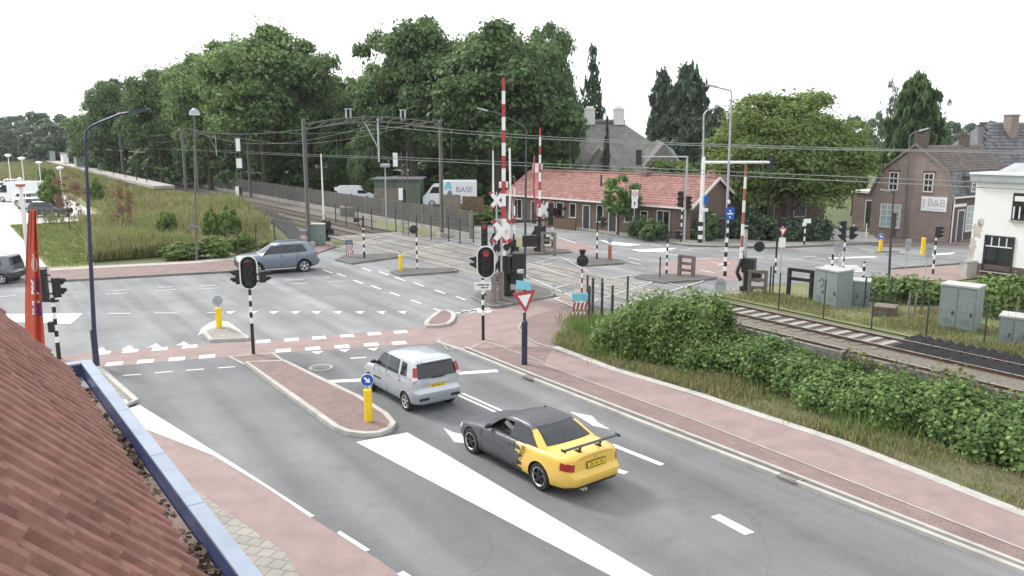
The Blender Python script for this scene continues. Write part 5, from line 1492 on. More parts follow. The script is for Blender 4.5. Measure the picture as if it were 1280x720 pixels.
# --- noise wall along the far track
nw = thing('noise_wall', 'long grey plank patterned noise wall with pale plinth along the tracks', 'wall', (0, 0, 0))
m_ = MB(); m2 = MB(); m3 = MB()
sA, sB = sof(G(585, 299)), 330
s = sA
pn = 0
while s < sB:
    e = min(s + 4.0, sB)
    o_ = RS(33.1, s)
    m_.box(RS(33.1, (s + e) / 2, 1.35), (e - s - .16, .14, 1.7), URZ)
    m2.box(RS(33.05, (s + e) / 2, .25), (e - s - .02, .24, .52), URZ)
    m3.box(RS(33.1, s, 1.15), (.18, .22, 2.3), URZ)
    s = e
m_.build('wall_panel', 'wall_grey', nw); m2.build('plinth', 'concrete', nw); m3.build('post', 'concrete_dark', nw)
# --- platform at the left
pf = thing('station_platform', 'long pale station platform running away behind the bank', 'platform', (0, 0, 0))
sP = sof(G(240, 231, 1.95))
pA = AT(241, 232, 0)
r_pf = 22.7
m_ = MB(); m_.prism([RS(r_pf - 2.6, sP)[:2], RS(r_pf, sP)[:2], RS(r_pf, 420)[:2], RS(r_pf - 2.6, 420)[:2]], 1.55, 1.95); m_.build('deck', 'concrete', pf)
m_ = MB(); m_.prism([RS(r_pf - 2.2, sP + .4)[:2], RS(r_pf - .2, sP + .4)[:2], RS(r_pf - .2, 420)[:2], RS(r_pf - 2.2, 420)[:2]], 0, 1.55); m_.build('base', 'concrete_dark', pf)
m_ = MB()
for s in np.arange(sP + 30, 330, 3.0): m_.box(RS(30.0, s, 1.15), (.12, .12, 2.3), URZ)
m_.box(RS(30.0, 240, 2.25), (200, .1, .12), URZ); m_.box(RS(30.1, 240, 1.2), (200, .06, 1.6), URZ)
m_.build('back_fence', 'concrete', pf)
for i, s in enumerate((70, 78, 88, 100, 115, 132, 150)):
    q_ = RS(r_pf - 1.6, sP + s - 60, 1.95)
    t = thing('platform_lamp', 'slim dark lamp post in the row along the station platform', 'street lamp', q_, URZ, 'lamp posts along the platform')
    MB().tube((0, 0, 0), (0, 0, 4.2), .06, .04, 8).build('pole', 'dark_metal', t); MB().box((0, .35, 4.2), (.2, .8, .1)).build('lamp_head', 'galv', t)
SH = 'shelters and machines on the platform'
for i, (s, r_, L_, h_, mm) in enumerate([(205, 21.5, 5, 2.6, 'glass_pale'), (235, 21.6, 6, 2.6, 'plaster'), (270, 21.6, 7, 2.8, 'glass_pale'), (300, 21.6, 6, 2.8, 'glass_pale')]):
    t = thing('platform_shelter', 'pale shelter far along the station platform', 'shelter', RS(r_, s, 1.95), URZ, SH)
    MB().box((0, .6, h_ / 2), (L_, .06, h_ - .3)).box((-L_ / 2, 0, h_ / 2), (.06, 1.2, h_ - .3)).box((L_ / 2, 0, h_ / 2), (.06, 1.2, h_ - .3)).build('panel', mm, t)
    MB().box((0, 0, h_), (L_ + .4, 1.8, .12)).build('roof', 'zinc', t)

# --- low concrete wall under the ivy
cw = thing('concrete_wall', 'low weathered concrete wall between the hedge and the tracks', 'wall', (0, 0, 0))
m_ = MB(); m2 = MB()
s = sof(G(905, 455))
while s > -12:
    m_.box(RS(22.5, s - 1.0, .58), (1.96, .16, 1.2), URZ); m2.box(RS(22.46, s, .60), (.16, .26, 1.26), URZ); s -= 2.0
m_.build('wall_panel', 'concrete_dark', cw); m2.build('post', 'concrete_dark', cw)

# --- our own building: tiled roof, flat roof and blue parapet
ZP = 4.2
A_, B_ = G(113, 449, ZP), G(305, 690, ZP)
pd = (B_ - A_).normalized(); pn_ = Vector((-pd.y, pd.x, 0))
if pn_.x > 0: pn_ = -pn_
own = thing('tiled_building', 'red tiled building in the foreground with blue edged flat roof', 'house', (A_.x, A_.y, 0))
o0 = Vector((0, 0, 0))
L_ = 18.0
wdt = .16
m_ = MB()
k = 0; u = 0.0
for seg_ in (1.05, 2.05, 1.95, 1.6, 1.75, 1.9, 1.9, 1.9, 1.9, 2.0):
    m_.prism([(pd * u)[:2], (pd * (u + seg_ - .012))[:2], (pd * (u + seg_ - .012) + pn_ * wdt)[:2], (pd * u + pn_ * wdt)[:2]], ZP - .03, ZP); u += seg_
m_.prism([(pn_ * (wdt + .005))[:2], (pd * .17 + pn_ * (wdt + .005))[:2], (pd * .17 + pn_ * 1.3)[:2], (pn_ * 1.3)[:2]], ZP - .03, ZP)
m_.build('coping', 'coping_blue', own)
m_ = MB()
m_.prism([(pd * .02 + pn_ * .02)[:2], (pd * L_ + pn_ * .02)[:2], (pd * L_ + pn_ * (wdt - .015))[:2], (pd * .02 + pn_ * (wdt - .015))[:2]], ZP - .45, ZP - .032)
m_.prism([(pd * .02 + pn_ * wdt)[:2], (pd * .15 + pn_ * wdt)[:2], (pd * .15 + pn_ * 1.3)[:2], (pd * .02 + pn_ * 1.3)[:2]], ZP - .45, ZP - .032)
m_.build('parapet', 'fascia_blue', own)
m_ = MB(); m_.prism([(pd * .04 + pn_ * .04)[:2], (pd * L_ + pn_ * .04)[:2], (pd * L_ + pn_ * 5)[:2], (pd * .04 + pn_ * 5)[:2]], 0, ZP - .452); m_.build('wall', 'plaster', own)
m_ = MB(); m_.sheet([(pd * .15 + pn_ * wdt)[:2], (pd * L_ + pn_ * wdt)[:2], (pd * L_ + pn_ * 3)[:2], (pd * .15 + pn_ * 3)[:2]], ZP - .26); fr_ = m_.build('flat_roof', 'roof_mineral', own)
m_ = MB(); m_.prism([(pd * .16 + pn_ * (wdt + .01))[:2], (pd * .9 + pn_ * (wdt + .01))[:2], (pd * .9 + pn_ * .75)[:2], (pd * .16 + pn_ * .75)[:2]], ZP - .255, ZP - .235); m_.build('roof_outlet', 'zinc', fr_)
ZE = 4.55
E0 = G(79, 469, ZE); E1 = G(229, 720, ZE)
ed_ = (E1 - E0).normalized(); en = Vector((-ed_.y, ed_.x, 0))
if en.x > 0: en = -en
# solve the roof pitch from the verge: E0 + a*en + b*z seen at (2, 404)
rx, ry, rz_ = ray(2, 404)
mA = np.array([[en.x, 0, -rx], [en.y, 0, -ry], [0, 1, -rz_]]); vB = np.array([-E0.x, -E0.y, CAM_H - E0.z])
sol = np.linalg.solve(mA, vB)
pitch_ = math.atan2(sol[1], sol[0]); print('roof pitch', math.degrees(pitch_), sol, 'eave dir vs parapet', math.degrees(math.atan2(ed_.y, ed_.x)), math.degrees(math.atan2(pd.y, pd.x)))
upr = (en * math.cos(pitch_) + Z * math.sin(pitch_)).normalized()
loc_ = Vector((A_.x, A_.y, 0))
m_ = MB()
tiled_slope(m_, E0 - loc_, ed_, upr, 10.5, 6.2, .27, .39, 0, .046, .055, 8, .008, roll=[(-.07, .028), (-.05, .072), (.06, .092), (.19, .078), (.29, .030), (.45, .004), (.70, .0), (.88, .014), (1.0, .034)])
rt = m_.build('roof', ['tile_red', 'tile_orange'], own, sharp=30)
m_ = MB(); nrm_ = ed_.cross(upr); nrm_ = nrm_ if nrm_.z > 0 else -nrm_
o_ = E0 - loc_ - nrm_ * .06
m_.add([o_, o_ + ed_ * 10.5, o_ + ed_ * 10.5 + upr * 6.2, o_ + upr * 6.2], [(0, 1, 2, 3)])
m_.add([o_ + upr * .1, o_ + upr * 6.2, Vector((o_ + upr * 6.2).xy.to_3d()), Vector((o_ + upr * .1).xy.to_3d())], [(0, 1, 2, 3)])
m_.build('roof_deck', 'wood_brown', rt)
m_ = MB()
for j in range(2):
    p0 = E0 - loc_ - ed_ * .07 + upr * (.40 * j - .02) + nrm_ * .03; m_.bar(p0, p0 + upr * .42, .17, .05, 0, up=nrm_)
m_.build('verge_tile', 'tile_orange', rt)
# leaf litter in the valley gutter
lm = []
lr = random.Random(8)
P = []
while len(P) < 1500:
    u = lr.uniform(.9, 9); v = abs(lr.gauss(0, .16)) + wdt + .02
    dens = .08 + .92 * max(0, math.sin(u * 1.7 + 1)) ** 1.5
    if lr.random() > dens: continue
    q_ = pd * u + pn_ * v
    P.append((q_.x, q_.y, ZP - .255 + abs(lr.gauss(0, .02))))
P = np.array(P)
link('leaf_litter', leaf_mesh('leaf_litter', P, np.tile([0, 0, 1.0], (len(P), 1)), .05, 'litter', 1.5, .5), own, kind='stuff')
# ------------------------------------------------------------------ foliage
def clump_points(clumps, per, lo=0.55):
    """points through the outer part of many overlapping clumps; clumps rows: x y z rx ry rz"""
    C = np.asarray(clumps)
    idx = np.repeat(np.arange(len(C)), per)
    d = nprng.normal(0, 1, (len(idx), 3)); d /= np.linalg.norm(d, axis=1)[:, None]
    d[:, 2] = np.where(d[:, 2] < -0.35, -d[:, 2], d[:, 2])
    rad = nprng.uniform(lo, 1.08, len(idx))[:, None]
    rough = 1 + 0.16 * np.sin(d[:, :1] * 9 + idx[:, None]) * np.sin(d[:, 1:2] * 8 + idx[:, None] * 1.7)
    P = C[idx, :3] + d * rad * rough * C[idx, 3:6]
    return P, d + np.array([0, 0, 0.35])
def crown_broad(seed, nc=70, per=260, leaf=0.055, mats='oak_leaf', low=-0.75, la=1.0):
    """unit crown: centre 0, horizontal radius 1, vertical radius 1"""
    rg = np.random.default_rng(seed)
    cl = []
    while len(cl) < nc:
        d = rg.normal(0, 1, 3); d /= np.linalg.norm(d)
        if d[2] < low: continue
        rr = rg.uniform(0.45, 0.92)
        lob = 1 + la * 0.22 * math.sin(3 * math.atan2(d[1], d[0]) + seed) + la * 0.13 * math.sin(5 * d[2] + seed * 2)
        p = d * rr * lob
        r = rg.uniform(0.15, 0.29)
        cl.append([p[0], p[1], p[2], r * 1.1, r * 1.1, r * 0.8])
    P, N = clump_points(cl, per)
    # loose sprigs round the outline
    k = per * 6
    d = rg.normal(0, 1, (k, 3)); d /= np.linalg.norm(d, axis=1)[:, None]
    d = d[d[:, 2] > low]
    P2 = d * rg.uniform(0.85, 1.12, len(d))[:, None]
    near = np.array([np.min(np.linalg.norm(np.asarray(cl)[:, :3] - q, axis=1)) for q in P2]) < 0.34
    P = np.vstack([P, P2[near]]); N = np.vstack([N, d[near]])
    return leaf_mesh('crown', P, N, leaf, mats)
def crown_conifer(seed, tiers=17, leaf=0.05, mats='conifer_leaf', droop=0.12, ragged=0.25, per=26, full=0.0):
    """unit conifer: z 0..1, base radius 1 (in its own horizontal scale)"""
    rg = np.random.default_rng(seed)
    Ps, Ns = [], []
    for t in range(tiers):
        f = t / (tiers - 1)
        z = 0.04 + 0.95 * f
        rad = (1 - f) ** (0.8 - 0.45 * full) * rg.uniform(1 - ragged, 1) + 0.03
        nb = max(4, int(11 * (1 - f) + 4))
        a0 = rg.uniform(0, 6.28)
        for b in range(nb):
            a = a0 + 6.283 * b / nb + rg.normal(0, 0.15)
            L = rad * rg.uniform(0.65, 1.1)
            m = int(per * (0.4 + L) * (1.5 if full else 1))
            u = rg.uniform(0.1, 1.0, m) ** 0.7
            w = 0.20 * (1.15 - u)
            off = rg.normal(0, 1, (m, 3)) * w[:, None] * np.array([0.5, 0.5, 0.10])
            x = math.cos(a) * L * u; y = math.sin(a) * L * u
            zz = z - droop * u * L * (0.6 + 0.5 * u) + rg.uniform(-0.01, 0.02, m)
            Ps.append(np.stack([x, y, zz], 1) + off)
            Ns.append(np.stack([np.full(m, math.cos(a) * .4), np.full(m, math.sin(a) * .4), np.full(m, 1.0)], 1))
    return leaf_mesh('crown', np.vstack(Ps), np.vstack(Ns), leaf, mats, elong=1.9)
def trunk_mesh(h, r, seed, limbs=6, spread=3.0, start=0.45, top_r=0.25):
    rg = random.Random(seed)
    mb = MB()
    pts, rr = [], []
    for i in range(6):
        f = i / 5
        pts.append((rg.uniform(-.12, .12) * f * 2, rg.uniform(-.12, .12) * f * 2, h * f))
        rr.append(r * (1.35 if i == 0 else 1 - f * (1 - top_r)))
    mb.path(pts, rr, 10)
    for k in range(limbs):
        f = start + (0.95 - start) * k / max(1, limbs - 1)
        a = k * 2.4 + rg.uniform(-.4, .4)
        L = spread * rg.uniform(.6, 1.0) * (1.1 - .5 * f)
        z = h * f
        mb.path([(0, 0, z), (math.cos(a) * L * .4, math.sin(a) * L * .4, z + L * .35), (math.cos(a) * L, math.sin(a) * L, z + L * .75)], [r * .45, r * .3, r * .1], 7)
    return mb.mesh('trunk', 'bark')
CROWN = {}
CROWN['oak0'] = crown_broad(1, 100, 520, 0.038)
CROWN['oak1'] = crown_broad(2, 90, 520, 0.038)
CROWN['oak2'] = crown_broad(3, 100, 520, 0.038, 'oak_leaf_light')
CROWN['linden'] = crown_broad(4, 170, 480, 0.031, 'linden_leaf', low=-0.9, la=.4)
CROWN['far'] = crown_broad(5, 45, 130, 0.10, 'hazed_leaf')
CROWN['light'] = crown_broad(6, 60, 160, 0.09, 'linden_leaf')
CROWN['conifer'] = crown_conifer(7, 18, 0.050, ragged=0.55, per=90, full=0.7, droop=.2)
CROWN['spruce'] = crown_conifer(8, 13, 0.065, droop=0.5, ragged=0.6, per=15, full=.3)
CROWN['cypress'] = crown_conifer(9, 24, 0.07, 'cypress_leaf', droop=0.05, ragged=0.12, per=60, full=1.2)
CROWN['bush'] = crown_broad(10, 55, 170, 0.085, 'hedge_leaf')
CROWN['darkbush'] = crown_broad(11, 55, 200, 0.08, 'oak_leaf')
CROWN['maple'] = crown_broad(12, 24, 110, 0.11, 'maple_leaf')
CROWN['dead'] = crown_broad(13, 40, 90, 0.035, 'dead_leaf')
CROWN['small'] = crown_broad(14, 34, 130, 0.10, 'oak_leaf_light', low=-0.95)
CROWN['poplar'] = crown_broad(15, 45, 70, 0.06, 'hazed_leaf', low=-1)
def tree(kind, px, Y, top, hw, zlow, label, cat='tree', name='deciduous_tree', group=None, trunk=True, rz=0.0, base=None, tr=None, yscale=1.0):
    """crown of half-width hw photo pixels reaching photo row top, standing at distance Y"""
    b = AT(px, 250, Y); b.z = 0
    if base is not None: b.z = base
    ztop = AT(px, top, Y).z
    rad = hw / 1000.0 * Y / cp
    t = thing(name, label, cat, (b.x, b.y, b.z), rz, group)
    cr = link('crown', CROWN[kind], t)
    if kind in ('conifer', 'spruce', 'cypress'):
        cr.location = (0, 0, zlow); cr.scale = (rad, rad * yscale, ztop - zlow - b.z)
        if trunk: MB().path([(0, 0, -.1), (0, 0, (ztop - b.z) * .5), (0, 0, (ztop - b.z) * .93)], [tr or .3, .2, .03], 8).build('trunk', 'bark', t)
    else:
        hz = (ztop - zlow - b.z) / 2
        cr.location = (0, 0, zlow + hz); cr.scale = (rad, rad * yscale, hz * 1.02)
        if trunk: link('trunk', trunk_mesh(zlow + hz * 1.1, tr or max(.12, rad * .05), int(px), 7, rad * .65, max(.25, zlow / (zlow + hz * 1.1) * .9)), t)
    return t
# the wood behind the railway: big oaks, nearest at the right
WG = 'tall trees in the wood beyond the railway'
tree('oak0', 622, 92, 33, 92, 4, 'huge dark broad tree behind the raised red and white barrier', group=WG, rz=.4)
tree('oak1', 686, 100, 38, 37, 3, 'tall dark tree left of the thatched villa, slimmer than its neighbour', group=WG, rz=2.1)
tree('oak1', 518, 98, 30, 62, 5, 'tall dark tree with a jagged top left of the barrier, beside the gap of sky', group=WG, rz=1.2, tr=.75)
tree('oak2', 332, 112, 31, 78, 5, 'tallest light green tree behind the catenary mast, left of the gap of sky', group=WG, rz=.9)
tree('oak0', 395, 118, 95, 45, 6, 'lower green tree in the dip below the gap of sky', group=WG, rz=2.8)
tree('oak2', 265, 128, 68, 50, 4, 'broad light green tree behind the grey lamp post on the bank', group=WG, rz=3.3)
tree('oak0', 205, 140, 86, 42, 4, 'rounded dark green tree above the curved arm of the street lamp', group=WG, rz=4.0)
tree('oak1', 152, 160, 108, 40, 4, 'dark tree at the left end of the wood, lowest of its row', group=WG, rz=5.0)
tree('oak0', 575, 112, 60, 55, 3, 'dark tree in the second row of the wood behind the white van', group=WG, rz=5.5)
tree('oak1', 440, 112, 118, 40, 2, 'low dark leafy tree behind the white signal board beside the tracks', group=WG, rz=.2)
BG = 'second row trees of the wood'
for i, (px, Y, top, hw) in enumerate([(425, 130, 108, 60), (380, 135, 92, 55), (470, 125, 80, 55), (545, 120, 50, 55), (660, 115, 60, 55), (300, 145, 60, 55), (240, 155, 82, 50), (180, 168, 100, 45), (135, 180, 128, 36), (700, 112, 95, 28), (590, 118, 80, 60)]):
    tree('oak0' if i % 2 else 'oak2', px, Y, top, hw, 1, 'dark green tree of the second row, showing between the nearer trees of the wood', group=BG, rz=i * .8)
UG = 'shrubs under the wood beyond the railway'
for i, (px, Y, top, hw) in enumerate([(165, 165, 158, 40), (215, 150, 165, 42), (262, 138, 170, 45), (310, 126, 175, 45), (355, 120, 178, 40), (640, 104, 170, 60), (560, 116, 185, 60), (690, 96, 185, 36), (600, 99, 190, 40)]):
    tree('darkbush', px, Y, top, hw, -1, 'dark shrub in the shade under the tall trees of the wood', 'shrub', 'undergrowth_shrub', UG, trunk=False, rz=i * 1.3)
tree('oak1', 462, 96, 165, 26, .5, 'ivy covered tree trunk with hanging leaves behind the white van roof', name='ivy_covered_tree', group=WG, rz=.7)
tree('oak0', 445, 118, 200, 60, -1, 'broad dark thicket at the foot of the wood left of the ivy covered tree', 'shrub', 'undergrowth_shrub', UG, trunk=False, rz=.3)
tree('spruce', 738, 108, 62, 44, 1, 'thin ragged spruce with drooping branches beside the villa chimneys', name='spruce_tree', tr=.25)
tree('spruce', 757, 97, 148, 13, 0, 'narrow dark conifer in front of the thatched roof', name='conifer_tree', tr=.2)
tree('conifer', 855, 150, 86, 62, 2, 'tall pointed dark conifer right of the thatched villa', name='conifer_tree')
tree('conifer', 824, 156, 92, 40, 2, 'second pointed conifer, thinner, joined to the left of the taller one', name='conifer_tree', rz=1.0)
tree('conifer', 893, 140, 138, 45, 0, 'dark conifer hedge tree behind the tall grey street lamp', name='conifer_tree', rz=2.0)
tree('conifer', 870, 145, 150, 40, 0, 'shorter dark conifer behind the thin white lamp pole', name='conifer_tree', rz=3.0)
tree('cypress', 1134, 96, 99, 42, 1, 'dense columnar cypress rising behind the gambrel roofed house', name='cypress_tree')
tree('poplar', 1104, 120, 108, 16, 2, 'wispy pale tree left of the columnar cypress', name='birch_tree', tr=.15)
tree('poplar', 1166, 120, 130, 14, 2, 'wispy pale tree right of the columnar cypress', name='birch_tree', tr=.15, rz=2)
tree('linden', 985, 67, 120, 98, 1.6, 'broad bright green linden with rounded crown on the corner', name='linden_tree', tr=.38, yscale=.5)
tree('light', 835, 92, 198, 34, .3, 'light green garden tree behind the red roof, under the white signal arm', cat='tree', name='garden_tree')
tree('light', 782, 88, 208, 14, .5, 'small rounded green tree in front of the villa gable', cat='tree', name='garden_tree')
tree('light', 890, 90, 200, 22, .3, 'pale garden shrub behind the thick white mast', cat='shrub', name='garden_shrub', trunk=False)
tree('small', 773, 66, 226, 26, 1.3, 'small dark tree with layered branches before the red roofed row house', name='garden_tree', tr=.1)
tree('maple', 700, 74, 255, 15, .8, 'small dark red maple by the left windows of the row house', name='japanese_maple', tr=.06)
for i, (px, Y, top, hw, lb) in enumerate([(800, 64, 271, 15, 'dark rounded bush left in the pair below the row house window'), (818, 62.5, 276, 17, 'dark rounded bush right in the pair below the row house window'),
        (886, 62.5, 265, 16, 'dark upright shrub against the brick gable behind the thick mast'), (945, 66, 262, 22, 'dark shrub under the linden beside the striped barrier boom'), (975, 64, 273, 26, 'dark hedge plant around the linden trunk')]):
    tree('darkbush', px, Y, top, hw, -.2, lb, 'shrub', 'garden_shrub', 'dark garden shrubs by the brick houses', trunk=False, rz=i)
tree('bush', 596, 76, 256, 30, -.3, 'bright green bush behind the wire fence at the crossing', 'shrub', 'green_bush', trunk=False)
tree('light', 1066, 84, 184, 22, 1, 'yellow green tree between the linden and the brick house', name='garden_tree', rz=1.5)
# far tree line all round
FG = 'trees on the far skyline'
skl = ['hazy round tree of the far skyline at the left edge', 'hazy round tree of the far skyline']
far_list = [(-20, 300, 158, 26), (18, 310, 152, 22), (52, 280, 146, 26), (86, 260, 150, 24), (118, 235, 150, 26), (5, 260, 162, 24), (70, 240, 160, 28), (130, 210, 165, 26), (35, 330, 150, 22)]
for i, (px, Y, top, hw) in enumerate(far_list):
    tree('far', px, Y, top, hw, -2, 'haze tinted tree in the distant row at the left beyond the car park', group='distant trees beyond the car park', rz=i * 1.7, trunk=False)
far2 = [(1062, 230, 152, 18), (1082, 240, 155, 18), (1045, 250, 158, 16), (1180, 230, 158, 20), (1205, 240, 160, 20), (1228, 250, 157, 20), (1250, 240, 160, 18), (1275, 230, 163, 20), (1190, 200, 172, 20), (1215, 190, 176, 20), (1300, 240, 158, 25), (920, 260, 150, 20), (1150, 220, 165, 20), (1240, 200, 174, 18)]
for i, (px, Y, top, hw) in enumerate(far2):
    tree('far', px, Y, top, hw, -2, 'haze tinted tree in the distant row above the roofs at the right', group='distant trees above the roofs', rz=i * 1.1, trunk=False)

# grass bank along the railway
def bank_z(p):
    r, s = rof(p), sof(p)
    k = (r - 11.5) / (21.0 - 11.5)
    k = max(0, min(1, k)); k = k * k * (3 - 2 * k)
    a, b = G(60, 335), G(345, 314)
    d = (b - a).normalized(); n = Vector((-d.y, d.x, 0))
    q = (Vector((p[0], p[1], 0)) - a).dot(n)
    e = max(0, min(1, (q - 0.3) / 9.0)); e = e * e * (3 - 2 * e)
    f = max(0, min(1, (s - sof(G(345, 310))) / 14.0))
    return 1.15 * k * e * (0.25 + .75 * f)
bk = MB()
ns, nr = 90, 26
bv = []
s0, s1 = sof(G(352, 314)), 330
for i in range(ns + 1):
    f = i / ns
    s = s0 + (s1 - s0) * f ** 2
    for j in range(nr + 1):
        r = 8.0 + (22.6 - 8.0) * j / nr
        p = RS(r, s)
        z = bank_z(p)
        bv.append((p.x, p.y, 0.013 + z + (0.05 * math.sin(p.x * 1.3) * math.sin(p.y * .9) if z > .1 else 0)))
# keep the bank on its own side of the far pavement
a, b = G(60, 335.5), G(347, 314)
dd = (b - a).normalized(); nn = Vector((-dd.y, dd.x, 0))
bf = []
for i in range(ns):
    for j in range(nr):
        q = [i * (nr + 1) + j, i * (nr + 1) + j + 1, (i + 1) * (nr + 1) + j + 1, (i + 1) * (nr + 1) + j]
        if all((Vector(bv[t]) - a).dot(nn) > -.2 for t in q) and all(rof(bv[t]) > 10.9 or sof(bv[t]) > 130 for t in q): bf.append(q)
bf = [q for q in bf if all((lambda t_: t_[0] < 286 + max(0, t_[1] - 243) * .92)(PX((bv[t][0], bv[t][1], 0))) for t in q)]
bk.add(bv, bf, 0, True)
struct('grass_bank', bk, 'meadow')

def blades(name, pts, h, w, mats, mi=None, n=3):
    """tufts of narrow upright blades at ground points"""
    m = len(pts)
    P0 = np.repeat(np.asarray(pts, dtype=float), n, axis=0)
    H = np.repeat(np.asarray(h, dtype=float), n) * nprng.uniform(.6, 1.1, m * n)
    P0[:, :2] += nprng.normal(0, .09, (m * n, 2))
    lean = nprng.normal(0, .22, (m * n, 2)) * H[:, None]
    a = nprng.uniform(0, 6.28, m * n)
    side = np.stack([np.cos(a), np.sin(a), np.zeros(m * n)], 1) * (w * nprng.uniform(.6, 1.4, m * n))[:, None]
    mid = P0.copy(); mid[:, :2] += lean * .4; mid[:, 2] += H * .55
    tip = P0.copy(); tip[:, :2] += lean; tip[:, 2] += H
    V = np.stack([P0 - side * .4, mid - side * .6, tip, mid + side * .6], 1).reshape(-1, 3)
    k = m * n
    me = bpy.data.meshes.new(name)
    me.vertices.add(4 * k); me.loops.add(4 * k); me.polygons.add(k)
    me.vertices.foreach_set('co', V.astype(np.float32).ravel())
    me.loops.foreach_set('vertex_index', np.arange(4 * k, dtype=np.int32))
    me.polygons.foreach_set('loop_start', np.arange(0, 4 * k, 4, dtype=np.int32))
    for x in mats: me.materials.append(M[x])
    if mi is not None: me.polygons.foreach_set('material_index', np.repeat(np.asarray(mi, dtype=np.int32), n))
    me.update(calc_edges=True)
    return me
def sm_noise(x, y): return .5 + .25 * math.sin(x * .37 + 1.3 * math.sin(y * .21)) + .25 * math.sin(y * .53 + x * .19 + 2)
def inside(p, poly):
    c = False
    for i in range(len(poly)):
        x1, y1, x2, y2 = poly[i][0], poly[i][1], poly[i - 1][0], poly[i - 1][1]
        if (y1 > p[1]) != (y2 > p[1]) and p[0] < (x2 - x1) * (p[1] - y1) / (y2 - y1) + x1: c = not c
    return c
APR = [G(*q) for q in ((-400, 352), (60, 334), (12, 281), (80, 279), (135, 272), (95, 246), (40, 226), (-400, 230))]
LWN = [G(*q) for q in ((60, 336), (12, 281), (80, 280), (98, 277), (112, 300), (112, 333))]
pts, hh, mi = [], [], []
sel = random.Random(3)
tries = 0
while len(pts) < 42000 and tries < 400000:
    tries += 1
    r = sel.uniform(5.0, 22.3); s = s0 + 2 + (300 - s0) * sel.random() ** 2.3
    p = RS(r, s)
    if (p - a).dot(nn) < 0.5: continue
    t_ = PX(p)
    if t_[0] > 284 + max(0, t_[1] - 243) * .92: continue
    q = bank_z(p)
    if inside(p, APR) or inside(p, LWN): continue
    t = sm_noise(p.x, p.y)
    if sel.random() > .35 + .65 * t: continue
    pts.append((p.x, p.y, q)); hh.append((.55 + .95 * t) * sel.uniform(.6, 1.2) * (.5 if r > 19 and s > 95 else 1) * min(1, .3 + (p - a).dot(nn) / 4.5))
    mi.append(1 if sel.random() < (.42 if t < .5 else .18) else 0)
link('tall_grass', blades('tall_grass', pts, hh, .045, ['weed', 'weed_straw'], mi, 4), label='tall weeds and straw coloured grass on the railway bank', kind='stuff')
# lawn blades
pts, hh = [], []
A = [G(*q) for q in ((62, 334), (14, 282), (96, 277), (112, 300), (112, 332))]
x0, x1 = min(q.x for q in A), max(q.x for q in A); y0, y1 = min(q.y for q in A), max(q.y for q in A)
while len(pts) < 6000:
    p = (sel.uniform(x0, x1), sel.uniform(y0, y1))
    if inside(p, A): pts.append((*p, 0)); hh.append(sel.uniform(.06, .16))
link('mown_grass', blades('mown_grass', pts, hh, .05, ['lawn_blade'], None, 3), label='short mown grass beside the car park', kind='stuff')
# grass along the fence right of the crossing, the right verge and round the cabinets
pts, hh, mi = [], [], []
V1 = [G(*q) for q in ((695, 432), (707, 405), (722, 388), (760, 400), (900, 470), (1280, 600), (1500, 690), (1500, 735), (1280, 640), (1057, 552), (908, 503), (768, 458))]
V2 = [G(*q) for q in ((905, 371), (960, 366), (1050, 388), (1140, 392), (1290, 385), (1290, 450))]
for V, cnt, lo, hi, den in ((V1, 8200, .06, .30, .5), (V2, 5200, .06, .28, .5)):
    x0, x1 = min(q.x for q in V), max(q.x for q in V); y0, y1 = min(q.y for q in V), max(q.y for q in V)
    k = 0
    while k < cnt:
        p = (sel.uniform(x0, x1), sel.uniform(y0, y1))
        if not inside(p, V): continue
        t = sm_noise(p[0] * 3, p[1] * 3)
        if sel.random() > .12 + t * t * 1.3: continue
        k += 1
        pts.append((*p, .015)); hh.append(sel.uniform(lo, hi) * (.5 + t)); mi.append(1 if sel.random() < .3 else 0)
link('verge_grass', blades('verge_grass', pts, hh, .022, ['weed', 'weed_straw'], mi, 4), label='dry grass on the verge beside the hedge and along the fence', kind='stuff')
# tall stalks by the fence posts and along the hedge foot
pts, hh = [], []
for (qx, qy, n, sd, h) in [(750, 412, 300, .7, .6), (770, 420, 420, .9, .8), (738, 412, 160, .5, .4), (790, 440, 300, .9, .7), (1090, 535, 120, .7, .5), (1050, 518, 90, .6, .5), (1110, 542, 90, .6, .55), (980, 490, 80, 1.0, .35)]:
    c = G(qx, qy)
    for _ in range(n): pts.append((c.x + sel.gauss(0, sd), c.y + sel.gauss(0, sd), 0)); hh.append(h * sel.uniform(.5, 1.2))
link('tall_weeds', blades('tall_weeds', pts, hh, .018, ['hedge_leaf'], None, 3), label='tall green weeds around the wire fence posts at the crossing', kind='stuff')

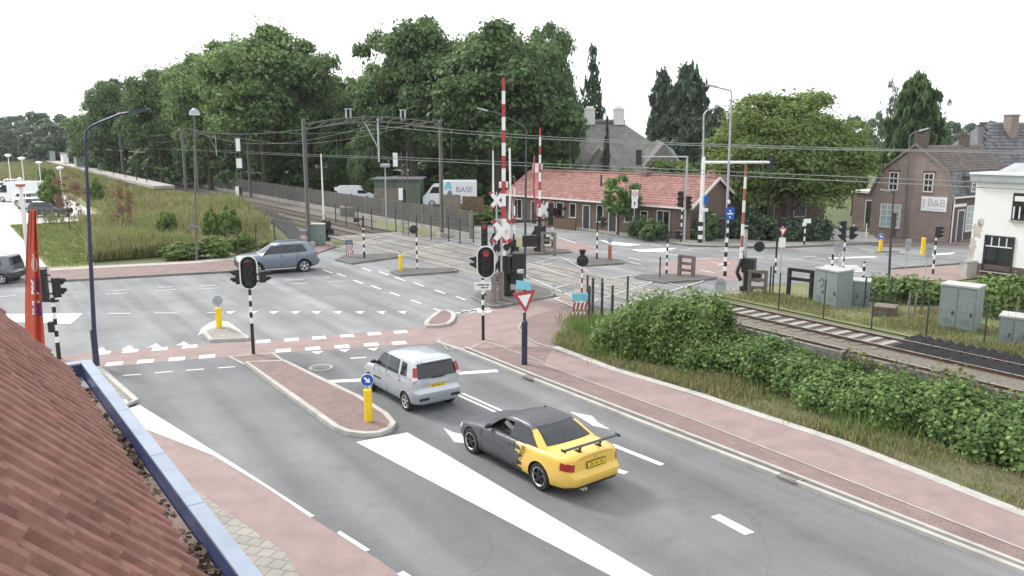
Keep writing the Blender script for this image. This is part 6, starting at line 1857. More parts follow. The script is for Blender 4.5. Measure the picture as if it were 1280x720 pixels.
# hedges
def hedge_points(path, n, wd, top_fn, lo=0.0):
    """points over the front, top and back of a hedge following path (ground points)"""
    L = [0]
    for i in range(1, len(path)): L.append(L[-1] + (path[i] - path[i - 1]).length)
    P, N = [], []
    for _ in range(n):
        t = sel.uniform(0, L[-1])
        i = max(k for k in range(len(L) - 1) if L[k] <= t)
        d = (path[i + 1] - path[i]).normalized()
        p = path[i] + d * (t - L[i]); nrm = Vector((-d.y, d.x, 0))
        h = top_fn(t)
        u = sel.random(); u0 = int(u * 7) / 7
        bul = 1 + .14 * math.sin(t * 2.1) * math.sin(t * .77 + 1) + .08 * math.sin(t * 5.3) + .10 * math.sin(t * 1.13 + 9 * u0)
        a = math.pi * u
        y = math.cos(a) * wd * bul; z = (math.sin(a) ** .6) * h
        rr = sel.uniform(.72, 1.1) if sel.random() > .06 else sel.uniform(1.05, 1.38)
        z2 = max(lo, z * (.25 + .75 * rr) if u > .5 or u < .5 else z)
        q = p + nrm * (y * rr) + d * sel.gauss(0, .12)
        P.append((q.x, q.y, z2 * (1 + .10 * math.sin(q.x * 3.1) * math.sin(q.y * 2.7))))
        N.append((nrm.x * math.cos(a), nrm.y * math.cos(a), math.sin(a) + .35))
    return np.array(P), np.array(N)
wallr = 22.5
hp = [RS(21.1, sof(G(905, 450))), RS(21.25, 15), RS(21.35, 5), RS(21.4, -3)]
P, N = hedge_points(hp, 105000, 1.25, lambda t: 1.08 + .14 * math.sin(t * .9) + .07 * math.sin(t * 3.1))
link('ivy_hedge', leaf_mesh('ivy_hedge', P, N, .082, ['ivy_leaf', 'hedge_leaf'], 1.3, .55, mi=(nprng.random(len(P)) < .35).astype(int)), label='long dense ivy hedge climbing over the low concrete wall', cat='hedge')
bp_ = [RS(20.5, sof(G(772, 432))), RS(20.6, sof(G(800, 440))), RS(20.9, sof(G(860, 450))), RS(21.3, sof(G(928, 450)))]
P, N = hedge_points(bp_, 60000, 1.35, lambda t: (1.0 + min(1, t / 1.6) * .95) * (1 + .07 * math.sin(t * 2.3)))
link('privet_bush', leaf_mesh('privet_bush', P, N, .068, ['hedge_leaf', 'ivy_leaf'], 2.2, .6, mi=(nprng.random(len(P)) < .3).astype(int)), label='big bright green bush at the start of the hedge beside the path', cat='bush')
# ivy hanging over the wall top
pw = [RS(wallr - .05, sof(G(1010, 470))), RS(wallr - .05, 4), RS(wallr - .05, -2)]
P, N = hedge_points(pw, 5200, .30, lambda t: 1.22 + .12 * math.sin(t * 1.7))
keep = (P[:, 2] > .95) & (np.sin(P[:, 0] * 1.1) + np.sin(P[:, 1] * 1.9) > -.3)
link('creeper', leaf_mesh('creeper', P[keep], N[keep], .09, 'ivy_pale', 1.3, .6), label='pale yellow green creeper hanging over the top of the concrete wall', cat='creeper')
# hedge in front of the white house
hp2 = [G(1085, 372), G(1130, 378), G(1180, 378), G(1240, 380), G(1300, 384)]
P, N = hedge_points(hp2, 9000, .9, lambda t: .95 + .15 * math.sin(t * 1.1))
link('low_hedge', leaf_mesh('low_hedge', P, N, .13, ['hedge_leaf', 'oak_leaf_light'], 1.4, .6, mi=(nprng.random(len(P)) < .4).astype(int)), label='low mixed hedge between the fence and the road by the white house', cat='hedge')
hp3 = [G(1225, 392), G(1300, 398)]
P, N = hedge_points(hp3, 6000, .9, lambda t: 1.5)
link('laurel_hedge', leaf_mesh('laurel_hedge', P, N, .13, 'hedge_leaf', 1.4, .6), label='bright green laurel hedge below the dark shop window', cat='hedge')
hp4 = [G(905, 296), G(960, 301), G(1035, 301)]
P, N = hedge_points(hp4, 7000, .8, lambda t: 1.5 + .1 * math.sin(t))
link('dark_hedge', leaf_mesh('dark_hedge', P, N, .2, 'conifer_leaf', 1.4, .6), label='clipped dark hedge on the corner under the linden', cat='hedge')
tree('dead', 84, 71, 211, 19, .5, 'brown withered shrub between the parked cars and the bank', 'shrub', 'withered_shrub', tr=.05)
tree('dead', 151, 63, 222, 16, .4, 'bare twiggy shrub on the bank right of the tall street lamp', 'shrub', 'withered_shrub', tr=.05, rz=1)
tree('bush', 66, 84, 222, 13, -.2, 'rounded green bush beside the white van in the car park', 'shrub', 'green_bush', trunk=False)
tree('bush', 285, 62, 259, 15, -.9, 'dense green bush on the crest of the bank near the tracks', 'shrub', 'green_bush', trunk=False)
BKG = 'low shrubs scattered on the railway bank'
for i, (px, Y, top, hw) in enumerate([(205, 62, 262, 11), (262, 62, 262, 12), (120, 95, 224, 9), (60, 120, 208, 9)]):
    tree('bush' if i % 3 else 'light', px, Y, top, hw, -.6, 'low green shrub growing among the tall weeds of the railway bank', 'shrub', 'bank_shrub', BKG, trunk=False, rz=i * 1.9)
for i, (px, Y, top, hw, lb) in enumerate([(225, 53, 303, 22, 'dark green bramble left of the grey lamp post at the bank foot'), (262, 53.5, 296, 22, 'dark green bramble right of the grey lamp post at the bank foot'), (300, 56, 292, 17, 'dark green bramble behind the front of the grey car')]):
    tree('bush', px, Y, top, hw, -.3, lb, 'bramble', 'bramble_bush', 'brambles along the far pavement', trunk=False, rz=i * 2)
# ------------------------------------------------------------------ street furniture
def yaw_to_cam(p, off=0.0): return math.atan2(-p[1], -p[0]) + off
def striped_pole(z0, z1, zs0, zs1, r=.055, bandw=.25, first=1, mats=('black', 'white'), r2=None):
    """pole with bands between zs0 and zs1; material 0 plain, 1 band"""
    mb = MB()
    if zs0 > z0: mb.tube((0, 0, z0), (0, 0, zs0), r * 1.12, n=12, mi=0)
    z, k = zs0, first
    while z < zs1 - .01:
        e = min(z + bandw, zs1)
        mb.tube((0, 0, z), (0, 0, e), r, n=12, mi=k % 2); z = e; k += 1
    if z1 > zs1: mb.tube((0, 0, zs1), (0, 0, z1), r, n=12, mi=0)
    return mb
def signal_head(parent, c, yaw, w=.30, h=.98, plate=None, lit=None, n=3, depth=.22, name='signal_head'):
    """lamp box facing yaw, centre c; plate=(w,h) adds an oval back board with a white rim"""
    c = Vector(c); f = Vector((math.cos(yaw), math.sin(yaw), 0)); s = Vector((-f.y, f.x, 0))
    mb = MB()
    mb.box(c, (depth, w, h), yaw)
    hd_ = mb.build(name, 'black', parent)
    if plate:
        pw, ph = plate
        def oval(a, b_):
            r = a / 2; pts = []
            for i in range(9): t = math.pi * i / 8; pts.append((math.cos(t) * r, b_ / 2 - r + math.sin(t) * r))
            for i in range(9): t = math.pi + math.pi * i / 8; pts.append((math.cos(t) * r, -b_ / 2 + r + math.sin(t) * r))
            return pts
        MB().plate(oval(pw, ph), c + f * .02, s, Z, .03, 0).build('back_board', 'white', hd_)
        MB().plate(oval(pw - .09, ph - .09), c + f * .052, s, Z, .006, 0).build('back_board_face', 'black_matt', hd_)
    R_ = min(w * .36, h / n * .36)
    for i in range(n):
        z = h / 2 - h / n * (i + .5)
        p = c + Z * z + f * (depth / 2)
        m_ = 'lens_off' if lit != i else 'lens_red'
        if lit is None and i == 0: m_ = 'lens_red_off'
        if lit is None and i == n - 1: m_ = 'lens_green_off'
        MB().tube(p, p + f * .02, R_, n=14).build('lens', m_, hd_)
        v = MB(); k = 9
        for q in range(k):   # visor: upper three quarters of a hood
            a0 = math.pi * (-.15 + 1.3 * q / k); a1 = math.pi * (-.15 + 1.3 * (q + 1) / k)
            g = []
            for a_, d_ in ((a0, 0), (a1, 0), (a1, .20), (a0, .20)):
                dl = d_ * (1 if math.sin(a_) > 0 else .5)
                g.append(p + s * (math.cos(a_) * R_ * 1.15) + Z * (math.sin(a_) * R_ * 1.15 - d_ * .12) + f * dl)
            v.add(g, [(0, 1, 2, 3)])
        v.build('visor', 'black_matt', hd_)
    return hd_
TG = 'striped traffic light poles'
def tlight(label, px, py, ztop_px, stripes, heads, r=.055, bandw=.25, group=TG, first=1, mats=('black', 'white'), name='traffic_light', cat='traffic light'):
    b_ = G(px, py); b_.z = 0
    t = thing(name, label, cat, b_, 0, group)
    zt_ = ZT(b_, ztop_px); s0, s1 = ZT(b_, stripes[0]), ZT(b_, stripes[1])
    striped_pole(0, zt_, max(0.02, s0), s1, r, bandw, first).build('pole', list(mats), t)
    sc = b_.y / 1000.0 / cp
    for h in heads:
        zc = (ZT(b_, h['y0']) + ZT(b_, h['y1'])) / 2; hh = ZT(b_, h['y0']) - ZT(b_, h['y1'])
        dx = (h['x'] - px) * sc
        yw = yaw_to_cam(b_, R(h.get('yaw', 0)))
        c = Vector((dx, h.get('dy', 0), zc))
        if not h.get('plate'):
            signal_head(t, c, yw, h.get('w', .30), hh, None, h.get('lit'), h.get('n', 3))
            if abs(dx) > .12: MB().bar((0, 0, zc - hh * .3), (dx, 0, zc - hh * .3), .05, .05).bar((0, 0, zc + hh * .3), (dx, 0, zc + hh * .3), .05, .05).build('bracket', 'black', t)
        else:
            signal_head(t, c, yw, .34, hh * .80, (h['plate'] * sc, hh), h.get('lit'), 3)
    return t, b_, zt_, sc
t, b_, zt_, sc = tlight('striped traffic light with two side facing heads beside the red flag', 74, 449, 372, (428, 378), [dict(x=64.5, y0=336, y1=375, yaw=-105, w=.34), dict(x=80, y0=347, y1=371, yaw=100, w=.34, n=2)], r=.065, bandw=.22)
MB().box((-.10, -.05, ZT(b_, 408)), (.2, .2, .38)).build('push_button_box', 'black', t)
MB().bar((-.38, 0, ZT(b_, 376)), (.2, 0, ZT(b_, 376)), .06, .08).build('bracket', 'black', t)
t, b_, zt_, sc = tlight('unlit oval backed traffic light on a striped pole at the median island', 317, 443, 330, (404, 362), [dict(x=317, y0=319, y1=362, plate=22), dict(x=302, y0=338, y1=356, yaw=-100, w=.3, dy=.25, n=2), dict(x=331, y0=340, y1=354, yaw=100, w=.3, dy=.25, n=2)], bandw=.21)
t, b_, zt_, sc = tlight('oval backed traffic light showing red, with a small white plate below', 604, 425, 318, (394, 350), [dict(x=608, y0=307, y1=348, plate=23, lit=0), dict(x=597, y0=322, y1=336, yaw=-100, w=.3, dy=.3, n=2)], bandw=.21)
ax_ = Vector((1, .12, 0)).normalized(); pc = Vector(((605 - 604) * sc, -.10, ZT(b_, 357)))
pl_ = MB().plate([(-.36, -.155), (.30, -.155), (.30, .155), (-.36, .155)], pc, ax_, Z, .015).build('sign_plate', 'white', t)
lm_ = MB()
for x0, x1, z in ((-.27, -.23, .06), (-.20, .05, .05), (.08, .22, .05), (-.10, .08, -.06), (.12, .19, -.06)): lm_.bar(pc + ax_ * x0 + Vector((0, -.02, z)), pc + ax_ * x1 + Vector((0, -.02, z)), .008, .05)
lm_.build('lettering', 'dark_metal', pl_)
tlight('traffic light with a red lamp lit, left of the white crossing cross', 606, 372, 280, (366, 306), [dict(x=606, y0=278, y1=307, w=.32, lit=0)], bandw=.25)
tlight('far striped traffic light, left of a close pair before the row house', 690, 315, 256, (314, 281), [dict(x=688, y0=254, y1=281, w=.34)], bandw=.35)
tlight('short striped post with a plain top just left of the far traffic light', 684, 312, 292, (308, 290), [], bandw=.3, group='striped posts')
tlight('striped traffic light right of the close pair, on the small island', 746, 326, 270, (316, 286), [dict(x=752, y0=271, y1=284, yaw=95, w=.3, n=2)], bandw=.27)
tlight('slim striped traffic light on the island by the planked barrier', 833, 345, 288, (337, 302), [dict(x=845, y0=288, y1=299, yaw=90, w=.3, n=2)], bandw=.22)
tlight('striped signal post with yield sign, leftmost before the wooden barrier', 969, 341, 270, (338, 318), [dict(x=974, y0=272, y1=284, w=.3, yaw=60, n=2)], bandw=.25, r=.06)
tlight('striped post carrying a small white sign below the linden', 1005, 307, 274, (301, 280), [], bandw=.3, group='striped posts')
b_ = G(1005, 307); tp_ = thing('small_sign', 'small white sign on top of the striped post below the linden', 'sign', (b_.x, b_.y, ZT(b_, 277)))
MB().box((.1, -.08, .05), (.55, .03, .32)).box((-.1, -.06, -.2), (.28, .03, .26)).build('panel', 'white', tp_)
tlight('striped traffic light with two dark heads behind the green cabinet', 1053, 345, 300, (345, 302), [dict(x=1050.5, y0=276, y1=300, w=.36, yaw=-80), dict(x=1061, y0=283, y1=299, w=.36, yaw=80, n=2)], bandw=.28)
tlight('slim striped traffic light in front of the guest house', 1166, 343, 285, (336, 297), [dict(x=1168, y0=283, y1=297, w=.34, yaw=70)], bandw=.28)
tlight('striped traffic light under the end of the thin white signal arm', 851, 303, 240, (293, 258), [dict(x=849, y0=239, y1=259, w=.36, yaw=-40), dict(x=858, y0=245, y1=262, w=.36, yaw=60)], bandw=.3)
# white signal arms over the road
def mast_arm(label, px, py, top, arm_x, arm_y, r, base_stripe, head):
    b_ = G(px, py); b_.z = 0
    t = thing('signal_mast', label, 'signal mast', b_)
    zt_ = ZT(b_, top); za = ZT(b_, arm_y); sc = b_.y / 1000 / cp
    MB().tube((0, 0, 0 if not base_stripe else ZT(b_, base_stripe)), (0, 0, zt_), r, r * .8, 12).build('pole', 'galv' if r < .1 else 'white', t)
    if base_stripe: striped_pole(0, ZT(b_, base_stripe), 0, ZT(b_, base_stripe), r * 1.05, .33, 0).build('pole_base', ['black', 'white'], t)
    dx = (arm_x - px) * sc
    MB().tube((0, 0, za), (dx, .4, za), r * .7, r * .6, 10).build('arm', 'galv' if r < .1 else 'white', t)
    signal_head(t, (dx, .4, za - .05), yaw_to_cam(b_, R(head)), .42, 1.15, None)
    return t, b_
mast_arm('thin white signal mast with arm reaching left above the red roof', 855, 303, 195, 797, 196, .09, None, 185)
t, b_ = mast_arm('thick white signal mast with a striped foot and an arm to the right', 875, 304, 196, 958, 203, .17, 272, 160)
MB().box((.28, -.25, ZT(b_, 250)), (.35, .04, .62)).build('sign_panel', 'blue', t); MB().box((.2, -.22, ZT(b_, 262)), (.5, .04, .25)).build('sign_panel', 'white', t)
# street lamps
LG = 'street lamps'
def lamp(label, px, py, pts, arm, m='dark_metal', r0=.09, r1=.05, low=None, head_m='galv', hl=.6, name='street_lamp', dyn=0.0):
    """pts: photo points up the pole; arm: photo points out to the lamp head, all at the pole's distance"""
    b_ = G(px, py); b_.z = 0
    t = thing(name, label, 'street lamp', b_, 0, LG)
    P = [Vector((0, 0, 0))] + [AT(x, y, b_.y) - b_ for x, y in pts]
    ztop = P[-1].z
    if low: MB().tube((0, 0, 0), (0, 0, ZT(b_, low)), r0 * 1.25, r0 * 1.2, 12).build('pole_base', m, t)
    MB().path(P, [r0 + (r1 - r0) * i / max(1, len(P) - 1) for i in range(len(P))], 12).build('pole', m, t)
    if arm:
        Q = [P[-1] - Z * .02] + [AT(x, y, b_.y) - b_ + Vector((0, dyn * (k + 1) / len(arm), 0)) for k, (x, y) in enumerate(arm)]
        MB().path(Q, [r1] * (len(Q) - 1) + [r1 * .7], 10).build('arm', m, t)
        d = (Q[-1] - Q[-2]).normalized()
        h = MB(); e = Q[-1]
        h.plate([(-.08, -.03), (.05, -.045), (hl, -.03), (hl + .06, 0), (hl, .03), (.05, .055), (-.08, .04)], e + d.cross(Z).normalized() * .13, d, Z if abs(d.z) < .6 else Vector((0, 0, 1)), -.26 if d.cross(Z).dot(d.cross(Z)) > 0 else .26)
        h.build('lamp_head', head_m, t)
    return t, b_, P
lamp('tall dark blue street lamp with curved arm at the corner of the parapet', 121, 459, [(118, 420), (114, 340), (110, 250), (106.5, 176)], [(108, 164), (116, 157), (130, 151), (150, 143), (166, 140)], 'navy_pole', .085, .045, 412, 'navy_pole', .5)
t, b_, P = lamp('grey lamp post with bell shaped top standing on the far pavement', 246, 327, [(244, 240), (243, 140)], None, 'mast', .075, .05)
tz = P[-1].z
m_ = MB(); m_.tube((P[-1].x, 0, tz - .12), (P[-1].x, 0, tz + .12), .34, .26, 14).tube((P[-1].x, 0, tz + .12), (P[-1].x, 0, tz + .24), .2, .06, 12); m_.build('lamp_shade', 'sign_back', t)
MB().tube((P[-1].x, 0, tz - .2), (P[-1].x, 0, tz - .12), .3, .34, 14).build('lamp_glass', 'white', t)
MB().box((0, -.09, ZT(b_, 283)), (.75, .03, .16)).build('street_name_plate', 'bluepanel', t)
lamp('dark street lamp with arm to the left beside the raised barriers', 656, 348, [(657, 250), (658, 163)], [(655, 158), (640, 150), (620, 141), (608, 138)], 'dark_metal', .075, .045, None, 'galv', .5)
lamp('pale tall street lamp rising behind the thick white mast', 880, 303, [(879, 200), (879.5, 150)], [(880, 143), (884, 138), (890, 136)], 'galv', .10, .06, None, 'sign_back', .6)
t, b_, P = lamp('tallest pale street lamp with striped foot and blue signs', 906, 345, [(910, 230), (914.5, 116)], [(913, 113), (904, 111), (896, 109)], 'galv', .085, .05, None, 'sign_back', .55)
striped_pole(0, ZT(b_, 252), 0.02, ZT(b_, 250), .10, .28, 0).build('pole_band', ['black', 'white'], t)
sc = b_.y / 1000 / cp
sg = MB().plate([(-.27, -.36), (.27, -.36), (.27, .36), (-.27, .36)], (.08, -.14, ZT(b_, 267)), (1, .15, 0), Z, .02).build('sign_panel', 'blue', t)
m_ = MB(); m_.plate([(-.18, -.03), (.18, -.03), (.18, .05), (-.18, .05)], (.08, -.165, ZT(b_, 267)), (1, .15, 0), Z, .006); m_.plate([(.06 * math.cos(i * .785), .06 * math.sin(i * .785)) for i in range(8)], (.08, -.165, ZT(b_, 263.5)), (1, .15, 0), Z, .006); m_.plate([(-.04, -.05), (.04, -.05), (.04, .05), (-.04, .05)], (.08, -.165, ZT(b_, 271)), (1, .15, 0), Z, .006); m_.build('sign_symbol', 'white', sg)
signal_head(t, (-.28, 0, ZT(b_, 283)), yaw_to_cam(b_, R(-80)), .34, .95)
MB().bar((0, 0, ZT(b_, 279)), (-.28, 0, ZT(b_, 279)), .05, .05).bar((0, 0, ZT(b_, 288)), (-.28, 0, ZT(b_, 288)), .05, .05).build('bracket', 'black', t)
lamp('slim dark lamp post with flat top in front of the guest house', 1111, 352, [(1114, 290), (1117.5, 241)], [(1113, 239), (1110, 238.5)], 'dark_metal', .07, .045, None, 'sign_back', .35)
lamp('tall brown street lamp before the gable with the lettered board', 1130, 299, [(1134, 230), (1137, 172)], [(1139, 168), (1145, 165), (1150, 163.5)], 'mast', .09, .055, None, 'galv', .7)
t, b_, P = lamp('grey station lamp post behind the tracks left of the white signal board', 483, 288, [(482, 240), (481.5, 209)], None, 'galv', .07, .05)
MB().tube((P[-1].x, 0, P[-1].z), (P[-1].x, 0, P[-1].z + .25), .40, .46, 14).tube((P[-1].x, 0, P[-1].z + .25), (P[-1].x, 0, P[-1].z + .3), .46, .2, 14).build('lamp_shade', 'galv', t)
CPG = 'globe topped lamps of the car park'
proto = None
for px, py, tp, lb in [(34, 262, 199, 'white car park lamp beside the tall van, second from the left'), (16.5, 252, 195, 'white car park lamp nearest the left edge'), (53.5, 250, 204, 'white car park lamp third from the left, behind the van roof'), (80, 262, 211, 'white car park lamp nearest the withered shrub')]:
    b_ = G(px, py); b_.z = 0; h_ = ZT(b_, tp)
    t = thing('car_park_lamp', lb, 'street lamp', b_, 0, CPG)
    MB().tube((0, 0, 0), (0, 0, h_), .06, .05, 8).build('pole', 'white', t)
    MB().tube((0, 0, h_ - .1), (0, 0, h_ + .12), .22, .40, 14).tube((0, 0, h_ + .12), (0, 0, h_ + .26), .46, .1, 14).build('lamp_shade', 'white', t)
# yellow bollards with round signs
def bollard(label, px, py, y_bot, y_top, sign_y, rpx, face, grp='yellow bollards on the islands', body='yellow', name='island_bollard'):
    b_ = G(px, py); b_.z = .12 if py > 300 else .1
    t = thing(name, label, 'bollard', b_, 0, grp)
    sc = b_.y / 1000 / cp
    z0, z1, zs = ZT(b_, y_bot) - b_.z, ZT(b_, y_top) - b_.z, ZT(b_, sign_y) - b_.z
    rb = 5.2 * sc if py > 350 else 4 * sc
    rb = min(.125, rb)
    MB().tube((0, 0, 0), (0, 0, z0 + .05), .035, n=10).build('foot', 'dark_metal', t)
    m_ = MB(); m_.tube((0, 0, z0), (0, 0, z1), rb, n=14).tube((0, 0, z1), (0, 0, z1 + .02), rb, rb * .5, 14); m_.build('post', body, t)
    f = Vector((math.cos(yaw_to_cam(b_)), math.sin(yaw_to_cam(b_)), 0)); s = Vector((-f.y, f.x, 0))
    rs = rpx * sc
    MB().tube((0, 0, z1), (0, 0, zs), .03, n=8).build('stem', 'sign_back', t)
    c = f * .04 + Z * zs
    if face == 'back':
        d_ = MB().tube(c, c + f * .02, rs, n=24).build('sign_disc', 'sign_back', t)
        MB().bar(c + f * .03 - Z * rs * .9, c + f * .03 + Z * rs * .9, .03, .02).build('clamp', 'galv', d_)
    else:
        d_ = MB().tube(c, c + f * .02, rs, n=28).build('sign_disc', 'white', t)
        MB().tube(c + f * .021, c + f * .025, rs * .92, n=28).build('sign_face', 'blue', d_)
        # arrow to the lower right
        a_ = (s * .7 - Z * .7).normalized(); q_ = a_.cross(f)
        pts = [(-.62, -.16), (-.05, -.16), (-.05, -.46), (.62, 0), (-.05, .46), (-.05, .16), (-.62, .16)]
        m_ = MB(); m_.plate([(x * rs, y * rs) for x, y in pts], c + f * .026, a_, q_ if a_.cross(q_).dot(f) > 0 else -q_, .003)
        m_.build('arrow', 'white', d_)
    return t
bollard('yellow bollard with blue arrow disc on the near median', 461, 532, 526, 487, 474.5, 8.4, 'blue')
bollard('yellow bollard with the grey back of a round sign, on the left island', 274.5, 413, 410, 385, 375.5, 6.2, 'back')
bollard('yellow bollard with blue disc far right beyond the cabinets', 1100, 316, 315, 300, 295.5, 3.6, 'blue')
bollard('orange bollard with a pale sign back on the small far island', 762, 327, 326, 307, 300, 3.5, 'back', body='faded_red')
bollard('orange bollard without a disc beside the striped crossing post', 501, 340, 339, 319, 316, 1.0, 'back', body='yellow')
def disc_sign(label, px, py, cy, rx, ry, cx=None, m='sign_back', name='road_sign', rect=False):
    b_ = G(px, py); b_.z = 0; sc = b_.y / 1000 / cp
    t = thing(name, label, 'sign', b_, 0, 'sign backs seen from behind')
    zc = ZT(b_, cy)
    MB().tube((0, 0, 0), (0, 0, zc + ry * sc * .9), .03, n=8).build('pole', 'galv', t)
    c = Vector((((cx or px) - px) * sc, -.05, zc))
    pts = [(math.cos(i * math.pi / 12) * rx * sc, math.sin(i * math.pi / 12) * ry * sc) for i in range(24)] if not rect else [(-rx * sc, -ry * sc), (rx * sc, -ry * sc), (rx * sc, ry * sc), (-rx * sc, ry * sc)]
    p = MB().plate(pts, c, (1, 0, 0), Z, .02).build('sign_panel', m, t)
    MB().bar(c + Vector((-rx * sc * .6, -.03, ry * sc * .35)), c + Vector((rx * sc * .6, -.03, ry * sc * .35)), .03, .02).build('clamp', 'dark_metal', p)
    return t
disc_sign('grey back of a round sign on a thin pole beside the tracks', 899, 381, 357, 7.3, 10)
disc_sign('pale back of a round sign before the striped light behind the green cabinet', 1045, 346, 310, 5.6, 8.2)
disc_sign('back of a rectangular sign on a thin pole, left of two by the low hedge', 1131, 348, 306, 3.4, 7.5, rect=True)
disc_sign('back of a rectangular sign on a thin pole, right of two by the low hedge', 1156, 348, 313, 4.4, 8.5, cx=1157, rect=True)
# yellow post beside
b_ = G(1153, 318); t = thing('island_bollard', 'yellow bollard half hidden by a rectangular sign back', 'bollard', b_, 0, 'yellow bollards on the islands')
MB().tube((0, 0, 0), (0, 0, 1.15), .14, n=12).tube((0, 0, 1.15), (0, 0, 1.18), .14, .06, 12).build('post', 'yellow', t)
# speed sign before the row house
b_ = G(792, 297.5); t = thing('road_sign', 'white zone sign with a smaller plate below before the red roof', 'sign', b_)
MB().tube((0, 0, 0), (0, 0, ZT(b_, 240)), .04, n=8).build('pole', 'galv', t)
zc = ZT(b_, 243)
p = MB().plate([(-.26, -.36), (.26, -.36), (.26, .36), (-.26, .36)], (0, -.05, zc), (1, 0, 0), Z, .02).build('sign_panel', 'white', t)
MB().tube((0, -.072, zc + .05), (0, -.078, zc + .05), .2, n=20).build('sign_ring', 'red', p); MB().tube((0, -.079, zc + .05), (0, -.083, zc + .05), .14, n=20).build('sign_face', 'white', p)
text_on('30', .18, p, (0, -.086, zc + .05), (1, 0, 0), Z); text_on('zone', .12, p, (0, -.074, zc - .24), (1, 0, 0), Z)
p = MB().plate([(-.24, -.36), (.24, -.36), (.24, .36), (-.24, .36)], (0, -.05, ZT(b_, 254.5)), (1, 0, 0), Z, .02).build('sign_panel', 'white', t)
MB().plate([(-.03, -.22), (.03, -.22), (.03, .05), (.10, .05), (0, .2), (-.10, .05), (-.03, .05)], (0, -.074, ZT(b_, 254.5)), (1, 0, 0), Z, .004).build('arrow', 'black', p)
# yield signs
b_ = G(655.5, 457); sc = b_.y / 1000 / cp
t = thing('yield_sign', 'give way triangle on a dark blue post on the red path', 'sign', b_)
MB().tube((0, 0, 0), (0, 0, ZT(b_, 402)), .105, n=14).tube((0, 0, ZT(b_, 402)), (0, 0, ZT(b_, 400)), .105, .06, 14).build('pole_base', 'navy_pole', t)
MB().tube((0, 0, ZT(b_, 402)), (0, 0, ZT(b_, 352)), .055, n=12).build('pole', 'dark_metal', t)
MB().box((0, -.01, ZT(b_, 389)), (.12, .12, .07)).build('clamp', 'white', t)
ang = R(22); ax_ = Vector((math.cos(ang), -math.sin(ang) * .5, 0)).normalized(); ax_ = Vector((.93, .30, .10)).normalized(); ay_ = Vector((-.09, 0, 1)).normalized()
tri_ = lambda k: [(-.42 * k, .30 * k), (.42 * k, .30 * k), (0, -.46 * k)]
c = Vector((0, -.10, ZT(b_, 374)))
nn_ = ax_.cross(ay_)
sg = MB().plate(tri_(1), c, ax_, ay_, .02).build('sign_panel', 'red', t)
MB().plate(tri_(.58), c + nn_ * .022, ax_, ay_, .004).build('sign_face', 'white', sg)
c = Vector((-.04, -.09, ZT(b_, 356)))
ax2_ = Vector((.95, -.30, -.05)).normalized()
nb = MB().plate([(-.26, -.15), (.26, -.15), (.26, .15), (-.26, .15)], c, ax2_, Z, .015).build('direction_plate', 'lightblue', t)
b_ = G(974, 356); t = thing('yield_sign', 'small yield triangle with a white plate below, by the striped signal post', 'sign', b_)
MB().tube((0, 0, 0), (0, 0, ZT(b_, 283)), .045, n=10).build('pole', 'galv', t)
c = Vector((0, -.06, ZT(b_, 289.5)))
sg = MB().plate([(-.25, .22), (.25, .22), (0, -.28)], c, (1, 0, 0), Z, .02).build('sign_panel', 'red', t)
MB().plate([(-.15, .16), (.15, .16), (0, -.15)], c - Vector((0, .022, 0)), (1, 0, 0), Z, .004).build('sign_face', 'white', sg)
MB().plate([(-.18, -.27), (.18, -.27), (.18, .27), (-.18, .27)], (0, -.06, ZT(b_, 303)), (1, 0, 0), Z, .02).build('sign_panel', 'white', t)

# ------------------------------------------------------------------ level crossing gear
def barrier(label, px, py, top, boom_px, boom_bot, box=(1, 1), mats=('white', 'red'), wd=.10, cyaw=-.6, scale=1.0, grp='level crossing barriers', lamps=True):
    b_ = G(px, py); b_.z = .1; sc = b_.y / 1000 / cp
    t = thing('crossing_barrier', label, 'barrier', b_, 0, grp)
    k = scale
    rot = cyaw
    f = Vector((math.cos(rot), math.sin(rot), 0)); s = Vector((-f.y, f.x, 0))
    m_ = MB(); m_.box((0, 0, .12 * k), (.55 * k, .45 * k, .24 * k), rot); m_.box((0, 0, .62 * k), (.24 * k, .24 * k, .9 * k), rot); m_.build('pedestal', 'black', t)
    m_ = MB(); m_.box((.05 * k, 0, 1.28 * k), (.62 * k, .5 * k, .72 * k), rot)
    o_ = m_.build('drive_box', 'black', t); md = o_.modifiers.new('bevel', 'BEVEL'); md.width = .05; md.segments = 2
    dx = (boom_px - px) * sc
    z0, z1 = ZT(b_, boom_bot) - b_.z, ZT(b_, top) - b_.z
    L = z1 - z0
    mb = MB(); n = max(6, round(L / .62))
    for i in range(n):
        a0, a1 = z0 + L * i / n, z0 + L * (i + 1) / n
        w = wd * (1 - .35 * i / n)
        mb.box((dx, -.3 * k, (a0 + a1) / 2), (w * 1.15, w * .8, a1 - a0), mi=i % 2)
    mb.build('boom', list(mats), t)
    m_ = MB()
    p0 = Vector((dx, -.3 * k, z0 + .4 * k)); 
    m_.bar(p0, Vector((dx * .5, 0, 1.35 * k)), .14 * k, .12 * k); m_.bar(Vector((dx * .5 - .1 * k, -.05, 1.6 * k)), Vector((-.55 * k, -.1, .95 * k)), .14 * k, .14 * k); m_.bar(Vector((-.55 * k, -.1, .95 * k)), Vector((-.35 * k, -.1, .55 * k)), .16 * k, .16 * k)
    m_.build('counterweight_arm', 'black', t)
    MB().box((.42 * k, -.15 * k, .72 * k), (.42 * k, .3 * k, .42 * k), rot).build('counterweight', 'black', t)
    return t, b_, sc
t, b_, sc = barrier('raised barrier with the longest red and white boom, on the near island', 633, 372, 98, 630, 318, wd=.20, scale=1.25)
m_ = MB(); m_.path([AT(637, 185, b_.y) - b_, AT(638, 240, b_.y) - b_, AT(636, 300, b_.y) - b_], .05, 8); m_.build('side_strut', 'white', t)
MB().box(AT(629.5, 231, b_.y) - b_, (.46, .3, .28)).build('boom_clamp', 'white', t)
